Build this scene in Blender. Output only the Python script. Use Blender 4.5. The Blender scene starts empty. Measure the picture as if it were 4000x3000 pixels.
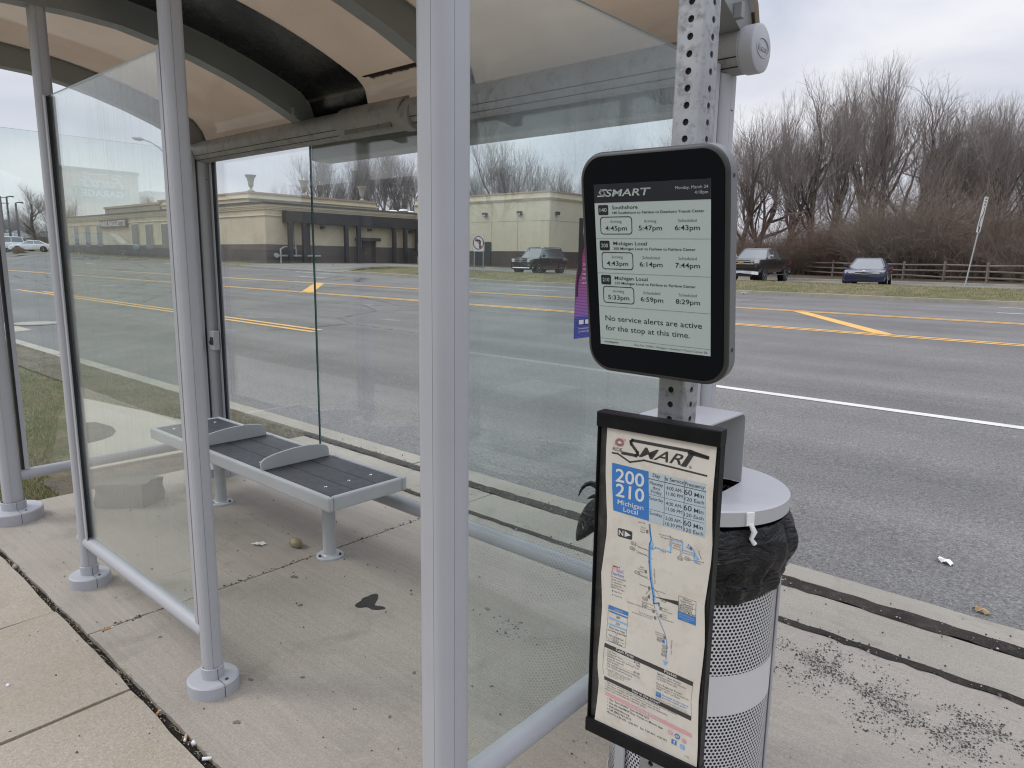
import bpy, math, random
import numpy as np
from mathutils import Vector, Matrix
from mathutils.geometry import tessellate_polygon
PI = math.pi
R = math.radians
sc = bpy.context.scene
COL = sc.collection
# ------------------------------------------------------------------ camera
CAM_H = 1.70
cam_d = bpy.data.cameras.new('camera'); cam = bpy.data.objects.new('camera', cam_d); COL.objects.link(cam)
sc.camera = cam
cam_d.sensor_fit = 'HORIZONTAL'; cam_d.sensor_width = 36.0
cam_d.lens = 36.0 * 2749.9 / 4000.0
cam_d.clip_start = 0.05; cam_d.clip_end = 3000
PITCH, ROLL, YAW = 0.1757169, 0.01455400, -0.7196405
f_ = Vector((math.sin(YAW)*math.cos(PITCH), math.cos(YAW)*math.cos(PITCH), -math.sin(PITCH)))
rt = Vector((math.cos(YAW), -math.sin(YAW), 0)); up = rt.cross(f_)
rt2 = rt*math.cos(ROLL) + up*math.sin(ROLL); up2 = -rt*math.sin(ROLL) + up*math.cos(ROLL)
m = Matrix((rt2, up2, -f_)).transposed().to_4x4(); m.translation = Vector((0, 0, CAM_H))
cam.matrix_world = m
# ------------------------------------------------------------------ world, sun
SUN_EL, SUN_AZ = 42.0, 232.0           # compass-like: 0 = +Y, 90 = +X
W = bpy.data.worlds.new('World'); sc.world = W; W.use_nodes = True
nt = W.node_tree; N = nt.nodes; L = nt.links
bg = N['Background']
sky = N.new('ShaderNodeTexSky'); sky.sky_type = 'NISHITA'; sky.sun_disc = False
sky.sun_elevation = R(SUN_EL); sky.sun_rotation = R(SUN_AZ)
tc = N.new('ShaderNodeTexCoord')
mp = N.new('ShaderNodeMapping'); mp.inputs['Scale'].default_value = (1.0, 1.0, 2.6)
nz = N.new('ShaderNodeTexNoise'); nz.inputs['Scale'].default_value = 2.1; nz.inputs['Detail'].default_value = 6; nz.inputs['Roughness'].default_value = 0.52
nz.inputs['Distortion'].default_value = 0.35
cr = N.new('ShaderNodeValToRGB')
cr.color_ramp.elements[0].position = 0.36; cr.color_ramp.elements[0].color = (0.58, 0.615, 0.72, 1)
cr.color_ramp.elements[1].position = 0.64; cr.color_ramp.elements[1].color = (0.92, 0.92, 0.955, 1)
e = cr.color_ramp.elements.new(0.5); e.color = (0.75, 0.765, 0.845, 1)
sc1 = N.new('ShaderNodeVectorMath'); sc1.operation = 'SCALE'; sc1.inputs['Scale'].default_value = 0.10
mx = N.new('ShaderNodeMix'); mx.data_type = 'RGBA'; mx.inputs['Factor'].default_value = 0.90
L.new(tc.outputs['Generated'], mp.inputs['Vector']); L.new(mp.outputs['Vector'], nz.inputs['Vector'])
L.new(nz.outputs['Fac'], cr.inputs['Fac'])
L.new(sky.outputs['Color'], sc1.inputs[0]); L.new(sc1.outputs['Vector'], mx.inputs['A']); L.new(cr.outputs['Color'], mx.inputs['B'])
sepz = N.new('ShaderNodeSeparateXYZ'); L.new(tc.outputs['Generated'], sepz.inputs[0])
zen = N.new('ShaderNodeMapRange'); zen.inputs['From Min'].default_value = 0.0; zen.inputs['From Max'].default_value = 1.0; zen.inputs['To Min'].default_value = 0.88; zen.inputs['To Max'].default_value = 2.75
pwz = N.new('ShaderNodeMath'); pwz.operation = 'POWER'; pwz.use_clamp = True; pwz.inputs[1].default_value = 2.2; L.new(sepz.outputs['Z'], pwz.inputs[0])
L.new(pwz.outputs[0], zen.inputs['Value'])
scz = N.new('ShaderNodeVectorMath'); scz.operation = 'SCALE'; L.new(mx.outputs['Result'], scz.inputs[0]); L.new(zen.outputs['Result'], scz.inputs['Scale'])
L.new(scz.outputs['Vector'], bg.inputs['Color']); bg.inputs['Strength'].default_value = 1.0
sun_d = bpy.data.lights.new('sun', 'SUN'); sun_d.energy = 1.0; sun_d.angle = R(14); sun_d.color = (1.0, 0.96, 0.90)
sun = bpy.data.objects.new('sun', sun_d); COL.objects.link(sun)
sv = Vector((math.sin(R(SUN_AZ))*math.cos(R(SUN_EL)), math.cos(R(SUN_AZ))*math.cos(R(SUN_EL)), math.sin(R(SUN_EL))))
sun.rotation_euler = sv.to_track_quat('Z', 'Y').to_euler()
sc.view_settings.view_transform = 'Standard'; sc.view_settings.look = 'None'
sc.view_settings.exposure = 0.10; sc.view_settings.gamma = 1.0; sc.view_settings.use_curve_mapping = False
sc.render.engine = 'CYCLES'
cy = sc.cycles
cy.max_bounces = 8; cy.diffuse_bounces = 3; cy.glossy_bounces = 3; cy.transmission_bounces = 6; cy.transparent_max_bounces = 24
cy.caustics_reflective = False; cy.caustics_refractive = False; cy.sample_clamp_indirect = 4.0
cy.use_denoising = True; cy.filter_width = 1.15

# ------------------------------------------------------------------ materials
def new_mat(name):
    m = bpy.data.materials.new(name); m.use_nodes = True
    nt = m.node_tree; return m, nt, nt.nodes, nt.links, nt.nodes['Principled BSDF']

def setp(b, **k):
    for n, v in k.items():
        n = n.replace('_', ' ')
        if n in b.inputs: b.inputs[n].default_value = v

class G:
    """short helpers to write node graphs"""
    def __init__(s, nt, coord='Position'):
        s.nt = nt; s.N = nt.nodes; s.L = nt.links
        if coord == 'Position':
            s.co = s.N.new('ShaderNodeNewGeometry').outputs['Position']
        else:
            s.co = s.N.new('ShaderNodeTexCoord').outputs['Object']
    def link(s, a, b):
        if hasattr(a, 'is_linked') or hasattr(a, 'links'): s.L.new(a, b)
        else: b.default_value = a
    def vec(s, scale=(1, 1, 1), loc=(0, 0, 0), rot=(0, 0, 0)):
        n = s.N.new('ShaderNodeMapping'); s.L.new(s.co, n.inputs['Vector'])
        n.inputs['Scale'].default_value = scale; n.inputs['Location'].default_value = loc; n.inputs['Rotation'].default_value = rot
        return n.outputs['Vector']
    def noise(s, scale, detail=3, rough=0.5, v=None, dist=0.0):
        n = s.N.new('ShaderNodeTexNoise'); s.L.new(v if v is not None else s.co, n.inputs['Vector'])
        n.inputs['Scale'].default_value = scale; n.inputs['Detail'].default_value = detail; n.inputs['Roughness'].default_value = rough
        n.inputs['Distortion'].default_value = dist
        return n.outputs['Fac']
    def voro(s, scale, out='Distance', v=None, feat='F1'):
        n = s.N.new('ShaderNodeTexVoronoi'); n.feature = feat; s.L.new(v if v is not None else s.co, n.inputs['Vector'])
        n.inputs['Scale'].default_value = scale
        return n.outputs[out]
    def math(s, op, a, b=0.0, c=None):
        n = s.N.new('ShaderNodeMath'); n.operation = op; s.link(a, n.inputs[0]); s.link(b, n.inputs[1])
        if c is not None: s.link(c, n.inputs[2])
        return n.outputs[0]
    def ramp(s, fac, lo, hi, a=0.0, b=1.0):
        n = s.N.new('ShaderNodeMapRange'); n.clamp = True
        s.link(fac, n.inputs['Value']); n.inputs['From Min'].default_value = lo; n.inputs['From Max'].default_value = hi
        n.inputs['To Min'].default_value = a; n.inputs['To Max'].default_value = b
        return n.outputs['Result']
    def mix(s, fac, a, b):
        n = s.N.new('ShaderNodeMix'); n.data_type = 'RGBA'; n.clamp_factor = True
        s.link(fac, n.inputs['Factor'])
        for v, i in ((a, 'A'), (b, 'B')):
            if isinstance(v, tuple): n.inputs[i].default_value = (*v[:3], 1)
            else: s.L.new(v, n.inputs[i])
        return n.outputs['Result']
    def mul(s, col, val):
        n = s.N.new('ShaderNodeVectorMath'); n.operation = 'SCALE'
        if isinstance(col, tuple): n.inputs[0].default_value = col[:3]
        else: s.L.new(col, n.inputs[0])
        s.link(val, n.inputs['Scale'])
        return n.outputs['Vector']
    def bump(s, h, strength, dist, b):
        n = s.N.new('ShaderNodeBump'); n.inputs['Strength'].default_value = strength; n.inputs['Distance'].default_value = dist
        s.L.new(h, n.inputs['Height']); s.L.new(n.outputs['Normal'], b.inputs['Normal'])
    def sep(s):
        n = s.N.new('ShaderNodeSeparateXYZ'); s.L.new(s.co, n.inputs[0]); return n.outputs

def paint(name, col, rough=0.45, metal=0.0, var=0.06, dirt=0.0, dirtcol=(0.08, 0.07, 0.06), scale=6.0, coat=0.0, bump=0.0, bscale=60, coord='Object', spec=0.5):
    m, nt, N_, L_, b = new_mat(name); g = G(nt, coord)
    c = g.mul(col, g.ramp(g.noise(scale, 4), 0.3, 0.7, 1 - var, 1 + var))
    if dirt:
        d = g.math('MULTIPLY', g.ramp(g.noise(scale*2.3, 6, 0.65), 0.5, 0.72), dirt)
        c = g.mix(d, c, dirtcol)
    L_.new(c, b.inputs['Base Color'])
    L_.new(g.ramp(g.noise(scale*3, 3), 0.3, 0.7, max(0.02, rough - 0.06), min(1, rough + 0.06)), b.inputs['Roughness'])
    setp(b, Metallic=metal, Coat_Weight=coat, Coat_Roughness=0.08, Specular_IOR_Level=spec)
    if bump: g.bump(g.noise(bscale, 4), 1.0, bump, b)
    return m

def concrete(name, base, dark, broom=0.0, stain=0.5, agg=0.5, tan=None):
    m, nt, N_, L_, b = new_mat(name); g = G(nt)
    big = g.noise(0.9, 5, 0.6); c = g.mix(g.ramp(big, 0.32, 0.68), dark, base)
    if tan: c = g.mix(g.ramp(g.noise(2.3, 4, 0.6), 0.5, 0.75, 0, 0.6), c, tan)
    fine = g.noise(95, 3, 0.7); c = g.mul(c, g.ramp(fine, 0.25, 0.75, 1 - 0.22*agg, 1 + 0.18*agg))
    vg = g.noise(320, 2, 0.6); c = g.mul(c, g.ramp(vg, 0.3, 0.7, 1 - 0.30*agg, 1 + 0.22*agg))
    sp = g.ramp(g.voro(70), 0.0, 0.16, 0.55, 1.0); gate = g.ramp(g.noise(9, 3), 0.45, 0.6)
    c = g.mul(c, g.ramp(g.math('MULTIPLY', g.math('SUBTRACT', 1.0, sp), gate), 0, 0.45, 1, 1 - 0.5*agg))
    wh = g.ramp(g.voro(48, v=g.vec(loc=(3.1, 7.7, 0))), 0.0, 0.09, 0.5*agg, 0.0); c = g.mix(wh, c, (0.62, 0.58, 0.5))
    st = g.ramp(g.noise(3.4, 6, 0.62, dist=0.6), 0.56, 0.74, 0, stain); c = g.mix(st, c, g.mul(dark, 0.45))
    sm = g.ramp(g.noise(13, 3, 0.5), 0.72, 0.80, 0, stain*0.6); c = g.mix(sm, c, (0.07, 0.065, 0.06))
    h = fine
    if broom:
        br = g.noise(1.0, 3, 0.6, v=g.vec(scale=(3.0, 150, 1))); br2 = g.noise(1.0, 2, 0.5, v=g.vec(scale=(0.7, 42, 1), loc=(2, 0, 0)))
        c = g.mul(c, g.ramp(br, 0.3, 0.7, 1 - broom, 1 + broom)); c = g.mul(c, g.ramp(br2, 0.35, 0.65, 1 - broom*0.7, 1 + broom*0.7))
        h = g.math('ADD', g.math('MULTIPLY', fine, 0.6), br)
    L_.new(c, b.inputs['Base Color']); setp(b, Roughness=0.92, Specular_IOR_Level=0.25)
    g.bump(h, 0.6, 0.0025, b)
    return m

def asphalt(name, base=(0.180, 0.177, 0.172)):
    m, nt, N_, L_, b = new_mat(name); g = G(nt)
    c = g.mul(base, g.ramp(g.noise(0.35, 4, 0.6), 0.3, 0.7, 0.86, 1.12))
    tr = g.noise(1.0, 3, 0.5, v=g.vec(scale=(0.03, 0.85, 1))); c = g.mul(c, g.ramp(tr, 0.3, 0.7, 0.84, 1.12))
    gr = g.noise(85, 3, 0.7); c = g.mul(c, g.ramp(gr, 0.3, 0.7, 0.48, 1.5))
    gr2 = g.noise(34, 2, 0.6); c = g.mul(c, g.ramp(gr2, 0.3, 0.7, 0.78, 1.22))
    wh = g.ramp(g.voro(44), 0.05, 0.22, 0.8, 0.0); gate = g.ramp(g.voro(44, 'Color'), 0.58, 0.88); 
    c = g.mix(g.math('MULTIPLY', wh, gate), c, (0.52, 0.48, 0.43))
    # long cracks and sealed seams
    ck = g.voro(0.16, v=g.vec(scale=(0.6, 1.5, 1)), feat='DISTANCE_TO_EDGE'); wob = g.math('ADD', ck, g.ramp(g.noise(3, 5, 0.7), 0.3, 0.7, -0.012, 0.012))
    far = g.math('MULTIPLY', g.ramp(g.sep()[1], 7.5, 10.0), g.ramp(g.sep()[0], -13.0, -9.0, 1.0, 0.0))
    ckm = g.math('MULTIPLY', g.ramp(wob, 0.0, 0.007, 0.75, 0.0), far)
    c = g.mix(ckm, c, (0.045, 0.045, 0.045))
    pt = g.math('MULTIPLY', g.ramp(g.noise(0.33, 5, 0.65, v=g.vec(scale=(0.55, 1.6, 1), loc=(9, 4, 0))), 0.64, 0.68), far)
    c = g.mix(g.math('MULTIPLY', pt, 0.55), c, (0.30, 0.30, 0.29))
    L_.new(c, b.inputs['Base Color']); setp(b, Roughness=0.95, Specular_IOR_Level=0.12)
    g.bump(g.math('ADD', gr, g.math('MULTIPLY', wh, 0.5)), 0.8, 0.006, b)
    return m

def ground_mat(name, a, b_, c_, scale=1.0):
    m, nt, N_, L_, b = new_mat(name); g = G(nt)
    c = g.mix(g.ramp(g.noise(0.8*scale, 5, 0.65), 0.4, 0.62), a, b_)
    c = g.mix(g.ramp(g.noise(2.7*scale, 5, 0.7, v=g.vec(loc=(5, 3, 0))), 0.52, 0.68), c, c_)
    c = g.mul(c, g.ramp(g.noise(40*scale, 4, 0.75), 0.25, 0.75, 0.5, 1.5))
    L_.new(c, b.inputs['Base Color']); setp(b, Roughness=0.95, Specular_IOR_Level=0.15)
    g.bump(g.noise(30*scale, 5, 0.75), 1.0, 0.03, b)
    return m

def line_mat(name, col, worn=0.5):
    m, nt, N_, L_, b = new_mat(name); g = G(nt)
    w = g.ramp(g.noise(26, 6, 0.75), 0.5 + 0.16*(1 - worn), 0.74, 0, 0.9)
    c = g.mul(col, g.ramp(g.noise(3, 4, 0.6), 0.3, 0.7, 0.85, 1.1)); c = g.mul(c, g.ramp(g.noise(140, 2), 0.3, 0.7, 0.85, 1.12))
    L_.new(g.mix(w, c, (0.16, 0.16, 0.16)), b.inputs['Base Color']); setp(b, Roughness=0.8, Specular_IOR_Level=0.3)
    return m

def glass_mat(name, tint=(0.925, 0.972, 0.955), dirt=0.05, streak=0.12, base_dirt=0.03, speck=0.2):
    m, nt, N_, L_, b = new_mat(name); N_.remove(b); out = N_['Material Output']; g = G(nt)
    tr = N_.new('ShaderNodeBsdfTransparent'); tr.inputs['Color'].default_value = (*tint, 1)
    gl = N_.new('ShaderNodeBsdfGlossy'); gl.inputs['Roughness'].default_value = 0.0; gl.inputs['Color'].default_value = (0.95, 0.98, 0.97, 1)
    fr = N_.new('ShaderNodeFresnel'); bf = N_.new('ShaderNodeNewGeometry').outputs['Backfacing']; L_.new(g.ramp(bf, 0.0, 1.0, 1.48, 1/1.48), fr.inputs['IOR'])
    m1 = N_.new('ShaderNodeMixShader'); L_.new(fr.outputs[0], m1.inputs[0]); L_.new(tr.outputs[0], m1.inputs[1]); L_.new(gl.outputs[0], m1.inputs[2])
    df = N_.new('ShaderNodeBsdfDiffuse'); df.inputs['Color'].default_value = (0.70, 0.72, 0.71, 1)
    tl = N_.new('ShaderNodeBsdfTranslucent'); tl.inputs['Color'].default_value = (0.70, 0.72, 0.71, 1)
    m2 = N_.new('ShaderNodeMixShader'); m2.inputs[0].default_value = 0.5; L_.new(df.outputs[0], m2.inputs[1]); L_.new(tl.outputs[0], m2.inputs[2])
    s1 = g.ramp(g.noise(1.0, 4, 0.7, v=g.vec(scale=(34, 34, 1.1))), 0.5, 0.80); s2 = g.ramp(g.noise(1.6, 5, 0.6), 0.35, 0.75)
    sp = g.ramp(g.noise(150, 2, 0.5), 0.66, 0.74, 0, speck)
    f = g.math('ADD', g.math('MULTIPLY', g.math('MULTIPLY', s1, s2), streak), g.math('MULTIPLY', s2, dirt))
    f = g.math('ADD', g.math('ADD', f, base_dirt), g.math('MULTIPLY', sp, s2))
    m3 = N_.new('ShaderNodeMixShader'); L_.new(f, m3.inputs[0]); L_.new(m1.outputs[0], m3.inputs[1]); L_.new(m2.outputs[0], m3.inputs[2])
    L_.new(m3.outputs[0], out.inputs['Surface'])
    return m

M = {}
M['grey_paint'] = paint('grey_paint', (0.42, 0.43, 0.46), 0.42, var=0.035, dirt=0.10, dirtcol=(0.30, 0.29, 0.28), scale=3)
M['beam_paint'] = paint('beam_paint', (0.29, 0.285, 0.275), 0.5, var=0.10, dirt=0.55, dirtcol=(0.09, 0.085, 0.075), scale=7)
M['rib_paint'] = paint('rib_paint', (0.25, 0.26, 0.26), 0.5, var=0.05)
M['black_gasket'] = paint('black_gasket', (0.012, 0.018, 0.026), 0.45)
M['glass_dirty'] = glass_mat('glass_dirty', tint=(0.962, 0.985, 0.976), dirt=0.05, streak=0.26, base_dirt=0.035, speck=0.15)
M['glass_clean'] = glass_mat('glass_clean', tint=(0.977, 0.992, 0.987), dirt=0.016, streak=0.05, base_dirt=0.004, speck=0.22)
M['glass_end'] = glass_mat('glass_end', tint=(0.955, 0.992, 0.986), dirt=0.02, streak=0.07, base_dirt=0.008, speck=0.2)
M['glass_edge'] = paint('glass_edge', (0.02, 0.10, 0.10), 0.2)
M['bench_grey'] = paint('bench_grey', (0.47, 0.49, 0.50), 0.4, var=0.04, dirt=0.12, dirtcol=(0.3, 0.28, 0.26), scale=5)
M['plank'] = paint('plank', (0.045, 0.049, 0.058), 0.55, var=0.22, dirt=0.2, dirtcol=(0.12, 0.11, 0.1), scale=9, bump=0.0006, bscale=200)
M['steel'] = paint('steel', (0.75, 0.75, 0.75), 0.25, metal=1.0)
M['can_grey'] = paint('can_grey', (0.44, 0.445, 0.46), 0.38, var=0.03, dirt=0.10, dirtcol=(0.35, 0.34, 0.33), scale=4)
def bag_mat():
    m, nt, N_, L_, b = new_mat('black_plastic'); g = G(nt, 'Object')
    setp(b, Base_Color=(0.008, 0.008, 0.009, 1), Roughness=0.24, Specular_IOR_Level=0.32)
    wv = g.noise(5.0, 4, 0.55, v=g.vec(scale=(1.6, 1.6, 3.2)), dist=1.6); w2 = g.voro(9, v=g.vec(scale=(1.2, 1.2, 2.0)))
    g.bump(g.math('ADD', g.math('MULTIPLY', wv, 1.0), g.math('MULTIPLY', w2, 0.35)), 1.0, 0.035, b); return m
M['black_plastic'] = bag_mat()
M['case_black'] = paint('case_black', (0.007, 0.0075, 0.009), 0.42, var=0.3, dirt=0.10, dirtcol=(0.05, 0.05, 0.05), scale=16, spec=0.2)
M['case_inner'] = paint('case_inner', (0.035, 0.034, 0.033), 0.4, var=0.4, dirt=0.5, dirtcol=(0.13, 0.12, 0.11), scale=18)
M['housing_grey'] = paint('housing_grey', (0.15, 0.157, 0.162), 0.5, var=0.03)
M['screen_glass'] = paint('screen_glass', (0.005, 0.006, 0.009), 0.16, var=0.1, spec=0.16)
M['epaper'] = paint('epaper', (0.42, 0.485, 0.462), 0.5, var=0.015, scale=12, spec=0.3)
M['eink_dark'] = paint('eink_dark', (0.020, 0.022, 0.028), 0.5, var=0.02, spec=0.3)
M['eink_mid'] = paint('eink_mid', (0.13, 0.15, 0.145), 0.5, var=0.02, spec=0.3)
M['eink_light'] = paint('eink_light', (0.38, 0.44, 0.42), 0.5, var=0.02, spec=0.3)
M['paper'] = paint('paper', (0.62, 0.585, 0.52), 0.5, var=0.07, dirt=0.35, dirtcol=(0.36, 0.30, 0.22), scale=11)
M['ink_black'] = paint('ink_black', (0.045, 0.044, 0.043), 0.5, var=0.2)
M['ink_grey'] = paint('ink_grey', (0.17, 0.16, 0.15), 0.5, var=0.1)
M['ink_blue'] = paint('ink_blue', (0.045, 0.18, 0.48), 0.5, var=0.06)
M['ink_lightblue'] = paint('ink_lightblue', (0.42, 0.50, 0.54), 0.5, var=0.03)
M['ink_route'] = paint('ink_route', (0.20, 0.42, 0.72), 0.5, var=0.05)
M['ink_pink'] = paint('ink_pink', (0.62, 0.33, 0.34), 0.5, var=0.06)
M['ink_white'] = paint('ink_white', (0.62, 0.62, 0.62), 0.5, var=0.02)
M['ink_purple'] = paint('ink_purple', (0.42, 0.30, 0.62), 0.5, var=0.02)
M['white'] = paint('white', (0.78, 0.78, 0.77), 0.5, var=0.04, dirt=0.12, dirtcol=(0.4, 0.38, 0.35))
M['red'] = paint('red', (0.40, 0.035, 0.05), 0.5)
M['black'] = paint('black', (0.012, 0.012, 0.014), 0.5)
M['dark_metal'] = paint('dark_metal', (0.03, 0.031, 0.035), 0.5, var=0.25, scale=2)
M['galv'] = paint('galv', (0.36, 0.375, 0.39), 0.45, metal=0.35, var=0.14, dirt=0.8, dirtcol=(0.085, 0.078, 0.07), scale=26)
M['galv_far'] = paint('galv_far', (0.36, 0.38, 0.39), 0.5, var=0.1, scale=3)
M['pad'] = concrete('pad', (0.395, 0.358, 0.308), (0.335, 0.30, 0.257), broom=0.05, stain=0.36, agg=0.7)
M['old_walk'] = concrete('old_walk', (0.43, 0.385, 0.32), (0.37, 0.33, 0.27), broom=0.0, stain=0.18, agg=1.0, tan=(0.40, 0.33, 0.24))
M['kerb'] = concrete('kerb', (0.40, 0.37, 0.315), (0.31, 0.285, 0.24), broom=0.04, stain=0.35, agg=0.7)
M['block'] = concrete('block', (0.30, 0.29, 0.26), (0.20, 0.19, 0.17), stain=0.7, agg=1.0)
M['road'] = asphalt('road')
M['drive'] = asphalt('drive', (0.20, 0.197, 0.19))
M['soil'] = ground_mat('soil', (0.045, 0.037, 0.03), (0.07, 0.055, 0.042), (0.03, 0.026, 0.022), 3)
M['dirt'] = ground_mat('dirt', (0.075, 0.068, 0.06), (0.12, 0.105, 0.092), (0.17, 0.15, 0.13), 6)
M['verge'] = ground_mat('verge', (0.11, 0.125, 0.055), (0.23, 0.19, 0.12), (0.15, 0.125, 0.09), 1.2)
M['dead_grass'] = ground_mat('dead_grass', (0.16, 0.14, 0.11), (0.22, 0.19, 0.14), (0.11, 0.10, 0.08), 2)
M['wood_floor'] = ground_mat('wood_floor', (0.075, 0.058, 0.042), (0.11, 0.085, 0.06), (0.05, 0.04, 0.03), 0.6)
M['yellow'] = line_mat('yellow', (0.72, 0.42, 0.13), 0.35)
M['white_line'] = line_mat('white_line', (0.62, 0.61, 0.57), 0.3)
def grass_mat(name, cols):
    m, nt, N_, L_, b = new_mat(name); g = G(nt)
    c = g.mix(g.ramp(g.noise(1.3, 4, 0.6), 0.4, 0.6), cols[0], cols[1]); c = g.mix(g.ramp(g.noise(160, 1), 0.48, 0.6), c, cols[2])
    L_.new(c, b.inputs['Base Color']); setp(b, Roughness=0.7, Specular_IOR_Level=0.25)
    return m
M['blades'] = grass_mat('blades', ((0.15, 0.23, 0.075), (0.27, 0.26, 0.125), (0.44, 0.37, 0.23)))
M['blades_dry'] = grass_mat('blades_dry', ((0.38, 0.315, 0.20), (0.29, 0.24, 0.155), (0.20, 0.18, 0.10)))
M['hay'] = grass_mat('hay', ((0.22, 0.13, 0.065), (0.30, 0.18, 0.09), (0.14, 0.08, 0.045)))
def bark(name, a, b_):
    m, nt, N_, L_, b = new_mat(name); g = G(nt)
    c = g.mix(g.ramp(g.noise(0.5, 4, 0.6), 0.35, 0.65), a, b_); c = g.mul(c, g.ramp(g.noise(9, 4, 0.7), 0.3, 0.7, 0.7, 1.3))
    L_.new(c, b.inputs['Base Color']); setp(b, Roughness=0.9, Specular_IOR_Level=0.2)
    return m
M['bark'] = bark('bark', (0.085, 0.072, 0.062), (0.13, 0.11, 0.095))
M['twig'] = bark('twig', (0.215, 0.183, 0.17), (0.29, 0.25, 0.235))
M['twig_grey'] = bark('twig_grey', (0.24, 0.23, 0.23), (0.30, 0.285, 0.28))
M['brush_red'] = bark('brush_red', (0.18, 0.122, 0.10), (0.26, 0.185, 0.15))
M['brush_tan'] = bark('brush_tan', (0.19, 0.158, 0.13), (0.265, 0.222, 0.185))
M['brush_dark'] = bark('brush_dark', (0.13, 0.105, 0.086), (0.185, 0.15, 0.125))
M['rail_wood'] = bark('rail_wood', (0.125, 0.105, 0.092), (0.175, 0.15, 0.13))
M['pole_wood'] = bark('pole_wood', (0.10, 0.09, 0.085), (0.14, 0.125, 0.115))

# ------------------------------------------------------------------ mesh builder
ORG = {}
class MB:
    def __init__(s): s.v = []; s.f = []; s.mi = []; s.cur = 0
    def _add(s, vs, fs, T=None):
        o = len(s.v)
        if T is not None: vs = [tuple(T @ Vector(p)) for p in vs]
        s.v += [tuple(p) for p in vs]; s.f += [tuple(i + o for i in f) for f in fs]; s.mi += [s.cur]*len(fs); return s
    def poly(s, pts, T=None): return s._add(pts, [tuple(range(len(pts)))], T)
    def box(s, c, d, T=None, rz=0.0):
        x, y, z = (k/2 for k in d); ca, sa = math.cos(rz), math.sin(rz)
        vs = [(c[0] + a*x*ca - b*y*sa, c[1] + a*x*sa + b*y*ca, c[2] + e*z) for a in (-1, 1) for b in (-1, 1) for e in (-1, 1)]
        return s._add(vs, [(0, 1, 3, 2), (4, 6, 7, 5), (0, 4, 5, 1), (2, 3, 7, 6), (0, 2, 6, 4), (1, 5, 7, 3)], T)
    def b2(s, lo, hi, T=None): return s.box([(a + b)/2 for a, b in zip(lo, hi)], [abs(b - a) for a, b in zip(lo, hi)], T)
    def prism(s, out, z0, z1, T=None, caps=True):
        n = len(out); vs = [(x, y, z0) for x, y in out] + [(x, y, z1) for x, y in out]
        fs = [(i, (i + 1) % n, n + (i + 1) % n, n + i) for i in range(n)]
        if caps:
            tri = tessellate_polygon([[Vector((x, y, 0)) for x, y in out]])
            area = sum(out[i][0]*out[(i+1) % n][1] - out[(i+1) % n][0]*out[i][1] for i in range(n))
            for t in tri:
                a, b, c = t
                cr_ = (out[b][0]-out[a][0])*(out[c][1]-out[a][1]) - (out[b][1]-out[a][1])*(out[c][0]-out[a][0])
                if cr_ < 0: a, c = c, a
                fs += [(n + a, n + b, n + c), (c, b, a)]
            if area < 0: fs[:n] = [tuple(reversed(f)) for f in fs[:n]]
        return s._add(vs, fs, T)
    def tube(s, pts, rad, n=8, caps=True, T=None):
        pts = [Vector(p) for p in pts]; k = len(pts)
        if not hasattr(rad, '__len__'): rad = [rad]*k
        vs = []; ref = None
        for i, p in enumerate(pts):
            d = (pts[min(i + 1, k - 1)] - pts[max(i - 1, 0)]).normalized()
            if ref is None: ref = d.orthogonal().normalized()
            else: ref = (ref - d*ref.dot(d)).normalized()
            q = d.cross(ref)
            vs += [p + (ref*math.cos(2*PI*j/n) + q*math.sin(2*PI*j/n))*rad[i] for j in range(n)]
        fs = [(i*n + j, i*n + (j + 1) % n, (i + 1)*n + (j + 1) % n, (i + 1)*n + j) for i in range(k - 1) for j in range(n)]
        if caps: fs += [tuple(reversed(range(n))), tuple((k - 1)*n + j for j in range(n))]
        return s._add(vs, fs, T)
    def lathe(s, prof, n=24, c=(0, 0), T=None, caps=False):
        vs = [(c[0] + r*math.cos(2*PI*j/n), c[1] + r*math.sin(2*PI*j/n), z) for r, z in prof for j in range(n)]; k = len(prof)
        fs = [(i*n + j, i*n + (j + 1) % n, (i + 1)*n + (j + 1) % n, (i + 1)*n + j) for i in range(k - 1) for j in range(n)]
        if caps: fs += [tuple(reversed(range(n))), tuple((k - 1)*n + j for j in range(n))]
        return s._add(vs, fs, T)
    def loft(s, rings, closed=True, caps=True, T=None):
        n = len(rings[0]); k = len(rings); vs = [p for r in rings for p in r]
        fs = [(i*n + j, i*n + (j + 1) % n, (i + 1)*n + (j + 1) % n, (i + 1)*n + j) for i in range(k - 1) for j in range(n if closed else n - 1)]
        if caps: fs += [tuple(reversed(range(n))), tuple((k - 1)*n + j for j in range(n))]
        return s._add(vs, fs, T)
    def build(s, name, mats, parent=None, smooth=None, bevel=0.0, world=True):
        me = bpy.data.meshes.new(name)
        o = ORG.get(parent.name, Vector((0, 0, 0))) if (parent is not None and world) else Vector((0, 0, 0))
        me.from_pydata([(p[0] - o.x, p[1] - o.y, p[2] - o.z) for p in s.v], [], s.f)
        if not isinstance(mats, (list, tuple)): mats = [mats]
        for mm in mats: me.materials.append(mm)
        if len(mats) > 1: me.polygons.foreach_set('material_index', s.mi)
        ob = bpy.data.objects.new(name, me); COL.objects.link(ob)
        if parent is not None: ob.parent = parent; ORG[ob.name] = o
        if smooth is not None:
            me.polygons.foreach_set('use_smooth', [True]*len(me.polygons)); me.set_sharp_from_angle(angle=R(smooth))
        if bevel:
            md = ob.modifiers.new('bevel', 'BEVEL'); md.width = bevel; md.segments = 2; md.limit_method = 'ANGLE'; md.angle_limit = R(35)
        me.update(); return ob

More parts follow.
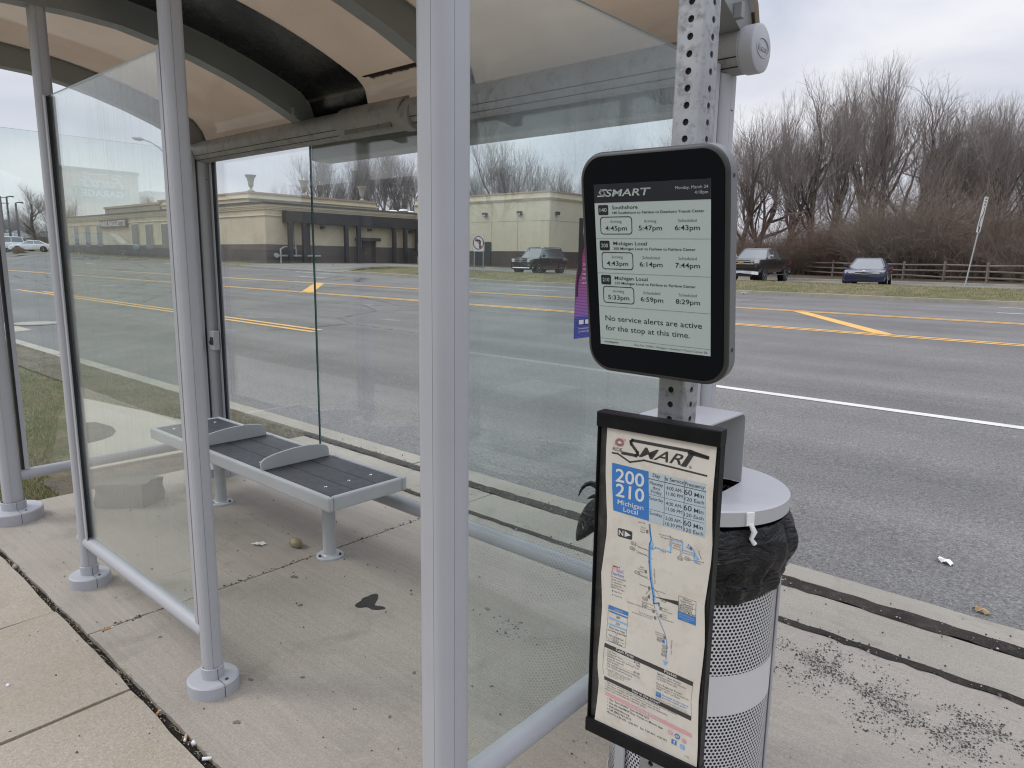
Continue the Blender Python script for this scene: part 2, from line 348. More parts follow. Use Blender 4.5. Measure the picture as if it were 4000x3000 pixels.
def tag(o, label, cat=None, group=None):
    o['label'] = label
    if cat: o['category'] = cat
    if group: o['group'] = group
    return o
def thing(name, label, cat, loc=(0, 0, 0), rz=0.0, group=None):
    o = bpy.data.objects.new(name, None); COL.objects.link(o); o.location = loc; o.rotation_euler = (0, 0, rz)
    o.empty_display_size = 0.2; ORG[o.name] = Vector(loc); return tag(o, label, cat, group)
def struct(o): o['kind'] = 'structure'; return o
def stuff(o): o['kind'] = 'stuff'; return o
def copy_tree(o, parent=None):
    c = o.copy(); COL.objects.link(c)
    if parent is not None: c.parent = parent
    for ch in list(o.children): copy_tree(ch, c)
    return c

# text to flat polygons -------------------------------------------------
_tc = {}
def text_geo(s, bold=0.0, shear=0.0, space=1.0):
    key = (s, bold, shear, space)
    if key in _tc: return _tc[key]
    cu = bpy.data.curves.new('lettering', 'FONT'); cu.body = s; cu.size = 1.0; cu.resolution_u = 3
    cu.offset = bold; cu.shear = shear; cu.space_character = space
    ob = bpy.data.objects.new('lettering', cu); COL.objects.link(ob)
    me = ob.to_mesh(); vs = [(v.co.x, v.co.y) for v in me.vertices]; fs = [tuple(p.vertices) for p in me.polygons]
    ob.to_mesh_clear(); bpy.data.objects.remove(ob); bpy.data.curves.remove(cu)
    if vs:
        x0 = min(v[0] for v in vs); x1 = max(v[0] for v in vs)
    else: x0 = x1 = 0
    _tc[key] = (vs, fs, x0, x1); return _tc[key]

class Sheet:
    """flat artwork in millimetres on a plane; each colour becomes one mesh"""
    def __init__(s, T): s.T = T; s.m = {}
    def mb(s, mat): return s.m.setdefault(mat, MB())
    def rect(s, mat, x0, y0, x1, y1, z=0.0): s.mb(mat).poly([(x0, y0, z), (x1, y0, z), (x1, y1, z), (x0, y1, z)], s.T); return s
    def poly(s, mat, pts, z=0.0):
        n = len(pts); tri = tessellate_polygon([[Vector((x, y, 0)) for x, y in pts]]); fs = []
        for a, b, c in tri:
            k = (pts[b][0]-pts[a][0])*(pts[c][1]-pts[a][1]) - (pts[b][1]-pts[a][1])*(pts[c][0]-pts[a][0])
            fs.append((a, b, c) if k > 0 else (c, b, a))
        s.mb(mat)._add([(x, y, z) for x, y in pts], fs, s.T); return s
    def line(s, mat, pts, w, z=0.0):
        for (x0, y0), (x1, y1) in zip(pts[:-1], pts[1:]):
            l = math.hypot(x1 - x0, y1 - y0) or 1; ux, uy = (x1 - x0)/l*w/2, (y1 - y0)/l*w/2; nx, ny = -uy, ux
            s.mb(mat).poly([(x0 - ux + nx, y0 - uy + ny, z), (x0 - ux - nx, y0 - uy - ny, z), (x1 + ux - nx, y1 + uy - ny, z), (x1 + ux + nx, y1 + uy + ny, z)], s.T)
        return s
    def rrect(s, mat, x0, y0, x1, y1, r, z=0.0):
        return s.poly(mat, rr_pts((x0 + x1)/2, (y0 + y1)/2, (x1 - x0)/2, (y1 - y0)/2, r, 5), z)
    def rbox(s, mat, x0, y0, x1, y1, r, w, z=0.0):
        p = rr_pts((x0 + x1)/2, (y0 + y1)/2, (x1 - x0)/2, (y1 - y0)/2, r, 5); return s.line(mat, p + [p[0]], w, z)
    def text(s, mat, t, x, y, h, align='l', bold=0.0, shear=0.0, z=0.0, width=None, ang=0.0):
        """h = cap height in mm; width squeezes or stretches the words to that many mm"""
        vs, fs, x0, x1 = text_geo(t, bold, shear); k = h/0.70; kx = k
        if width and x1 > x0: kx = width/(x1 - x0)
        w = (x1 - x0)*kx; ox = {'l': 0, 'c': -w/2, 'r': -w}[align]; ca, sa = math.cos(ang), math.sin(ang); out = []
        for a, b in vs:
            px_, py_ = (a - x0)*kx + ox, b*k; out.append((x + px_*ca - py_*sa, y + px_*sa + py_*ca, z))
        s.mb(mat)._add(out, fs, s.T); return s
    def build(s, parent, names):
        for mat, mb in s.m.items(): mb.build(names.get(mat, 'print'), M[mat], parent)

def rr_pts(cx, cy, hx, hy, r, n=6):
    out = []
    for qx, qy, a0 in ((1, 1, 0), (-1, 1, 90), (-1, -1, 180), (1, -1, 270)):
        for i in range(n + 1):
            a = R(a0 + 90*i/n); out.append((cx + qx*(hx - r) + r*math.cos(a), cy + qy*(hy - r) + r*math.sin(a)))
    return out
def frame_T(c, yaw, pitch=0.0, roll=0.0, scale=0.001):
    u = Vector((math.cos(yaw), math.sin(yaw), 0)); n = Vector((math.sin(yaw), -math.cos(yaw), 0)); v = Vector((0, 0, 1))
    v2 = v*math.cos(pitch) - n*math.sin(pitch); u2 = u*math.cos(roll) + v2*math.sin(roll); v3 = -u*math.sin(roll) + v2*math.cos(roll)
    n3 = u2.cross(v3); m = Matrix((u2*scale, v3*scale, n3*scale)).transposed().to_4x4(); m.translation = Vector(c); return m
# ================================================================== ground, road, pavements
rng = random.Random(7); nrg = np.random.default_rng(7)
def ss(t): t = min(1.0, max(0.0, t)); return t*t*(3 - 2*t)
def hillx(X): return 0.0139*max(0.0, -X - 27)
def roadz(X, Y): return -0.12 + 0.0165*(Y - 4) + hillx(X)*ss((Y - 22)/9)
def landz(X, Y):
    if Y < 3.9:
        return -0.05 + 1.15*ss((-Y - 3)/9) + hillx(X)*0.3*ss((-Y - 3)/9)
    if Y <= 31: return roadz(X, Y)
    return -0.12 + 0.0165*(min(Y, 38) - 4) + max(0, Y - 38)*0.004 + hillx(X) + 0.14 + (0.26*math.sin(PI*(Y - 31)/6.5)**0.8 if 31 < Y < 37.5 and X > -44 else 0.0)
def grid(name, mat, xs, ys, fz, dz=0.0):
    mb = MB(); nx, ny = len(xs), len(ys)
    mb._add([(x, y, fz(x, y) + dz) for x in xs for y in ys], [(i*ny + j, (i + 1)*ny + j, (i + 1)*ny + j + 1, i*ny + j + 1) for i in range(nx - 1) for j in range(ny - 1)])
    return struct(mb.build(name, mat, smooth=40))
def span(a, b, n): return [a + (b - a)*i/(n - 1) for i in range(n)]
XS = [-900, -600, -420, -300, -240] + span(-200, 100, 76) + [140, 200, 300, 450, 700]
# one ground sheet that reaches the horizon, lying under the road and the pavements
def groundz(x, y):
    if y < 3.9: return landz(x, y) - (0.06 if y > -2.0 else 0.0)
    if y < 30.4: return roadz(x, y) - 0.25
    return landz(x, y)
YS = [-700, -400, -200, -100, -60, -30, -20, -14, -12, -10, -8, -6, -4, -2.6, -1.9, 0, 3.6, 3.89, 4.0, 10, 18, 22, 25, 28, 30.3, 30.6, 31.05, 31.5, 32.2, 33.2, 34.3, 35.3, 36.2, 37.0, 37.45, 38, 44, 50, 56, 62, 70, 85, 110, 150, 220, 350, 600, 900]
grid('ground', M['verge'], XS, YS, groundz)
grid('road', M['road'], XS, [3.92, 6, 8, 10, 12, 14, 16, 18, 20, 22, 23.5, 25, 26.5, 28, 29.5, 30.5], roadz)

def jit_rect(x0, y0, x1, y1, amp=0.006, step=0.12):
    pts = []
    for (ax, ay, bx, by) in ((x0, y0, x1, y0), (x1, y0, x1, y1), (x1, y1, x0, y1), (x0, y1, x0, y0)):
        l = math.hypot(bx - ax, by - ay); n = max(2, int(min(l, 12)/step))
        for i in range(n):
            t = i/n; nx, ny = -(by - ay)/l, (bx - ax)/l; k = rng.uniform(-amp, amp)
            pts.append((ax + (bx - ax)*t + nx*k, ay + (by - ay)*t + ny*k))
    return pts
def slab(name, mat, x0, y0, x1, y1, top=0.0, th=0.12, amp=0.005):
    mb = MB(); mb.prism(jit_rect(x0, y0, x1, y1, amp), top - th, top); return struct(mb.build(name, mat, bevel=0.004))
JY = 0.94
slab('pavement', M['pad'], -5.55, JY + 0.012, -3.366, 3.225)
slab('pavement', M['pad'], -3.354, JY + 0.012, 0.90, 3.225, top=0.002)
slab('pavement', M['pad'], 0.915, JY + 0.012, 9.0, 3.225)
slab('pavement', M['old_walk'], -16.0, -0.75, -3.70, JY - 0.022, top=0.003)
slab('pavement', M['old_walk'], -3.688, -0.75, -2.79, JY - 0.020, top=0.006)
slab('pavement', M['old_walk'], -2.778, -0.75, -1.2, JY - 0.024, top=0.002)
slab('pavement', M['old_walk'], -1.188, -0.75, 9.0, JY - 0.022, top=0.0)
slab('pavement', M['kerb'], -5.82, 3.265, -3.365, 3.625, top=0.0)
slab('pavement', M['kerb'], -3.352, 3.265, 0.8, 3.625, top=0.002)
slab('pavement', M['kerb'], 0.812, 3.265, 14.0, 3.625, top=0.0)
xk = -44.0; k = 0
while xk < 24:
    L_ = 3.05; slab('kerb', M['kerb'], xk, 3.735, xk + L_ - 0.012, 3.93, top=0.0 if k % 3 else 0.004, th=0.22, amp=0.004); xk += L_; k += 1
# wedge of worn concrete beyond the far end of the shelter, with a round patch beside it
mb = MB(); mb.prism([(-6.08, 1.80), (-6.06, 2.4), (-6.08, 3.28), (-7.1, 3.14), (-8.0, 3.02), (-9.25, 2.80), (-9.14, 2.70), (-7.36, 2.18)], -0.1, 0.004); struct(mb.build('path', M['old_walk'], bevel=0.01))
# dirt that has collected in the joints
def dirt_strip(name, mat, x0, x1, y, w, z=0.006, amp=0.02, step=0.06):
    mb = MB(); n = int((x1 - x0)/step); a = []; b = []; p1 = rng.uniform(0, 9)
    for i in range(n + 1):
        x = x0 + (x1 - x0)*i/n; wv = math.sin(x*0.9 + p1)*0.22 + math.sin(x*5.3 + p1*2)*0.10
        a.append((x, y - w/2*(1 + 0.5*wv) + rng.uniform(-amp, amp), z + rng.uniform(-.002, .002))); b.append((x, y + w/2*(1 + 0.25*math.sin(x*0.8 + p1)) + rng.uniform(-amp, amp)*0.5, z + rng.uniform(-.002, .002)))
    vs = []; fs = []
    for i in range(n + 1): vs += [a[i], ((a[i][0] + b[i][0])/2, (a[i][1] + b[i][1])/2, z + 0.012), b[i]]
    for i in range(n): o = 3*i; fs += [(o, o + 3, o + 4, o + 1), (o + 1, o + 4, o + 5, o + 2)]
    mb._add(vs, fs); return stuff(mb.build(name, mat, smooth=80))
tag(dirt_strip('joint_dirt', M['dirt'], -5.9, 9, 3.68, 0.10, amp=0.016), 'dark band of dirt along the seam beside the kerb', 'dirt')
tag(dirt_strip('joint_dirt', M['dirt'], -5.9, 9, 3.243, 0.042, amp=0.012), 'thin dirty seam between the kerb slab and the pad', 'dirt')
tag(dirt_strip('joint_dirt', M['soil'], -9, 2, JY - 0.004, 0.036, z=-0.022, amp=0.006), 'black soil filling the open joint of the pavement', 'dirt')
# dead grass strip west of the kerb slab, soil strip at the pad edge
grid('verge', M['dead_grass'], span(-18, -5.80, 40), [3.02, 3.2, 3.4, 3.6, 3.74], lambda x, y: -0.008 + 0.006*math.sin(x*7 + y*9))
grid('verge', M['dead_grass'], span(-6.08, -5.55, 6), span(1.5, 3.3, 14), lambda x, y: -0.02 + 0.006*math.sin(x*17 + y*13))
grid('verge', M['verge'], span(-40, -5.55, 90), span(JY - 0.02, 3.74, 14), lambda x, y: -0.03 + 0.008*math.sin(x*5 + y*7))
# far kerb, verge, service drive and its kerb
def strip_z(name, mat, xs, y0, y1, h, fz, side=True):
    mb = MB()
    rings = [[(x, y0, fz(x, y0) - 0.2), (x, y0, fz(x, y0) + h), (x, y1, fz(x, y1) + h), (x, y1, fz(x, y1) - 0.2)] for x in xs]
    mb.loft(rings); return struct(mb.build(name, mat, bevel=0.0))
strip_z('kerb', M['kerb'], span(-43, 60, 60), 30.45, 30.72, 0.15, lambda x, y: roadz(x, 30.5))
strip_z('kerb', M['kerb'], span(-200, -58.5, 60), 30.45, 30.72, 0.15, lambda x, y: roadz(x, 30.5))
strip_z('pavement', M['kerb'], span(-200, -58.5, 60), 30.73, 34.5, 0.16, lambda x, y: landz(x, 31.0) - 0.14)
grid('drive', M['drive'], span(-58.5, -43, 12), [30.4, 31.2, 33, 36, 38, 42, 47, 52.3], lambda x, y: max(landz(x, y), landz(x, 31.2) if y > 31.2 else roadz(x, y) + 0.0) + 0.02)
grid('service_road', M['drive'], span(-43, 60, 40), [37.6, 40, 42.5, 45.2], landz, 0.02)
strip_z('kerb', M['kerb'], span(-43, 60, 60), 45.2, 45.5, 0.15, landz)
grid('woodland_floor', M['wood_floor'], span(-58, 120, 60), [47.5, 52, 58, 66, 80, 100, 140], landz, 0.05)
grid('parking_lot', M['drive'], span(-220, -58, 40), [-60, -40, -25, -16, -12.5], landz, 0.03)
grid('parking_lot', M['drive'], span(-260, -115, 40), [34.6, 40, 50, 70, 90], landz, 0.03)
# ------------------------------------------------------------------ road markings
def marking(mat, pts, w, step=1.5, dz=0.006):
    mb = MB(); out = []
    for (x0, y0), (x1, y1) in zip(pts[:-1], pts[1:]):
        n = max(1, int(math.hypot(x1 - x0, y1 - y0)/step)); out += [(x0 + (x1 - x0)*i/n, y0 + (y1 - y0)*i/n) for i in range(n)]
    out.append(pts[-1]); rings = []
    for i, (x, y) in enumerate(out):
        a = out[max(0, i - 1)]; b = out[min(len(out) - 1, i + 1)]; l = math.hypot(b[0] - a[0], b[1] - a[1]); nx, ny = -(b[1] - a[1])/l*w/2, (b[0] - a[0])/l*w/2
        rings.append([(x + nx, y + ny, roadz(x + nx, y + ny) + dz), (x - nx, y - ny, roadz(x - nx, y - ny) + dz)])
    mb.loft(rings, closed=False, caps=False); mb.f = [tuple(reversed(f)) for f in mb.f]
    return struct(mb.build('lane_marking', mat))
marking(M['white_line'], [(-4.45, 9.28), (60, 9.28)], 0.16)
for off in (-0.135, 0.135):
    marking(M['yellow'], [(-200, 17.4 + off), (60, 17.8 + off)], 0.15)
    marking(M['yellow'], [(-200, 23.2 + off), (60, 22.9 + off)], 0.15)
marking(M['yellow'], [(-39, 9.56), (-14.2, 9.20)], 0.15); marking(M['yellow'], [(-36.4, 9.88), (-14.4, 9.52)], 0.15)
marking(M['yellow'], [(-27.5, 17.5), (-34.9, 23.1)], 0.55, step=0.5)
marking(M['yellow'], [(-4.25, 17.9), (-8.0, 22.9)], 0.36, step=0.5); marking(M['yellow'], [(-46.3, 22.0), (-47.5, 23.2)], 0.5, step=0.5)
for x0, y0, l_ in ((-22.8, 26.4, 2.6), (-3.2, 26.7, 3.2), (-42, 26.3, 3), (-62, 26.3, 3), (-82, 26.3, 3), (12, 26.6, 3)): marking(M['white_line'], [(x0, y0), (x0 + l_, y0)], 0.13)
for x0, y0, l_ in ((-25.5, 29.15, 6.5), (-3.5, 29.4, 5.0), (-47, 29.1, 5), (-70, 29.1, 5), (-95, 29.1, 5)): marking(M['white_line'], [(x0, y0), (x0 + l_, y0)], 0.13)
# concrete gutter apron and manhole in the road on the left
def on_road(name, mat, pts, dz):
    mb = MB(); mb.poly([(x, y, roadz(x, y) + dz) for x, y in pts]); o = mb.build(name, mat)
    if mb and o.data.polygons[0].normal.z < 0: o.data.flip_normals()
    return o
struct(on_road('gutter', M['old_walk'], [(-30, 5.0), (-30, 4.2), (-19.1, 4.32), (-19.3, 4.95)], 0.006))
t = thing('manhole_cover', 'round pale iron manhole cover in the road at the left', 'manhole cover', (-20.9, 5.45, roadz(-20.9, 5.45)))
mb = MB(); mb.lathe([(0.0, 0.018), (0.60, 0.016), (0.60, 0.0)], 32, c=(-20.9, 5.45), T=Matrix.Translation((0, 0, roadz(-20.9, 5.45)))); mb.build('frame', M['drive'], t, smooth=30)
mb = MB(); mb.lathe([(0.0, 0.026), (0.46, 0.024), (0.47, 0.018)], 32, c=(-20.9, 5.45), T=Matrix.Translation((0, 0, roadz(-20.9, 5.45)))); mb.build('lid', M['kerb'], t, smooth=30)
mb = MB(); mb.prism([(-7.86, 2.31), (-7.77, 2.46), (-7.46, 2.5), (-7.25, 2.46), (-7.08, 2.37), (-6.98, 2.24), (-6.95, 2.13), (-6.97, 2.03), (-7.4, 2.17)][::-1], -0.05, 0.008); struct(mb.build('pavement_patch', M['dirt'], bevel=0.004))
# tar spill and old gum on the pad
def blob(cx, cy, r, n=26, seed=1, sq=1.0, rot=0.0, amp=0.35):
    q = random.Random(seed); ph = [q.uniform(0, 6.28) for _ in range(5)]; out = []
    for i in range(n):
        a = 2*PI*i/n; k = 1 + sum(amp/(j + 1)*math.sin((j + 2)*a + ph[j]) for j in range(5))*0.7
        x, y = r*k*math.cos(a), r*k*sq*math.sin(a); out.append((cx + x*math.cos(rot) - y*math.sin(rot), cy + x*math.sin(rot) + y*math.cos(rot)))
    return out
mb = MB(); mb.prism(blob(-2.69, 2.0, 0.062, seed=4, sq=0.8, rot=1.9, n=60, amp=0.28), 0.0, 0.004)
mb.prism(blob(-2.615, 1.985, 0.04, seed=8, sq=0.6, rot=0.4, n=30), 0.0, 0.005)
struct(mb.build('pavement_patch', paint('tar', (0.022, 0.02, 0.018), 0.45, var=0.5, scale=60, bump=0.004, bscale=150)))
gum = paint('gum', (0.15, 0.14, 0.128), 0.7)
for i, (x, y, r) in enumerate(((-2.36, 1.42, .013), (-2.5, 1.27, .016), (-2.29, 1.1, .02), (-1.75, 1.9, .012), (-3.1, 1.16, .014), (-2.2, 2.35, .02), (-2.9, 1.75, .02), (-3.9, 1.7, .02), (-3.2, 1.9, .03), (-2.05, 1.75, .015), (-1.9, 1.5, .012))):
    mb = MB(); mb.prism(blob(x, y, r*0.62, seed=i + 20, sq=0.8, n=16), 0.0, 0.0045); struct(mb.build('pavement_patch', gum))

# ================================================================== bus shelter
YN, YF = 1.145, 2.53                       # line of the near posts, line of the far (road) side
PX = (-1.22, -2.56, -3.915, -5.27)         # posts along the shelter
SH = thing('bus_shelter', 'grey framed glass bus shelter with a brown arched roof on the pavement', 'bus shelter', (-3.25, 1.84, 0))
def post_profile(a, r, cx, cy, g=0.0007, depth=0.0022):
    out = []
    for qx, qy, a0 in ((1, 1, 0), (-1, 1, 90), (-1, -1, 180), (1, -1, 270)):
        arc = []
        for i in range(9):
            t = R(a0 + 90*i/8); arc.append((qx*(a - r) + r*math.cos(t), qy*(a - r) + r*math.sin(t), math.cos(t), math.sin(t)))
        f, l = arc[0], arc[-1]
        t0 = (-math.sin(R(a0)), math.cos(R(a0))); t1 = (-math.sin(R(a0 + 90)), math.cos(R(a0 + 90)))
        if (qx, qy) in ((1, 1), (-1, -1)): out += [(p[0], p[1]) for p in arc]; continue
        out += [(f[0] - t0[0]*g*2, f[1] - t0[1]*g*2), (f[0] - t0[0]*g*2 - f[2]*depth, f[1] - t0[1]*g*2 - f[3]*depth), (f[0] - f[2]*depth, f[1] - f[3]*depth)]
        out += [(p[0], p[1]) for p in arc]
        out += [(l[0] - l[2]*depth, l[1] - l[3]*depth), (l[0] + t1[0]*g*2 - l[2]*depth, l[1] + t1[1]*g*2 - l[3]*depth), (l[0] + t1[0]*g*2, l[1] + t1[1]*g*2)]
    return [(cx + x, cy + y) for x, y in out]
def plinth(x, y, ro, h, rc, hc, parent, seam=0.0):
    mb = MB(); mb.lathe([(0.0, h), (ro - 0.006, h), (ro, h - 0.006), (ro, 0.0)], 48, c=(x, y)); pb = mb.build('base_cover', M['grey_paint'], parent, smooth=35)
    mb = MB(); mb.lathe([(rc - 0.004, h + hc), (rc, h + hc - 0.002), (rc, h), (rc + 0.004, h - 0.001)], 36, c=(x, y)); mb.build('collar', M['grey_paint'], pb, smooth=35)
    for a in (seam, seam + PI):                      # split line of the two half covers
        ca, sa = math.cos(a), math.sin(a); mb = MB()
        mb.box((x + ca*(ro + rc)/2, y + sa*(ro + rc)/2, h + 0.0008), (ro - rc, 0.0012, 0.0014), rz=a)
        mb.box((x + ca*(ro + 0.0004), y + sa*(ro + 0.0004), h/2), (0.001, 0.0022, h - 0.01), rz=a)
        mb.box((x + ca*(rc + 0.0006), y + sa*(rc + 0.0006), h + hc/2), (0.001, 0.0016, hc - 0.004), rz=a)
        mb.build('seam', M['black_gasket'], pb)
    mb = MB(); a = seam + 0.35
    mb.lathe([(0, 0.004), (0.006, 0.0035), (0.007, 0.0)], 10, T=Matrix.Translation((x + math.cos(a)*(ro*0.72), y + math.sin(a)*(ro*0.72), h)))
    mb.build('bolt', paint('rust', (0.09, 0.05, 0.035), 0.7) if 'rust' not in bpy.data.materials else bpy.data.materials['rust'], pb, smooth=40)
    return pb
POSTS = {}
def post(x, y, a, r, top, ro, h, rc, hc, seam=0.0):
    mb = MB(); mb.prism(post_profile(a, r, x, y), 0.0, top); p = mb.build('post', M['grey_paint'], SH, smooth=25)
    plinth(x, y, ro, h, rc, hc, p, seam); POSTS[(round(x, 2), round(y, 2))] = p; return p
post(PX[0], YN, 0.0525, 0.036, 2.90, 0.155, 0.07, 0.070, 0.05)
post(PX[1], YN, 0.0345, 0.022, 2.90, 0.096, 0.056, 0.0425, 0.046)
post(PX[2], YN, 0.0345, 0.022, 2.90, 0.096, 0.056, 0.0425, 0.046)
post(PX[3], YN, 0.0525, 0.036, 2.90, 0.160, 0.07, 0.070, 0.05)
post(-5.275, YF, 0.055, 0.042, 2.36, 0.15, 0.07, 0.072, 0.05)
post(-1.235, YF, 0.055, 0.042, 2.36, 0.15, 0.07, 0.072, 0.05)
# bottom rails
def rail(p0, p1, r):
    mb = MB(); mb.tube([p0, p1], r, 24); mb.build('rail', M['grey_paint'], SH, smooth=40)
rail((PX[2] - 0.06, YN, 0.235), (PX[1] - 0.03, YN, 0.235), 0.031)
rail((PX[0], YN + 0.05, 0.28), (PX[0], YF - 0.04, 0.28), 0.036)
rail((PX[3], YN + 0.05, 0.28), (PX[3], YF - 0.04, 0.28), 0.036)
rail((-5.23, YF + 0.02, 0.275), (-1.28, YF + 0.02, 0.275), 0.040)
# glass, each pane with its dark green edges, in a slim channel with a black gasket
def pane(name, mat, axis, c, a0, a1, z0, z1, th=0.010, chan=(True, True)):
    def P(a, d, z): return (a, c + d, z) if axis == 'x' else (c + d, a, z)
    mb = MB(); h = th/2
    for d, rev in ((-h, False), (h, True)):
        q = [P(a0, d, z0), P(a1, d, z0), P(a1, d, z1), P(a0, d, z1)]
        mb.poly(q if rev == (axis == 'y') else q[::-1])
    g = mb.build('glass_panel', mat, SH)
    mb = MB()
    for q in ([P(a0, -h, z1), P(a1, -h, z1), P(a1, h, z1), P(a0, h, z1)], [P(a0, -h, z0), P(a1, -h, z0), P(a1, h, z0), P(a0, h, z0)],
              [P(a0, -h, z0), P(a0, h, z0), P(a0, h, z1), P(a0, -h, z1)], [P(a1, -h, z0), P(a1, h, z0), P(a1, h, z1), P(a1, -h, z1)]): mb.poly(q)
    mb.build('glass_edge', M['glass_edge'], g)
    for on, a, s in ((chan[0], a0, 1), (chan[1], a1, -1)):
        if not on: continue
        mb = MB(); lo = [min(u, v) for u, v in zip(P(a - s*0.012, -0.016, z0), P(a + s*0.004, 0.016, z1))]; hi = [max(u, v) for u, v in zip(P(a - s*0.012, -0.016, z0), P(a + s*0.004, 0.016, z1))]
        mb.b2(lo, hi); mb.build('gasket', M['black_gasket'], g)
        mb = MB()
        for d in (-0.019, 0.019):
            q0, q1 = P(a + s*0.003, d - 0.003, z0), P(a + s*0.028, d + 0.003, z1)
            mb.b2([min(u, v) for u, v in zip(q0, q1)], [max(u, v) for u, v in zip(q0, q1)])
        mb.build('channel', M['grey_paint'], g)
    return g
pane('near', M['glass_dirty'], 'x', YN, PX[2] + 0.05, PX[1] - 0.05, 0.262, 2.405)
pane('end', M['glass_end'], 'y', PX[0], YN + 0.050, YF - 0.07, 0.315, 2.385, chan=(False, True))
pane('end', M['glass_end'], 'y', PX[3], YN + 0.075, YF - 0.07, 0.315, 2.44)
ZG = 2.37
pane('far', M['glass_clean'], 'x', YF + 0.03, -5.205, -3.925, 0.313, ZG, chan=(True, False))
pane('far', M['glass_clean'], 'x', YF + 0.03, -3.917, -2.583, 0.313, ZG, chan=(False, False))
pane('far', M['glass_clean'], 'x', YF + 0.03, -2.575, -1.305, 0.313, ZG, chan=(False, True))
# road side beam with its cap, grooves, lamp and sign box
mb = MB(); zb = 2.432; rb = 0.076; prof = []
for i in range(48):
    a = 2*PI*i/48; k = 1.0
    prof.append((YF - 0.01 + rb*math.cos(a)*k, zb + rb*math.sin(a)*k))
mb.loft([[(x, y, z) for y, z in prof] for x in span(-5.40, -1.13, 30)])
beam = mb.build('beam', M['beam_paint'], SH, smooth=40)
for ang in (205, 232):
    a = R(ang); mb = MB(); mb.tube([(-5.39, YF - 0.01 + (rb + 0.0006)*math.cos(a), zb + (rb + 0.0006)*math.sin(a)), (-1.14, YF - 0.01 + (rb + 0.0006)*math.cos(a), zb + (rb + 0.0006)*math.sin(a))], 0.0022, 6)
    mb.build('groove', M['black_gasket'], beam)
Tcap = Matrix.Translation((-1.13, YF - 0.01, zb)) @ Matrix.Rotation(PI/2, 4, 'Y')
mb = MB(); mb.lathe([(0.0, 0.052), (0.070, 0.052), (0.0795, 0.047), (0.081, 0.040), (0.081, 0.0), (0.077, -0.004), (0.077, -0.01)], 48, T=Tcap); cap = mb.build('end_cap', M['grey_paint'], beam, smooth=35)
# raised oval badge with script lettering on the cap
Tb = Matrix.Translation((-1.13 + 0.0525, YF - 0.01, zb)) @ Matrix(((0, 0, 1, 0), (1, 0, 0, 0), (0, 1, 0, 0), (0, 0, 0, 1)))
mb = MB(); ov = [(0.050*math.cos(2*PI*i/40), 0.031*math.sin(2*PI*i/40), 0.0005) for i in range(40)]; mb.tube([Tb @ Vector(p) for p in ov + [ov[0]]], 0.0022, 6, caps=False); mb.build('badge_ring', M['grey_paint'], beam, smooth=60)
sh = Sheet(Tb @ Matrix.Scale(0.001, 4)); sh.text('grey_paint', 'Brasco', 0, -9, 19, 'c', bold=0.0150, shear=0.35, z=2.2, width=74); sh.text('rib_paint', 'Brasco', 1.2, -10.2, 19, 'c', bold=0.0150, shear=0.35, z=1.2, width=74); sh.build(beam, {'grey_paint': 'badge_lettering', 'rib_paint': 'badge_shadow'})
mb = MB(); rl = 0.089; pr = []
for i in range(25):
    a = R(95 + 160*i/24); pr.append((YF - 0.012 + rl*math.cos(a), zb + rl*math.sin(a)))
pr += [(YF - 0.012 + 0.078*math.cos(R(255 - 160*i/24)), zb + 0.078*math.sin(R(255 - 160*i/24))) for i in range(25)]
mb.loft([[(x, y, z) for y, z in pr] for x in (-3.47, -2.93)]); lamp = mb.build('light_fixture', M['beam_paint'], SH, smooth=35)
mb = MB(); a = R(218); mb.box((-3.2, YF - 0.012 + (rl + 0.001)*math.cos(a), zb + (rl + 0.001)*math.sin(a)), (0.40, 0.012, 0.026), T=None); mb.build('lens', paint('lens', (0.12, 0.12, 0.09), 0.3), lamp)
mb = MB(); mb.tube([(-2.93, YF - 0.03, zb - 0.02), (-2.86, YF - 0.03, zb - 0.02)], 0.072, 24); mb.build('lamp_end', M['beam_paint'], lamp, smooth=35, bevel=0.004)
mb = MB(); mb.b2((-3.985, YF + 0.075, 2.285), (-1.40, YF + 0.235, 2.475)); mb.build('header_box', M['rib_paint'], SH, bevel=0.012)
# corner blocks where the far posts meet the beam
for x in (-5.275, -1.235):
    mb = MB(); mb.loft([[(x + 0.055*math.cos(a), YF + 0.055*math.sin(a), z) for a in [2*PI*i/20 for i in range(20)]] for z in (2.24, 2.30, 2.38)]); mb.build('post_head', M['grey_paint'], SH, smooth=40)
    mb = MB(); mb.tube([(x, YF, 2.238), (x, YF, 2.242)], 0.0562, 24); mb.build('joint_ring', M['black_gasket'], SH)
# arched roof
RR = 3.3; ZT = 2.94; CY = 1.14
def roof_pt(y, off=0.0): return ZT - RR + math.sqrt(RR*RR - (y - CY)**2) + off - 12*max(0.0, y - 2.48)**2
mroof, ntr, Nr, Lr, br = new_mat('roof_plastic'); g = G(ntr); Nr.remove(br)
dfn = Nr.new('ShaderNodeBsdfDiffuse'); tln = Nr.new('ShaderNodeBsdfTranslucent'); gln = Nr.new('ShaderNodeBsdfGlossy'); gln.inputs['Roughness'].default_value = 0.08
colr = g.mix(g.ramp(g.noise(1.6, 4, 0.6), 0.35, 0.7), (0.235, 0.18, 0.125), (0.285, 0.222, 0.16)); spk = g.ramp(g.noise(150, 3, 0.6), 0.62, 0.72, 0, 0.4); colr = g.mix(spk, colr, (0.12, 0.09, 0.07))
Lr.new(g.mul(colr, 0.55), dfn.inputs['Color']); Lr.new(colr, tln.inputs['Color'])
mxa = Nr.new('ShaderNodeMixShader'); mxa.inputs[0].default_value = 0.62; Lr.new(dfn.outputs[0], mxa.inputs[1]); Lr.new(tln.outputs[0], mxa.inputs[2])
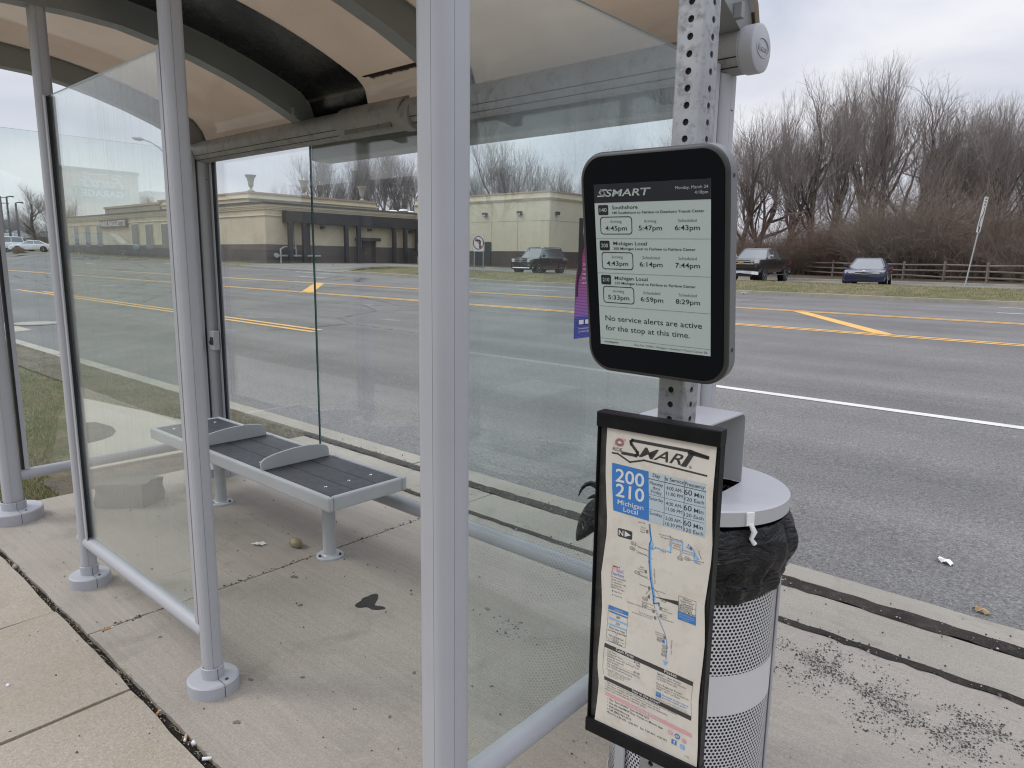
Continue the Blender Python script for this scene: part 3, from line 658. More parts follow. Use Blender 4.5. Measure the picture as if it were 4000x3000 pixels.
frn = Nr.new('ShaderNodeFresnel'); Lr.new(g.ramp(Nr.new('ShaderNodeNewGeometry').outputs['Backfacing'], 0.0, 1.0, 1.5, 1/1.5), frn.inputs['IOR']); mxb = Nr.new('ShaderNodeMixShader'); Lr.new(frn.outputs[0], mxb.inputs[0]); Lr.new(mxa.outputs[0], mxb.inputs[1]); Lr.new(gln.outputs[0], mxb.inputs[2])
Lr.new(mxb.outputs[0], Nr['Material Output'].inputs['Surface'])
ysr = span(0.62, 2.60, 34); RX = [-5.43, -3.93, -2.575, -1.10]
for a, b in zip(RX[:-1], RX[1:]):
    mb = MB(); mb.loft([[(a + 0.012, y, roof_pt(y)), (b - 0.012, y, roof_pt(y))] for y in ysr], closed=False, caps=False); mb.build('roof_panel', mroof, SH, smooth=60)
# ribs: deep curved channels following the arch
low = [(0.62, 2.755), (0.85, 2.783), (1.01, 2.792), (1.3, 2.80), (1.5, 2.792), (1.7, 2.757), (1.86, 2.718), (2.05, 2.662), (2.22, 2.60), (2.35, 2.545), (2.47, 2.49), (2.61, 2.42)]
def lowz(y):
    for (a, za), (b, zb_) in zip(low[:-1], low[1:]):
        if a <= y <= b: return za + (zb_ - za)*(y - a)/(b - a)
    return low[-1][1]
for i, x in enumerate((-5.33, -3.915, -2.565, -1.185)):
    mb = MB(); ys = span(0.62, 2.595, 44); w = 0.045
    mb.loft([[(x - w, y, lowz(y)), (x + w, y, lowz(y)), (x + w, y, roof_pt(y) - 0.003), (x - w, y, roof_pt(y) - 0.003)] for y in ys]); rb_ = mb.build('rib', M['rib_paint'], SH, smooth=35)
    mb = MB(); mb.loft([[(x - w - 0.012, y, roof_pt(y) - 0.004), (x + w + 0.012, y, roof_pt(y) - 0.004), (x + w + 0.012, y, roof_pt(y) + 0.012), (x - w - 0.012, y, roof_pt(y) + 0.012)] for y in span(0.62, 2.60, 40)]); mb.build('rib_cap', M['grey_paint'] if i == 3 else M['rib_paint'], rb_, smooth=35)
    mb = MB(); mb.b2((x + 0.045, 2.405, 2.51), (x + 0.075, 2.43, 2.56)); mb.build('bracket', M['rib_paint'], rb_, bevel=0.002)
mb = MB(); mb.loft([[(x, 2.60, roof_pt(2.60) - 0.02), (x, 2.615, roof_pt(2.60) - 0.02), (x, 2.615, roof_pt(2.60) + 0.012), (x, 2.60, roof_pt(2.60) + 0.012)] for x in (-5.44, -1.12)]); mb.build('roof_trim', M['grey_paint'], SH)
# black sheet under one bay: a roof panel's shade put in as colour, and a torn strip of old film
sol = paint('solar_shade_black', (0.006, 0.006, 0.008), 0.25)
mb = MB(); yy = span(1.35, 2.575, 24)
mb.loft([[(-3.86, y, roof_pt(y, -0.006)), (-3.315 - (0.03 if y > 2.56 else 0), y, roof_pt(y, -0.006))] for y in yy], closed=False, caps=False); mb.build('solar_shade', sol, SH, smooth=60)
mb = MB(); xs = span(-3.27, -2.66, 50); rg = [(x, 2.47, 2.480 + 0.004 + (0.010 if i > 3 else 0) + rng.uniform(-.003, .003)) for i, x in enumerate(xs)]
mb.loft([[(x, a, roof_pt(a, -0.004)), (x, b, roof_pt(b, -0.004))] for x, a, b in rg], closed=False, caps=False); mb.build('film_strip', paint('film', (0.03, 0.024, 0.02), 0.5), SH)
# control box on the far post
mb = MB(); mb.b2((-5.215, YF - 0.06, 0.992), (-5.135, YF - 0.02, 1.135)); cb = mb.build('control_box', M['grey_paint'], SH, bevel=0.004)
mb = MB(); mb.prism(rr_pts(0, 0, 0.022, 0.030, 0.008), 0, 0.004, T=Matrix.Translation((-5.175, YF - 0.0605, 1.06)) @ Matrix.Rotation(PI/2, 4, 'X')); mb.lathe([(0, 0.006), (0.013, 0.006), (0.014, 0)], 12, T=Matrix.Translation((-5.19, YF - 0.0645, 1.05)) @ Matrix.Rotation(PI/2, 4, 'X')); mb.build('lock', M['dark_metal'], cb)

# ================================================================== bench
BX0, BX1, BY0, BY1, BZ = -5.125, -2.943, 1.957, 2.475, 0.488
BE = thing('bench', 'grey framed bench with dark planks standing inside the bus shelter', 'bench', ((BX0 + BX1)/2, (BY0 + BY1)/2, 0))
fr = 0.034; mb = MB()
for lo, hi in (((BX0, BY0, BZ - 0.078), (BX1, BY0 + fr, BZ)), ((BX0, BY1 - fr, BZ - 0.078), (BX1, BY1, BZ)), ((BX0, BY0 + fr, BZ - 0.078), (BX0 + fr, BY1 - fr, BZ)), ((BX1 - fr, BY0 + fr, BZ - 0.078), (BX1, BY1 - fr, BZ))): mb.b2(lo, hi)
mb.build('frame', M['bench_grey'], BE, bevel=0.010)
pw = (BY1 - BY0 - 2*fr - 4*0.004)/3
for i in range(3):
    y0 = BY0 + fr + 0.004 + i*(pw + 0.004); mb = MB(); mb.b2((BX0 + fr + 0.004, y0, BZ - 0.032), (BX1 - fr - 0.004, y0 + pw, BZ - 0.004)); p = mb.build('plank', M['plank'], BE, bevel=0.002)
    for x in (-3.13, -3.80, -4.40, -4.98):
        mb = MB(); mb.lathe([(0, 0.003), (0.007, 0.0022), (0.009, 0.0)], 14, T=Matrix.Translation((x, y0 + pw/2, BZ - 0.004))); mb.build('bolt', M['steel'], p, smooth=50)
ARM = [(0.0, 0.0), (-0.006, 0.035), (0.004, 0.055), (0.024, 0.068), (0.07, 0.080), (0.14, 0.090), (0.22, 0.096), (0.30, 0.096), (0.37, 0.088), (0.42, 0.078), (0.442, 0.064), (0.450, 0.045), (0.452, 0.0)]
for x in (-3.63, -4.37):
    mb = MB(); mb.prism(ARM, -0.007, 0.007, T=Matrix.Translation((x, BY0 + 0.018, BZ - 0.003)) @ Matrix(((0, 0, 1, 0), (1, 0, 0, 0), (0, 1, 0, 0), (0, 0, 0, 1)))); mb.build('armrest', M['bench_grey'], BE, bevel=0.004)
for x in (-3.295, -4.59):
    mb = MB(); mb.tube([(x, 2.19, 0.0), (x, 2.19, BZ - 0.06)], 0.038, 28); lg = mb.build('leg', M['bench_grey'], BE, smooth=40)
    mb = MB(); mb.lathe([(0.036, 0.022), (0.045, 0.014), (0.074, 0.013), (0.077, 0.010), (0.077, 0.0)], 36, c=(x, 2.19)); mb.build('flange', M['bench_grey'], lg, smooth=35)
    for a in (0.6, 2.7, 4.6):
        mb = MB(); mb.lathe([(0, 0.024), (0.007, 0.024), (0.008, 0.012)], 6, c=(x + 0.062*math.cos(a), 2.19 + 0.062*math.sin(a))); mb.build('bolt', M['dark_metal'], lg)

# ================================================================== sign post with square perforated tube
PXc, PYc, PHW = -0.5705, 1.0845, 0.0254
SP = thing('sign_post', 'galvanized square steel post full of round holes beside the shelter', 'sign post', (PXc, PYc, 0))
mb = MB(); ce = 0.0254; rcn = 0.006; fl = PHW - rcn; hr = 0.0056
z = 0.0
while z < 3.05:
    for k in range(4):
        ca, sa = math.cos(k*PI/2), math.sin(k*PI/2)
        def W3(u, zz, d=PHW): return (PXc + u*ca + d*sa, PYc + u*sa - d*ca, zz)
        sq = [(-fl, z), (0, z), (fl, z), (fl, z + ce/2), (fl, z + ce), (0, z + ce), (-fl, z + ce), (-fl, z + ce/2)]
        o = []
        for i in range(8):
            a = R(225 + 45*i); o.append((hr*math.cos(a), z + ce/2 + hr*math.sin(a)))
        vs = [W3(*p) for p in sq] + [W3(*p) for p in o] + [W3(*p, d=PHW - 0.003) for p in o]
        fs = [(i, (i + 1) % 8, 8 + (i + 1) % 8, 8 + i) for i in range(8)] + [(8 + i, 8 + (i + 1) % 8, 16 + (i + 1) % 8, 16 + i) for i in range(8)]
        mb._add(vs, fs)
    z += ce
ztop = z
for k in range(4):
    ca, sa = math.cos(k*PI/2), math.sin(k*PI/2); arc = []
    for i in range(6):
        a = R(-90 + 90*i/5); u, d = fl + rcn*math.cos(a), fl - rcn*math.sin(a)
        arc.append((PXc + u*ca + d*sa, PYc + u*sa - d*ca))
    mb._add([(x, y, 0) for x, y in arc] + [(x, y, ztop) for x, y in arc], [(i, i + 1, 7 + i, 6 + i) for i in range(5)])
mb.build('tube', M['galv'], SP, smooth=50)
mb = MB(); mb.prism(rr_pts(PXc, PYc, PHW - 0.0032, PHW - 0.0032, 0.004, 3), 0.0, ztop - 0.004); mb.build('tube_hollow_shade', paint('hollow_shade_black', (0.012, 0.012, 0.013), 0.8), SP)  # black fill standing for the shade inside the hollow tube
mb = MB(); mb.b2((PXc - 0.031, PYc - 0.031, 0), (PXc + 0.031, PYc + 0.031, 0.22)); mb.build('anchor_sleeve', M['galv'], SP, bevel=0.003)

# ================================================================== e-paper arrivals display
DC, DYAW, DP, DR = (-0.5696, 0.974, 1.6886), 0.0132, -0.1587, -0.0103
TD = frame_T(DC, DYAW, DP, DR)
DI = thing('arrival_display', 'rounded black and grey electronic bus arrival display fixed on the perforated post', 'display', DC)
mb = MB(); rings = []
for off, zz in ((3, -29), (0, -25), (0, -4.5)):
    rings.append([TD @ Vector((x, y, zz)) for x, y in rr_pts(0, 0, 126 - off, 178 - off, 42 - off, 10)])
mb.loft(rings); hs = mb.build('housing', M['housing_grey'], DI, smooth=40)
mb = MB(); mb.loft([[TD @ Vector((x, y, zz)) for x, y in rr_pts(0, 0, 126 - off, 178 - off, 42 - off, 10)] for off, zz in ((0, -4.5), (0.6, -2.6), (3.0, -0.6), (6.5, 0.2))], caps=False); mb.build('bezel_rim', paint('rim_dark', (0.035, 0.036, 0.038), 0.4), DI, smooth=40)
for y in (132, -121):
    mb = MB(); mb.lathe([(0, 0.0006), (0.0032, 0.0005)], 10, T=TD @ Matrix.Translation((126.2, y, -14)) @ Matrix.Rotation(PI/2, 4, 'Y') @ Matrix.Scale(1000, 4)); mb.build('screw', M['black_gasket'], hs)
mb = MB(); mb.prism(rr_pts(0, 0, 119, 171, 37, 10), 0.0, 1.2, T=TD); mb.build('front_glass', M['screen_glass'], DI, smooth=30)
mb = MB(); mb.poly([(-99, -130, 1.5), (99, -130, 1.5), (99, 130, 1.5), (-99, 130, 1.5)], TD); scr = mb.build('screen', M['epaper'], DI)
s = Sheet(TD); Z1, Z2, Z3 = 1.8, 2.0, 2.2
s.rect('eink_dark', -99, 101.7, 99, 130.0, Z1)
# logo: slanted double-hook symbol and wide letters
s.line('eink_light', [(-92, 111.9), (-80.5, 111.9), (-78.2, 114.2)], 2.0, Z2); s.line('eink_light', [(-88.8, 117.2), (-86.2, 121.2), (-75.4, 121.2)], 2.0, Z2)
for a0, a1 in ((20, 190), (200, 370)):
    s.line('eink_light', [(-83.2 + 3.7*math.cos(R(a0 + (a1 - a0)*i/10)), 116.4 + 3.4*math.sin(R(a0 + (a1 - a0)*i/10))) for i in range(11)], 2.2, Z2)
s.text('eink_light', 'SMART', -77.5, 111.0, 10.4, 'l', bold=0.0140, shear=0.18, z=Z2, width=79); s.line('eink_light', [(-14, 120.9), (2.0, 120.9)], 1.7, Z2)
s.text('eink_light', 'Monday, March 24', 94.9, 117.4, 4.4, 'r', z=Z2, width=51.5); s.text('eink_light', '4:18pm', 94.9, 110.0, 4.4, 'r', z=Z2, width=20.8)
rows = [(0.0, '140', 'Southshore', '140 Southshore to Fairlane to Dearborn Transit Center', 155.6, 46, ('Arriving', '4:45pm'), ('Arriving', '5:47pm'), ('Scheduled', '6:43pm')),
        (55.6, '200', 'Michigan Local', '200 Michigan Local to Fairlane to Fairlane Center', 141.6, 60.4, ('Arriving', '4:43pm'), ('Scheduled', '6:14pm'), ('Scheduled', '7:44pm')),
        (110.9, '210', 'Michigan Local', '210 Michigan Local to Fairlane to Fairlane Center', 141.6, 60.4, ('Arriving', '5:33pm'), ('Scheduled', '6:59pm'), ('Scheduled', '8:29pm'))]
for d, num, t1, t2, w2, w1, a, b, c in rows:
    s.rrect('eink_dark', -92.3, 82.8 - d, -73.6, 98.2 - d, 2, Z1); s.text('eink_light', num, -83, 87.7 - d, 5.9, 'c', bold=0.0110, z=Z2, width=13)
    s.text('eink_dark', t1, -66.5, 91.3 - d, 5.6, 'l', bold=0.0060, z=Z1, width=w1); s.text('eink_dark', t2, -66.5, 84.0 - d, 3.9, 'l', bold=0.0070, z=Z1, width=w2)
    s.rbox('eink_dark', -89, 53.0 - d, -31.6, 79.5 - d, 5, 1.25, Z1)
    for cx, (lab, tm) in ((-60.4, a), (0.6, b), (62, c)):
        s.text('eink_mid', lab, cx, 70.4 - d, 4.4, 'c', z=Z1, width=21 if lab == 'Arriving' else 29.6); s.text('eink_dark', tm, cx, 58.6 - d, 7.2, 'c', bold=0.0050, z=Z1, width=40)
for y in (45.8, -9.5, -64.4, -119.5): s.line('eink_mid', [(-98.5, y), (98.5, y)], 0.45, Z1)
s.text('eink_dark', 'No service alerts are active', -87.3, -88.5, 9.0, 'l', z=Z1, width=172.4); s.text('eink_dark', 'for the stop at this time.', -87.3, -105.0, 9.0, 'l', z=Z1, width=152.5)
s.text('eink_dark', 'connectpoint', -91.6, -126.3, 3.2, 'l', bold=0.0050, z=Z1, width=27.7); s.text('eink_mid', 'Stop No. 23684 - Michigan + Dearborn Transit Center EB', -33.9, -126.7, 3.3, 'l', z=Z1, width=127.8)
s.build(scr, {'eink_dark': 'dark_print', 'eink_mid': 'grey_print', 'eink_light': 'light_print'})
mb = MB(); mb.b2((PXc - 0.02, 1.022, 1.60), (PXc + 0.02, PYc - PHW, 1.655)); mb.b2((PXc - 0.02, 1.002, 1.72), (PXc + 0.02, PYc - PHW, 1.775)); mb.build('mounting_bracket', M['dark_metal'], DI)

# ================================================================== route map case
MC, MYAW = (-0.5676, 1.0117, 1.1325), 0.0614
TM = frame_T(MC, MYAW)
MA = thing('route_map_case', 'tall narrow black case with a wrinkled cream bus timetable and route map', 'map case', MC)
mb = MB(); mb.box((0, 0, -12), (214, 560, 14), TM); mb.build('back_panel', M['case_inner'], MA)
mb = MB(); mb.box((0, 296, -8), (224, 27, 27), TM); mb.build('top_cap', M['case_black'], MA, bevel=0.002)
mb = MB(); mb.box((0, -295.5, -8), (226, 27, 27), TM); mb.build('bottom_cap', M['case_black'], MA, bevel=0.002)
for sx in (-1, 1):
    mb = MB(); mb.box((sx*110.3, 0, -9), (2.5, 565, 21), TM); mb.build('side_frame', M['case_black'], MA, bevel=0.001)
Lp = [(-92.5, 284), (-93.3, 242), (-92.3, 198), (-89, 155), (-86, 120), (-85.6, 88), (-90, 45), (-93.6, 11), (-91, -20), (-88.8, -55), (-90.5, -99), (-94, -150), (-93.4, -175), (-89.4, -203), (-91.5, -240), (-95.5, -283)]
Rp = [(104.8, 284), (104, 242), (103.3, 198), (105.5, 155), (108.2, 120), (107.8, 88), (104.5, 45), (101.8, 11), (104.5, -20), (106.6, -55), (105, -99), (103.4, -130), (102.6, -160), (104.5, -203), (106.5, -240), (107.1, -283)]
def lerp_edge(P, y):
    for (xa, ya), (xb, yb) in zip(P[:-1], P[1:]):
        if yb <= y <= ya: return xa + (xb - xa)*(ya - y)/(ya - yb)
    return P[-1][0]
mb = MB(); ys = span(284, -283, 70); rings = [[TM @ Vector((lerp_edge(Lp, y) + (lerp_edge(Rp, y) - lerp_edge(Lp, y))*i/10, y, 0)) for i in range(11)] for y in ys]
mb.loft(rings, closed=False, caps=False); mb.f = [tuple(reversed(f)) for f in mb.f]; pp = mb.build('paper', M['paper'], MA, smooth=60)
s = Sheet(TM); A1, A2, A3 = 0.35, 0.6, 0.85
# pink double-hook symbol
for a0, a1 in ((15, 195), (195, 375)):
    s.line('ink_pink', [(-67.3 + 6.4*math.cos(R(a0 + (a1 - a0)*i/12)), 259.4 + 4.6*math.sin(R(a0 + (a1 - a0)*i/12))) for i in range(13)], 4.4, A1)
s.line('ink_pink', [(-76, 254.2), (-66, 254.2)], 3.6, A1); s.line('ink_pink', [(-68, 265), (-57.5, 265)], 3.6, A1)
s.text('ink_black', 'RIDE', -80, 243.2, 6.6, 'l', bold=0.0040, z=A1, width=18.4)
# long lettering: S with a bar that runs into the T
s.line('ink_black', [(-60.5, 241.9), (-35, 241.9), (-31.8, 244.5), (-32.6, 248), (-44.6, 260.5), (-45.6, 264.5), (-42.6, 267.3), (62, 267.0), (91, 262.2)], 5.2, A1)
s.line('ink_black', [(60, 264.0), (90.0, 261.6)], 5.6, A1)
s.text('ink_black', 'MAR', -29.5, 241.2, 18.2, 'l', bold=0.0080, shear=0.42, z=A1, width=80); s.poly('ink_black', [(46, 239.4), (56, 239.4), (70.5, 266), (61.5, 266)], A1)
s.line('ink_black', [(-80.2, 238.6), (-70.1, 239), (-45.9, 228.4), (-19.6, 236.6), (90.8, 232)], 2.9, A1); s.text('ink_black', '®', 61, 238.4, 4.5, 'l', z=A1)
s.poly('ink_blue', [(-80.2, 220.8), (-78.5, 180), (-74, 135.3), (-4.9, 132.6), (-6, 160), (-10.3, 219)], A1)
s.text('ink_white', '200', -44.5, 189.5, 23, 'c', bold=0.0150, z=A2, width=55); s.text('ink_white', '210', -43, 163, 23, 'c', bold=0.0150, z=A2, width=55)
s.text('ink_white', 'Michigan', -41, 149.0, 8.6, 'c', bold=0.0060, z=A2, width=50); s.text('ink_white', 'Local', -40, 138.2, 8.6, 'c', bold=0.0060, z=A2, width=28)
s.poly('ink_lightblue', [(-9.9, 219), (90.4, 218.4), (95.1, 128.8), (-4.6, 132.4)], A1)
s.text('ink_black', 'Day', 5, 211.3, 6.2, 'c', bold=0.0060, z=A2, width=13.5); s.text('ink_black', 'In Service', 37, 210, 6.2, 'c', bold=0.0060, z=A2, width=33); s.text('ink_black', 'Frequency', 73, 209, 6.2, 'c', bold=0.0060, z=A2, width=33)
for y, w in ((206.8, 1.0), (180, 0.55), (154, 0.55)): s.line('ink_black', [(-9, y), (92, y - 1.2)], w, A2)
for x in (20.2, 55): s.line('ink_black', [(x, 217), (x + 2.6, 131)], 0.6, A2)
for i, (day, t1, t2, y) in enumerate((('Monday', '4:00 AM-', '11:00 PM', 206), ('Saturday', '4:30 AM-', '11:00 PM', 179.5), ('Sunday', '5:00 AM-', '10:30 PM', 153.5))):
    k = i*0.9; s.text('ink_black', day, 5.5 + k, y - 8.5, 5.6, 'c', z=A2, width=24 if i != 1 else 26)
    if i == 0: s.text('ink_black', 'thru', 5.5, y - 15.8, 5.2, 'c', z=A2, width=13); s.text('ink_black', 'Friday', 6, y - 23, 5.6, 'c', z=A2, width=19.5)
    s.text('ink_black', t1, 38 + k, y - 11, 6.0, 'c', z=A2, width=29); s.text('ink_black', t2, 38.5 + k, y - 20.5, 6.0, 'c', z=A2, width=29)
    s.text('ink_black', '60', 62 + k, y - 12.5, 9.2, 'c', bold=0.0050, z=A2, width=14); s.text('ink_black', 'Min', 81 + k, y - 12.5, 7.0, 'c', bold=0.0050, z=A2, width=16); s.text('ink_black', '120 Each', 73.5 + k, y - 22.5, 6.2, 'c', z=A2, width=33)
# north arrow
s.rrect('ink_black', -63.3, 90.2, -35, 105.8, 3, A1); s.text('ink_white', 'N', -56.6, 93, 10, 'c', bold=0.0150, z=A2, width=9); s.poly('ink_white', [(-49.5, 92.5), (-37.5, 98), (-49.5, 103.5)], A2)
# route line
route = [(-3.4, 126), (-1.2, 112), (1.4, 99.6), (-1.2, 92), (-1.7, 85.6), (-0.5, 60), (3.5, 31), (7.5, 14), (10.6, 0.4), (10.9, -6), (12.1, -12.3), (21.7, -9.0), (22, -13.2)]
s.line('ink_blue', route, 2.6, A1); s.line('ink_route', [(x + 2.3, y) for x, y in route[3:10]], 1.7, A2); s.line('ink_route', [(1.4, 99.6), (5, 94), (3.6, 87), (-1.7, 85.6)], 1.3, A2)
s.line('ink_route', [(0, 85.6), (4, 84), (10, 88.6), (16, 88.8), (37.1, 87.6), (38, 110.8), (57.5, 111), (57.8, 97.7), (79.5, 97.3), (76, 104), (68.2, 109.7), (66.5, 105.6)], 1.9, A1); s.line('ink_route', [(79.5, 97.3), (86.3, 89.4), (79, 89.6), (79.5, 96)], 1.7, A1)
s.line('ink_grey', [(12.1, -13), (16, -25), (26, -45), (36, -62), (39.5, -74), (39.4, -92), (40.5, -106)], 0.6, A1)
dash = [(17, -22), (24, -37), (31, -51), (37, -64), (40.5, -78), (40.6, -94), (39.5, -108)]
for (xa, ya), (xb, yb) in zip(dash[:-1], dash[1:]):
    for q in range(3): s.line('ink_route', [(xa + (xb - xa)*(q + .15)/3, ya + (yb - ya)*(q + .15)/3), (xa + (xb - xa)*(q + .65)/3, ya + (yb - ya)*(q + .65)/3)], 1.2, A1)
s.poly('ink_route', [(34.5, -110), (44.5, -110), (38.8, -119.5)], A1)
for t_, x, y, w in (('John Hix', -18, 125.2, 13), ('Ford', -15, 117, 8), ('Truck', -15, 113, 10), ('Plant', -15, 109, 9), ('Newburgh', 48, 112.2, 18), ('Howard Ternes', 27, 113.5, 24), ('Packaging Co.', 29, 109.2, 21), ('Wayne', 24, 84.6, 10), ('Merriman', -14, 80, 17), ('Middlebelt', -14, 69.5, 18), ('20th', -14, 45, 8), ('District', -15, 41, 13), ('Court', -14, 37, 9), ('Telegraph', -11, 30, 18), ('Westborn', -8, 12.5, 18), ('Westland', 47, 104, 15), ('Park &', 49, 100, 11), ('Ride Lot', 48, 96, 14), ('Central City', 70, 92.2, 22), ('Meijer', 70, 103, 10), ('Westland', 88, 85, 15), ('Center', 86, 81, 11), ('Fairlane', 31, -17, 14), ('Town Center', 37, -21.5, 21), ('Ford', 32, -28, 8), ('World', 32, -32, 9), ('Headquarters', 39, -36, 22), ('Dearborn Administrative Center', -13, -27, 50), ('Ford Community', -1, -39, 27), ('& Performing Arts Center', -9, -43, 40), ('Advanced', 26, -64, 17), ('Technology', 26, -68, 19), ('Academy', 28, -72, 15), ('Outer Drive', 22, 11, 20), ('Southfield Fwy', 0, -17.5, 22)):
    s.text('ink_grey', t_, x, y, 2.6, 'c', z=A1, width=w)
for x, y, a, w, t_ in ((8.3, 50, -1.45, 27, 'Michigan Ave.'), (47.5, -68, -1.55, 27, 'Michigan Ave.'), (36.2, 98, 1.55, 19, 'Cherry Hill'), (84.5, 104, -1.15, 15, 'Warren'), (55.8, 86, 1.5, 9, 'Ford'), (-3, -1, 1.0, 14, 'Oakwood')): s.text('ink_grey', t_, x, y, 2.6, 'l', z=A1, ang=a, width=w)
for x, y, t_ in ((-32, 85.2, '261'), (-33.5, 75.5, '280'), (-22, 34, '275'), (30, -1.0, '275'), (-4.5, -9.5, '140'), (-5, -22, '160'), (55, 82, '255'), (67.5, 85, '250'), (26.5, -75.5, '830'), (37, -84.5, '255'), (36.5, -92, '261'), (36, -99.5, '830')):
    s.rbox('ink_grey', x - 5, y - 3, x + 5, y + 3, 2.8, 0.5, A1); s.text('ink_grey', t_, x, y - 1.7, 3.4, 'c', bold=0.0050, z=A2, width=7.6)
for x0, y0, x1, y1 in ((-27, 83.5, -3, 79), (-28.5, 74.5, 6, 66.5), (-17, 32, 2, 27.5), (25, 1.5, 12, 14), (-1.5, -6, 6, 5), (0, -22, 12, -22.5), (57.5, 85, 57.7, 97), (72.5, 84.5, 79, 84.5)): s.line('ink_grey', [(x0, y0), (x1, y1)], 0.5, A1)
for x, y in ((-7, 113), (-6, 40.5), (2.2, 12.5), (2.5, -3.5), (25, -17.5), (26, -31), (12.5, -27), (16, -38), (36, -67.5), (72.5, 104.5)): s.rect('ink_grey', x - 2, y - 3, x + 2, y + 3, A1)
s.rect('ink_route', 78, 83, 86, 86.5, A1); s.rect('ink_blue', 32, -78.5, 36, -73, A1)
# on demand service block
s.text('ink_black', 'SMART', -63, 31, 3, 'c', bold=0.0100, shear=0.3, z=A1, width=15); s.text('ink_pink', 'Fl', -72, 23.4, 9, 'l', bold=0.0150, z=A1, width=11); s.text('ink_purple', 'ex', -60.5, 23.4, 8.4, 'l', bold=0.0150, z=A1, width=12.5); s.text('ink_blue', 'Dearborn', -72.5, 16, 6, 'l', z=A1, width=25)
for i, t_ in enumerate(('On-demand public', 'transit service.', 'To schedule a ride,', 'download the', 'SMART Flex app.')): s.text('ink_grey', t_, -73, 10.5 - 4.9*i, 3.1, 'l', bold=0.0040, z=A1, width=(30, 24, 31, 22, 27)[i])
s.text('ink_grey', 'App Store', -66, -15.5, 2.8, 'l', z=A1, width=16); s.text('ink_grey', 'Google Play', -65, -23, 2.6, 'l', z=A1, width=16); s.rect('ink_grey', -70, -16, -67.5, -13, A1); s.poly('ink_grey', [(-69.5, -23.5), (-66.8, -22), (-69.5, -20.5)], A1)
# legend
s.line('ink_grey', [(-75.4, -44), (-78, -113.5), (-38.6, -115), (-35.6, -45), (-75.4, -44)], 0.5, A1); s.poly('ink_blue', [(-75.4, -44), (-35.7, -45.2), (-36, -52), (-75.7, -51)], A2); s.text('ink_lightblue', 'Legend', -55.5, -50.2, 5.2, 'c', z=A3, width=17)
s.line('ink_blue', [(-72.5, -55), (-38, -56)], 2.6, A2); s.text('ink_black', '200', -55.5, -64.2, 5, 'c', z=A1, width=8); s.line('ink_route', [(-72.8, -68), (-38, -69)], 2.6, A2); s.text('ink_black', '210', -56, -77, 5, 'c', z=A1, width=8)
for q in range(5): s.line('ink_route', [(-72.5 + 7.4*q, -80.2), (-68.5 + 7.4*q, -80.4)], 2.8, A1)
for i, (t_, w) in enumerate((('Peak hour trips', 31), ('currently suspended', 38))): s.text('ink_black', t_, -56.5, -88 - 5.2*i, 4, 'c', z=A1, width=w)
s.text('ink_purple', 'P', -57, -98.6, 5, 'c', z=A1); s.text('ink_black', 'Park & Ride Lot', -57.5, -103.6, 4, 'c', z=A1, width=30); s.line('ink_grey', [(-76, -107.6), (-41, -108.2)], 0.5, A1); s.rrect('paper', -65, -110.6, -53, -105.2, 2.4, A2); s.rbox('ink_grey', -65, -110.6, -53, -105.2, 2.4, 0.5, A2); s.text('ink_black', 'XXX', -59, -109.6, 3.8, 'c', z=A3, width=9); s.text('ink_black', 'Transfer Route', -59, -114.4, 3.4, 'c', z=A1, width=29)
# transit centre box with pointer
s.poly('ink_black', [(11, 0.2), (56.8, 6), (56.8, -1.5)], A1); s.line('ink_grey', [(56.7, 16), (87.1, 15.1), (88.8, -26.3), (57.4, -25.5), (56.7, 16)], 0.6, A1); s.line('ink_grey', [(56.6, 2), (87.6, 1)], 0.5, A1); s.poly('ink_blue', [(56.6, -11.1), (88.1, -12), (88.8, -26.3), (57.4, -25.5)], A2)
for i, (t_, w) in enumerate((('Dearborn', 15), ('Transit Center:', 25), ('Connections', 20))): s.text('ink_black', t_, 72, 11.2 - 4.2*i, 3.2, 'c', z=A1, width=w)
for i, (t_, w) in enumerate((('140 Southshore', 25), ('160 Downriver', 23), ('250 Ford Road', 23), ('261 FAST Michigan', 30))): s.text('ink_black', t_, 57.8, -1.6 - 3.1*i, 2.7, 'l', bold=0.0050, z=A1, width=w)
for i, (t_, w) in enumerate((('261 FAST Michigan', 27), ('to/from downtown', 26), ('Detroit', 11))): s.text('ink_lightblue', t_, 72.8, -16.8 - 3.6*i, 2.6, 'c', z=A3, width=w)
# fares
s.poly('ink_black', [(-80.5, -119.9), (91.4, -128.6), (90.7, -136.8), (-81, -128.1)], A1); s.text('ink_white', 'Cash Fares', -39, -127.6, 5.8, 'c', bold=0.0075, z=A2, width=36, ang=-0.05); s.text('ink_white', 'Passes', 50, -132.2, 5.8, 'c', bold=0.0075, z=A2, width=23, ang=-0.05)
s.line('ink_grey', [(-81, -128), (-82.7, -168), (-79.5, -183)], 0.5, A1); s.line('ink_grey', [(90.7, -136.8), (89.5, -165), (92, -192)], 0.5, A1)
for i, (a, b) in enumerate((('Full Fare ..............................', '$2.00'), ('Reduced* Fare ......................', '50¢'), ('(Disabled, Seniors 65+ and Youth 6-18;', ''), ('proper ID required*)', ''), ('Park & Ride ..........................', '$2.50'), ('(50¢ upcharge required when transferring', ''), ('with a full or reduced fare pass)', ''))):
    y = -134.5 - 5.0*i; s.text('ink_grey', a, -74, y, 3.5, 'l', z=A1, width=(56, 58, 64, 34, 54, 66, 52)[i], ang=-0.03)
    if b: s.text('ink_black', b, -8, y - 1.6, 3.8, 'r', z=A1, ang=-0.03)
for i in range(5): s.text('ink_grey', ('*Proper ID for Reduced Fare includes:', '• SMART or DDOT Reduced Fare ID', '• Driver License / State ID', '• School ID with picture', '• Medicare Card')[i], -76 + (3 if i else 0), -170 - 2.9*i, 2.0, 'l', z=A1, width=(52, 46, 36, 34, 22)[i], ang=-0.03)
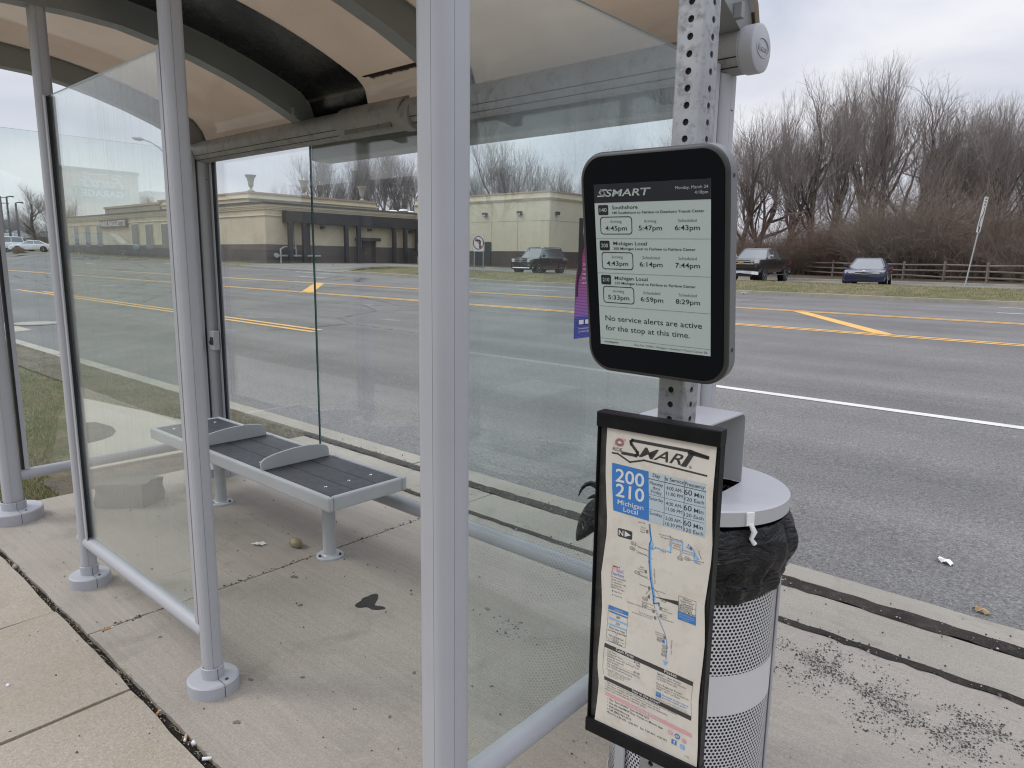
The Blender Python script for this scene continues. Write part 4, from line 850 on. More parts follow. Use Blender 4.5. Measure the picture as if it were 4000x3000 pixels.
for i, (t_, w, bb) in enumerate((('SMART Dart Passes', 44, .014), ('Unlimited rides in any direction', 54, 0), ('on SMART buses only.', 38, 0), ('', 1, 0), ('Dart Regional Passes', 47, .014), ('Unlimited rides in any direction on', 60, 0), ('SMART, DDOT and QLine', 44, 0))):
    if t_: s.text('ink_grey', t_, 25, -140.5 - 4.7*i, 3.3, 'l', bold=bb*0.5, z=A1, width=w, ang=-0.03)
s.rect('ink_blue', 25, -182.5, 35, -173.5, A1); s.text('ink_white', 'DART', 30, -177.5, 2.3, 'c', z=A2, width=8); s.text('ink_blue', 'Download the Dart App to', 37.5, -177, 3.2, 'l', z=A1, width=48, ang=-0.03); s.text('ink_blue', 'purchase mobile passes', 37.5, -181.6, 3.2, 'l', z=A1, width=45, ang=-0.03)
for i in range(2): s.text('ink_grey', ('All passes can be purchased at smartbus.org,', 'by mail, Transit Centers and select retail outlets.')[i], 25, -186.2 - 3*i, 2.0, 'l', z=A1, width=(58, 62)[i], ang=-0.03)
s.poly('ink_black', [(-78.5, -185.6), (92, -192.2), (91.8, -200.7), (-78.2, -192.5)], A1); s.text('ink_white', 'Stay in the know!', 6, -194.2, 5.0, 'c', bold=0.0075, z=A2, width=54, ang=-0.045)
for i, (t_, w) in enumerate((('• Sign up at www.smartbus.org/mysmart to receive Service Bulletins', 142), ('• On major holidays, SMART operates Sunday service', 110), ('• Service changes occur in January, April, June & September;', 126), ('  check new schedules for updated times.', 84))): s.text('ink_grey', t_, -76, -197 - 4.7*i, 3.3, 'l', z=A1, width=w, ang=-0.035)
s.poly('ink_pink', [(-75.5, -215.5), (94, -224.2), (94.5, -231.7), (-75.3, -222.3)], A1); s.text('ink_white', 'For Arrival Times', 6, -225.2, 4.8, 'c', bold=0.0060, z=A2, width=56, ang=-0.05)
for i, (t_, w, bb) in enumerate((('• Use "Text SMART" (see texting sign)', 84, 0), ('• Use the rideSMARTbus, Transit or Moovit apps', 112, .006), ('• Visit smartbus.org', 46, .01), ('• Call (866) 962-5515', 50, .01), ('   Mon-Fri: 6:30 AM - 6:00 PM   Sat: 7:30 AM - 4:00 PM', 120, 0))): s.text('ink_black', t_, -70, -229.4 - 6.7*i, 4.0, 'l', bold=bb*0.5, z=A1, width=w, ang=-0.035)
s.rrect('ink_pink', 52, -243, 60.5, -236, 1.5, A1); s.line('ink_white', [(54, -240.6), (58.5, -238.2)], 1, A2); s.poly('ink_blue', [(69 + 5*math.cos(2*PI*i/18), -241 + 5*math.sin(2*PI*i/18)) for i in range(18)], A1); s.line('ink_white', [(66.8, -243), (66.8, -239.5), (68.5, -239), (68.8, -243), (70.8, -243), (71.3, -239)], 1.2, A2)
s.poly('ink_pink', [(82 + 4.4*math.cos(2*PI*i/18), -244 + 4.4*math.sin(2*PI*i/18)) for i in range(18)], A1); s.line('ink_purple', [(80.5, -244.5), (82, -245.5), (83.5, -244.5)], 0.8, A2)
s.rect('ink_blue', 59, -259, 68.5, -250, A1); s.text('ink_white', 'f', 64.6, -258, 7.5, 'c', bold=0.0200, z=A2); s.rrect('ink_route', 75, -261, 84, -252, 1.8, A1); s.text('ink_lightblue', 't', 79.5, -259.6, 7, 'c', bold=0.0200, z=A2); s.text('ink_grey', '3122', 84, -272, 3, 'l', z=A1, width=9)
s.build(pp, {'ink_black': 'black_print', 'ink_grey': 'grey_print', 'ink_blue': 'blue_print', 'ink_lightblue': 'pale_blue_print', 'ink_route': 'route_print', 'ink_pink': 'pink_print', 'ink_white': 'white_print', 'ink_purple': 'purple_print', 'paper': 'blank_print'})
mb = MB()
for z_ in (0.90, 1.38): mb.b2((PXc - 0.016, 1.024, z_), (PXc + 0.016, PYc - PHW, z_ + 0.03))
mb.build('mounting_clip', M['galv'], MA)

# ================================================================== litter bin
CX, CYb = -0.908, 1.90
BN = thing('litter_bin', 'tall grey perforated steel litter bin with a hooded lid behind the map case', 'litter bin', (CX, CYb, 0))
mper, ntp, Np, Lp_, bp_ = new_mat('perforated'); g = G(ntp, 'Object'); sx = g.sep()
ang = g.math('ARCTAN2', sx[1], sx[0]); u = g.math('DIVIDE', g.math('MULTIPLY', ang, 0.237), 0.0118); v = g.math('DIVIDE', sx[2], 0.0105)
row = g.math('FLOOR', v); u2 = g.math('ADD', u, g.math('MULTIPLY', g.math('MODULO', row, 2.0), 0.5))
du = g.math('MULTIPLY', g.math('SUBTRACT', g.math('FRACT', g.math('ADD', u2, 100.0)), 0.5), 0.0118); dv = g.math('MULTIPLY', g.math('SUBTRACT', g.math('FRACT', v), 0.5), 0.0105)
dd = g.math('SQRT', g.math('ADD', g.math('MULTIPLY', du, du), g.math('MULTIPLY', dv, dv))); hole = g.math('LESS_THAN', dd, 0.0040)
bandA = g.math('GREATER_THAN', g.math('ABSOLUTE', g.math('SUBTRACT', sx[2], 0.50)), 0.062); edge = g.math('MULTIPLY', g.math('GREATER_THAN', sx[2], 0.07), bandA)
hole = g.math('MULTIPLY', hole, edge)
setp(bp_, Base_Color=(0.58, 0.585, 0.60, 1), Roughness=0.4); trp = Np.new('ShaderNodeBsdfTransparent'); mxp = Np.new('ShaderNodeMixShader'); Lp_.new(hole, mxp.inputs[0]); Lp_.new(bp_.outputs[0], mxp.inputs[1]); Lp_.new(trp.outputs[0], mxp.inputs[2]); Lp_.new(mxp.outputs[0], Np['Material Output'].inputs['Surface'])
mb = MB(); mb.lathe([(0.237, 0.05), (0.237, 0.98)], 72, c=(CX, CYb)); mb.build('body', mper, BN, smooth=60)
mb = MB(); mb.lathe([(0.0, 0.08), (0.228, 0.08), (0.228, 0.97)], 48, c=(CX, CYb)); mb.build('liner', M['black'], BN, smooth=40)
mb = MB(); mb.lathe([(0.18, 0.0), (0.243, 0.0), (0.243, 0.055), (0.239, 0.06)], 64, c=(CX, CYb)); mb.build('base_ring', M['can_grey'], BN, smooth=35)
for a in (0.60, 2.3, 4.3):                          # flat uprights of the frame
    mb = MB(); mb.box((CX + 0.247*math.cos(a), CYb + 0.247*math.sin(a), 0.5), (0.008, 0.045, 0.98), rz=a); mb.build('upright', M['can_grey'], BN, bevel=0.002)
lid = MB(); RL, ZL = 0.252, 1.05; SXH, SYH = 0.108, 0.128; HX, HY = CX - 0.02, 1.86
n = 64; outer = [(CX + (RL - 0.006)*math.cos(2*PI*i/n), CYb + (RL - 0.006)*math.sin(2*PI*i/n)) for i in range(n)]
inner = []
for i in range(n):
    a = 2*PI*i/n; dx, dy = math.cos(a), math.sin(a); t_ = min(SXH/abs(dx) if abs(dx) > 1e-6 else 9, SYH/abs(dy) if abs(dy) > 1e-6 else 9); inner.append((HX + dx*t_, HY + dy*t_))
lid._add([(x, y, ZL) for x, y in outer] + [(x, y, ZL) for x, y in inner], [(i, (i + 1) % n, n + (i + 1) % n, n + i) for i in range(n)])
lid.lathe([(RL - 0.006, ZL), (RL, ZL - 0.004), (RL, ZL - 0.043), (RL - 0.005, ZL - 0.045), (RL - 0.008, ZL - 0.02)], n, c=(CX, CYb))
li = lid.build('lid', M['can_grey'], BN, smooth=35)
mb = MB(); hw, hh, rr_ = SYH + 0.002, 0.215, 0.022; th = 0.0045; pro = [(-hw, 0.0), (-hw, hh - rr_)] + [(-hw + rr_ - rr_*math.cos(R(90*i/6)), hh - rr_ + rr_*math.sin(R(90*i/6))) for i in range(1, 7)] + [(hw - rr_ + rr_*math.sin(R(90*i/6)), hh - rr_ + rr_*math.cos(R(90*i/6))) for i in range(0, 7)] + [(hw, 0.0)]
inn = [(y*(hw - th)/hw, z - (th if z > 0.02 else 0)) for y, z in pro]
ringp = pro + inn[::-1]
mb.loft([[(x, HY + y, ZL + z) for y, z in ringp] for x in (HX - SXH, HX + SXH)]); mb.build('hood', M['can_grey'], BN, smooth=30)
mb = MB(); a = R(-33); mb.box((CX + (RL + 0.003)*math.cos(a), CYb + (RL + 0.003)*math.sin(a), ZL - 0.022), (0.006, 0.022, 0.036), rz=a); mb.tube([(CX + (RL + 0.008)*math.cos(a), CYb + (RL + 0.008)*math.sin(a), ZL - 0.035), (CX + (RL + 0.014)*math.cos(a + .03), CYb + (RL + 0.014)*math.sin(a + .03), ZL - 0.055), (CX + (RL + 0.01)*math.cos(a + .01), CYb + (RL + 0.01)*math.sin(a + .01), ZL - 0.075), (CX + (RL + 0.012)*math.cos(a + .05), CYb + (RL + 0.012)*math.sin(a + .05), ZL - 0.09)], [0.006, 0.008, 0.006, 0.007], 7); mb.build('strap', M['white'], li, smooth=50)
# bag folded over the rim, bulging to one side
BG = MB(); n = 120; prof = [(0.225, 0.985), (0.246, 1.000), (0.252, 0.992), (0.264, 0.965), (0.276, 0.935), (0.276, 0.905), (0.268, 0.885), (0.258, 0.865), (0.251, 0.85), (0.247, 0.838), (0.250, 0.828), (0.251, 0.815), (0.247, 0.80), (0.243, 0.79)]
q = random.Random(3); ph = [(q.uniform(0, 6.3), q.randint(5, 26), q.uniform(.001, .0032), q.uniform(-14, 14)) for _ in range(16)]
rings = []
for r_, z_ in prof:
    ring = []
    for i in range(n):
        a = 2*PI*i/n; k = sum(A*math.sin(f*a + p + z_*s_*2.2) for p, f, A, s_ in ph)*(0.35 if z_ > 0.98 else 1.0)*0.75
        w = 0.0*math.exp(-((((a - 3.35 + PI) % (2*PI)) - PI)/0.30)**2)*ss((0.97 - z_)/0.08)*ss((z_ - 0.78)/0.03)
        zz = z_ + 0.010*math.sin(3*a + 1)*(z_ < 0.82) - 0.10*w*(z_ < .93); rr2 = max(r_ + k + 0.075*w, 0.246 if z_ < 0.99 else 0.2)
        ring.append((CX + rr2*math.cos(a), CYb + rr2*math.sin(a), zz))
    rings.append(ring)
BG.loft(rings, caps=False)
q = random.Random(12); fa = 3.92
def flap(r_, z_, da): return (CX + r_*math.cos(fa + da), CYb + r_*math.sin(fa + da), z_)
BG.loft([[Vector(flap(r_, z_, 0)) + Vector((q.uniform(-.006, .006) + hh_*math.cos(2*PI*i/10)*math.sin(fa), q.uniform(-.006, .006) - hh_*math.cos(2*PI*i/10)*math.cos(fa), hz_*math.sin(2*PI*i/10) + q.uniform(-.005, .005))) for i in range(10)] for r_, z_, hh_, hz_ in ((.235, .975, .06, .045), (.275, .972, .07, .05), (.315, .955, .068, .05), (.342, .93, .055, .044), (.362, .90, .038, .03), (.372, .875, .016, .012))])
BG.tube([flap(.27, .995, 0), flap(.305, 1.04, .03), flap(.335, 1.05, -.02), flap(.36, 1.04, .03), flap(.372, 1.01, .05)], [0.024, 0.014, 0.010, 0.006, 0.002], 6)
BG.tube([flap(.265, .99, .1), flap(.31, 1.025, .06), flap(.345, 1.0, .02)], [0.02, 0.012, 0.003], 6)
bag = BG.build('bin_bag', M['black_plastic'], smooth=38); bag.modifiers.new('sub', 'SUBSURF').levels = 1; bag.modifiers['sub'].render_levels = 1
tag(bag, 'crumpled black plastic bag folded over the rim of the litter bin', 'bin bag')

# ================================================================== printed mesh banner hung on the end pane
BW = thing('hanging_banner', 'purple and blue printed mesh banner hanging on the shelter behind the display', 'banner', (-1.165, 1.7, 1.65))
def ban(y, z): return (-1.165 + 0.012*math.sin(z*9), y, z)
ban_x = lambda z: 1.592 + 0.045*ss((z - 1.62)/0.24)
TBn = Matrix.Translation((-1.165, 0, 0)) @ Matrix(((0, 0, 1, 0), (1, 0, 0, 0), (0, 1, 0, 0), (0, 0, 0, 1)))
mba, mbb = MB(), MB(); zs = span(1.482, 1.90, 90)
mpur, ntq, Nq, Lq, bq = new_mat('banner_print'); g = G(ntq); zc = g.sep()[2]
cq = g.mix(g.ramp(zc, 1.54, 1.70), (0.27, 0.13, 0.42), (0.40, 0.05, 0.20)); cq = g.mix(g.math('LESS_THAN', zc, 1.543), cq, (0.07, 0.085, 0.40)); rib_ = g.ramp(g.math('SINE', g.math('MULTIPLY', zc, 1500.0)), -0.3, 0.6, 0.45, 1.1)
Lq.new(g.mul(cq, rib_), bq.inputs['Base Color']); setp(bq, Roughness=0.6)
for i in range(len(zs) - 1):
    z0, z1 = zs[i], zs[i + 1]; mba.poly([(-1.165, ban_x(z0), z0), (-1.165, 1.98, z0), (-1.165, 1.98, z1), (-1.165, ban_x(z1), z1)])
cloth = mba.build('cloth', mpur, BW)
md = cloth.modifiers.new('solid', 'SOLIDIFY'); md.thickness = 0.003
hem = paint('hem', (0.012, 0.012, 0.012), 0.7)
mb = MB(); mb.loft([[(-1.160, ban_x(z) - 0.004, z), (-1.160, ban_x(z) + 0.004 + 0.006*ss((z - 1.7)/.1), z)] for z in span(1.60, 1.90, 30)], closed=False, caps=False); mb.loft([[(-1.158, 1.588 + 0.001*(i % 2), z), (-1.158, 1.588 + 0.019*ss((z - 1.62)/.06) + 0.0018*(i % 2), z)] for i, z in enumerate(span(1.635, 1.812, 60))], closed=False, caps=False); mb.build('hem', hem, BW)
s = Sheet(TBn @ Matrix.Scale(0.001, 4)); 
for t_, y, h in (('I', 1803, 9), ('QUICK', 1770, 13), ('CURB', 1742, 12), ('SMART', 1715, 13)): s.text('ink_white', t_, 1625, y, h, 'l', bold=0.0150, z=3)
for i, t_ in enumerate(('SMART Flex', 'comes when you', 'want it. Use your', 'phone or call to', 'cut down the wait')): s.text('ink_white', t_, 1618 - i*0.8, 1685 - 12.5*i, 6, 'l', bold=0.0050, z=3)
for x in (1610, 1640): s.rrect('ink_white', x - 4, 1522, x + 19, 1534, 2, 3)
for i, t_ in enumerate(('Download the SMART Flex app or', 'call (734) 212-8429 to get going')): s.text('ink_white', t_, 1605, 1508 - 9*i, 5, 'l', bold=0.0050, z=3)
s.build(cloth, {'ink_white': 'lettering'})

# ================================================================== small things on the ground
def rock(name, c, d, mat, seed, label, cat, rough=0.18):
    q = random.Random(seed); mb = MB(); rings = []; n = 14; ph = [(q.uniform(0, 6.3), q.randint(2, 5), q.uniform(0.3, 1)) for _ in range(5)]
    for i in range(9):
        t = -PI/2 + PI*(i + 0.5)/9; ring = []
        for j in range(n):
            a = 2*PI*j/n; k = 1 + rough*0.5*sum(w*math.sin(f*a + p + 2*t) for p, f, w in ph)/2
            ring.append((c[0] + d[0]/2*math.cos(t)*math.cos(a)*k, c[1] + d[1]/2*math.cos(t)*math.sin(a)*k, c[2] + d[2]/2 + d[2]/2*math.sin(t)*k))
        rings.append(ring)
    mb.loft(rings); o = mb.build(name, mat, smooth=60); tag(o, label, cat); return o
stone = paint('stone', (0.30, 0.25, 0.16), 0.8, var=0.3, scale=30, bump=0.003, bscale=80)
rock('rock', (-3.55, 2.13, -0.006), (0.105, 0.062, 0.062), stone, 2, 'smooth tan fieldstone on the floor beside the front leg of the bench', 'rock')
# rough concrete block behind the near pane
mb = MB(); q = random.Random(9); base = [(-5.09, 1.56), (-4.87, 1.78), (-4.98, 1.97), (-5.26, 1.80)]
ringz = []
for z_, k in ((0.0, 1.0), (0.05, 1.02), (0.11, 0.98), (0.155, 1.0), (0.165, 0.96)):
    ring = []
    for (xa, ya), (xb, yb) in zip(base, base[1:] + base[:1]):
        for t in span(0, 1, 7)[:-1]:
            x, y = xa + (xb - xa)*t, ya + (yb - ya)*t; mx_, my_ = -5.05, 1.78
            ring.append((mx_ + (x - mx_)*k + q.uniform(-.006, .006), my_ + (y - my_)*k + q.uniform(-.006, .006), z_ + (0 if z_ == 0 else q.uniform(-.006, .006))))
    ringz.append(ring)
mb.loft(ringz); tag(mb.build('concrete_block', M['block'], smooth=30), 'rough grey concrete block on the pad behind the dirty glass pane', 'concrete block')
# scrap of paper
mb = MB(); q = random.Random(5); P_ = [(-0.045, -0.008), (-0.02, -0.016), (0.004, -0.014), (0.010, -0.03), (0.022, -0.012), (0.034, -0.022), (0.03, 0.0), (0.048, 0.018), (0.02, 0.026), (0.012, 0.012), (-0.012, 0.010), (-0.03, 0.004)]
ca, sa = math.cos(0.5), math.sin(0.5); mb._add([(-3.735 + (x*ca - y*sa), 1.985 + (x*sa + y*ca), 0.004 + q.uniform(0, 0.014)) for x, y in P_] + [(-3.735, 1.985, 0.016)], [(i, (i + 1) % 12, 12) for i in range(12)])
tag(mb.build('paper_scrap', M['white']), 'torn white scrap of paper on the shelter floor', 'litter')
def butt(x, y, rz, z, filt, label, l=0.032, r=0.0042):
    t = thing('cigarette_butt', label, 'cigarette butt', (x, y, z), rz, 'cigarette butts on the pavement'); tilt = Matrix.Rotation(PI/2, 4, 'Y')
    mb = MB(); mb.tube([(-l/2, 0, r), (l*0.25, 0, r)], r, 10); mb.build('filter', filt, t, smooth=40, world=False)
    mb = MB(); mb.tube([(l*0.25, 0, r), (l/2, 0, r*0.9)], [r*0.98, r*0.8], 10); mb.build('paper_end', M['white'], t, smooth=40, world=False); return t
tanf = paint('filter_tan', (0.52, 0.26, 0.10), 0.7); pinkf = paint('filter_pale', (0.60, 0.36, 0.22), 0.7)
butt(-3.345, 1.03, 1.5, 0.0, tanf, 'orange and white cigarette butt lying in the cross joint of the pad', l=0.045)
butt(-2.562, 0.932, 2.2, -0.004, tanf, 'short orange cigarette filter in the soil joint, nearer the shelter post', l=0.024, r=0.005)
butt(-2.345, 0.936, -0.6, -0.004, pinkf, 'pale pinkish cigarette butt in the soil joint beside white pebbles', l=0.034, r=0.005)
butt(-2.185, 0.938, 0.9, -0.004, M['white'], 'whitish cigarette butt at the lower end of the soil joint', l=0.03, r=0.006)
tag(rock('pebble', (-2.30, 0.945, -0.012), (0.022, 0.016, 0.02), M['white'], 31, 'white angular pebble in the open pavement joint beside a cigarette butt', 'pebble'), 'white angular pebble in the open pavement joint beside a cigarette butt', 'pebble')
rock('pebble', (-4.42, 0.935, -0.014), (0.035, 0.028, 0.03), M['kerb'], 33, 'rounded grey pebble in the open joint at the far left', 'pebble')
rock('pebble', (-3.16, 0.60, 0.002), (0.018, 0.014, 0.012), M['white'], 35, 'small white pebble lying alone on the old tan pavement', 'pebble')
# loose gravel and grit
def scatter(name, mat, pts, label, smin, smax, seed, zf=0.0):
    q = random.Random(seed); mb = MB()
    for x, y in pts:
        s_ = smin + (smax - smin)*q.random()**2.5; ax = [s_*q.uniform(.7, 1.3) for _ in range(3)]; rz = q.uniform(0, 6.3); z0 = zf + ax[2]*0.25
        c_, n_ = math.cos(rz), math.sin(rz); vs = []
        for (i, j, k) in ((1, 0, 0), (-1, 0, 0), (0, 1, 0), (0, -1, 0), (0, 0, 1), (0, 0, -1), (.7, .7, .3), (-.7, .6, -.2)):
            xx, yy, zz = i*ax[0]/2, j*ax[1]/2, k*ax[2]/2; vs.append((x + xx*c_ - yy*n_, y + xx*n_ + yy*c_, z0 + zz))
        mb._add(vs, [(0, 2, 4), (2, 1, 4), (1, 3, 4), (3, 0, 4), (2, 0, 5), (1, 2, 5), (3, 1, 5), (0, 3, 5), (6, 2, 4), (0, 6, 4)])
    o = mb.build(name, mat); stuff(o); tag(o, label, 'gravel'); return o
q = random.Random(77); pts = []
while len(pts) < 13000:
    t = q.random(); cx, cyy = -1.0 + 1.05*t, 2.93 - 0.10*t + 0.06*math.sin(t*9)
    x, y = cx + q.gauss(0, .06), cyy + q.gauss(0, .095)
    if (math.sin(x*23 + 1.3) + math.sin(y*31 + x*11) + math.sin(x*61 - y*17)*.6) > q.uniform(-1.4, 1.2): pts.append((x, y))
dgr = paint('grit_dark', (0.09, 0.082, 0.074), 0.8, var=0.5, scale=60, coord='Position'); lgr = paint('grit_light', (0.40, 0.375, 0.335), 0.8, var=0.5, scale=60, coord='Position')
scatter('gravel', dgr, pts[:6000], 'dark loose gravel washed across the pad at the lower right', .0025, .0105, 1)
scatter('gravel', lgr, pts[6000:], 'pale stones among the loose gravel on the pad', .0025, .0095, 2)
pts = [(-3.36 + q.gauss(0, .012), 1.0 + 2.2*q.random()) for _ in range(330)] + [(-1.98 + q.gauss(0, .07), 2.29 + q.gauss(0, .04)) for _ in range(110)]
pts2 = [(q.uniform(-5.8, 3), 3.675 + q.gauss(0, .045)) for _ in range(900)] + [(q.uniform(-5.8, 3), 3.24 + q.gauss(0, .03)) for _ in range(700)]
scatter('gravel', dgr, pts2[::2], 'dark grit lying along the seams beside the kerb', .003, .016, 11, 0.012); scatter('gravel', lgr, pts2[1::2], 'pale grit lying along the seams beside the kerb', .003, .012, 12, 0.012)
scatter('gravel', dgr, pts[:260] + pts[330:390], 'dark grit along the cross joint of the pad', .004, .014, 3); scatter('gravel', lgr, pts[260:330] + pts[390:], 'pale grit along the cross joint of the pad', .004, .013, 4)
pts = [(q.uniform(-5.3, .6), q.uniform(1.0, 3.2)) for _ in range(420)] + [(q.uniform(-5, 1), q.uniform(3.28, 3.9)) for _ in range(160)] + [(q.uniform(-4.6, -1.6), q.uniform(.2, .9)) for _ in range(120)]
scatter('gravel', dgr, pts, 'dark specks of grit scattered over the pavement', .003, .011, 5, 0.003)
pts = [(q.uniform(-5.4, -1.7), JY - .004 + q.gauss(0, .013)) for _ in range(900)]
scatter('gravel', dgr, pts[:640], 'dark crumbs of soil in the open pavement joint', .003, .012, 6, -0.012); scatter('gravel', lgr, pts[640:], 'pale chips in the open pavement joint', .003, .009, 7, -0.010)
# dead stalks in the joint
mb = MB()
for i in range(90):
    x = q.uniform(-4.6, -1.9); y = JY - .004 + q.gauss(0, .01); a = q.uniform(-.6, .6) + (PI if q.random() < .5 else 0); l = q.uniform(.02, .07)
    mb.tube([(x, y, -.004), (x + l*.5*math.cos(a), y + l*.3*math.sin(a), q.uniform(.0, .012)), (x + l*math.cos(a + .3), y + l*.45*math.sin(a + .5), q.uniform(-.004, .004))], [.0011, .001, .0006], 4)
o = stuff(mb.build('dead_stalks', M['blades_dry'])); tag(o, 'dry plant stalks in the open pavement joint', 'dead stalks')
# ================================================================== far placement helper
MV = cam.matrix_world.to_3x3()
def ray(px, py):
    d = MV @ Vector(((px - 2000)/2749.9, -(py - 1500)/2749.9, -1.0)); return d
def at(px, d, py=1010):
    """ground position seen in direction px (photo pixels), d metres deep"""
    r_ = ray(px, py); return r_.x*d, r_.y*d
def topz(px, py, d): return CAM_H + ray(px, py).z*d

# ================================================================== grass
def blades(name, mat, n, fpos, hmin, hmax, w, seed, label, lean=0.6):
    g_ = np.random.default_rng(seed); P = np.array([fpos(g_) for _ in range(n)]); h = g_.uniform(hmin, hmax, n)*g_.uniform(.5, 1, n); a = g_.uniform(0, 2*PI, n); b = g_.uniform(0, 2*PI, n); l = g_.uniform(0, lean, n)*h
    dx, dy = np.cos(a)*w/2, np.sin(a)*w/2; mid = P + np.stack([np.cos(b)*l*.35, np.sin(b)*l*.35, h*.6], 1); tip = P + np.stack([np.cos(b)*l, np.sin(b)*l, h], 1)
    o_ = np.stack([dx, dy, np.zeros(n)], 1); V = np.stack([P - o_, P + o_, mid + o_*.7, mid - o_*.7, tip], 1).reshape(-1, 3); i = np.arange(n)*5
    me = bpy.data.meshes.new(name); Q = np.stack([i, i + 1, i + 2, i + 3], 1); T3 = np.stack([i + 3, i + 2, i + 4], 1)
    me.vertices.add(len(V)); me.vertices.foreach_set('co', V.ravel().astype(np.float32)); loops = np.concatenate([Q.ravel(), T3.ravel()]); me.loops.add(len(loops)); me.loops.foreach_set('vertex_index', loops.astype(np.int32))
    me.polygons.add(2*n); me.polygons.foreach_set('loop_start', np.concatenate([np.arange(n)*4, 4*n + np.arange(n)*3]).astype(np.int32)); me.polygons.foreach_set('loop_total', np.concatenate([np.full(n, 4), np.full(n, 3)]).astype(np.int32))
    me.update(calc_edges=True); me.validate(); me.materials.append(mat); o = bpy.data.objects.new(name, me); COL.objects.link(o); stuff(o); return tag(o, label, 'grass')
WEDGE = [(-6.0, 1.52), (-6.0, 3.35), (-7.1, 3.2), (-9.6, 2.75), (-8.4, 2.30), (-7.2, 1.92)]
def inside(x, y, P):
    c = False
    for (xa, ya), (xb, yb) in zip(P, P[1:] + P[:1]):
        if (ya > y) != (yb > y) and x < (xb - xa)*(y - ya)/(yb - ya) + xa: c = not c
    return c
def pos_near(g_):
    while True:
        x = -5.57 - abs(g_.normal(0, 1))*3.6; y = g_.uniform(0.98, 3.68)
        if x > -18 and not inside(x, y, WEDGE) and not (x > -6.06 and y > 1.5): return (x, y, -0.03)
blades('grass', M['blades'], 34000, pos_near, .02, .065, .006, 1, 'short green and straw coloured lawn between the pad and the kerb')
blades('grass', M['blades_dry'], 15000, pos_near, .015, .06, .006, 2, 'dead straw lying in the lawn beside the shelter', lean=1.6)
blades('grass', M['blades_dry'], 5000, lambda g_: (-5.85 - abs(g_.normal(0, 1))*3, g_.uniform(3.05, 3.7), -0.01), .01, .035, .006, 3, 'flattened dead grass along the kerb behind the bench', lean=2.2)
def pos_far(g_):
    x = g_.uniform(-46, 12); y = g_.uniform(30.8, 37.5); return (x, y, landz(x, y))
blades('grass', M['blades'], 34000, pos_far, .03, .085, .022, 4, 'green and straw grass on the verge across the road'); blades('grass', M['blades_dry'], 34000, pos_far, .03, .08, .022, 5, 'dry grass on the verge across the road', lean=1.2)

# ================================================================== trees
class Segs:
    def __init__(s): s.a = []; s.b = []; s.ra = []; s.rb = []
    def add(s, p, q, r0, r1): s.a.append(p); s.b.append(q); s.ra.append(r0); s.rb.append(r1)
def seg_mesh(name, sg, n, mat):
    A = np.array(sg.a, np.float64); B = np.array(sg.b, np.float64); ra = np.array(sg.ra); rb = np.array(sg.rb); d = B - A; d /= np.linalg.norm(d, axis=1)[:, None] + 1e-9
    ref = np.where(np.abs(d[:, 2:3]) < .9, np.array([[0, 0, 1.]]), np.array([[1., 0, 0]])); u = np.cross(d, ref); u /= np.linalg.norm(u, axis=1)[:, None]; v = np.cross(d, u); th = np.arange(n)*2*PI/n
    off = u[:, None]*np.cos(th)[None, :, None] + v[:, None]*np.sin(th)[None, :, None]; V = np.concatenate([A[:, None] + off*ra[:, None, None], B[:, None] + off*rb[:, None, None]], 1).reshape(-1, 3)
    k = len(A); base = (np.arange(k)*2*n)[:, None]; j = np.arange(n)[None]; Q = np.stack([base + j, base + (j + 1) % n, base + n + (j + 1) % n, base + n + j], 2).reshape(-1, 4)
    me = bpy.data.meshes.new(name); me.vertices.add(len(V)); me.vertices.foreach_set('co', V.ravel().astype(np.float32)); me.loops.add(Q.size); me.loops.foreach_set('vertex_index', Q.ravel().astype(np.int32)); me.polygons.add(len(Q)); me.polygons.foreach_set('loop_start', (np.arange(len(Q))*4).astype(np.int32)); me.polygons.foreach_set('loop_total', np.full(len(Q), 4, np.int32)); me.polygons.foreach_set('use_smooth', np.ones(len(Q), bool)); me.update(calc_edges=True); me.materials.append(mat); return me
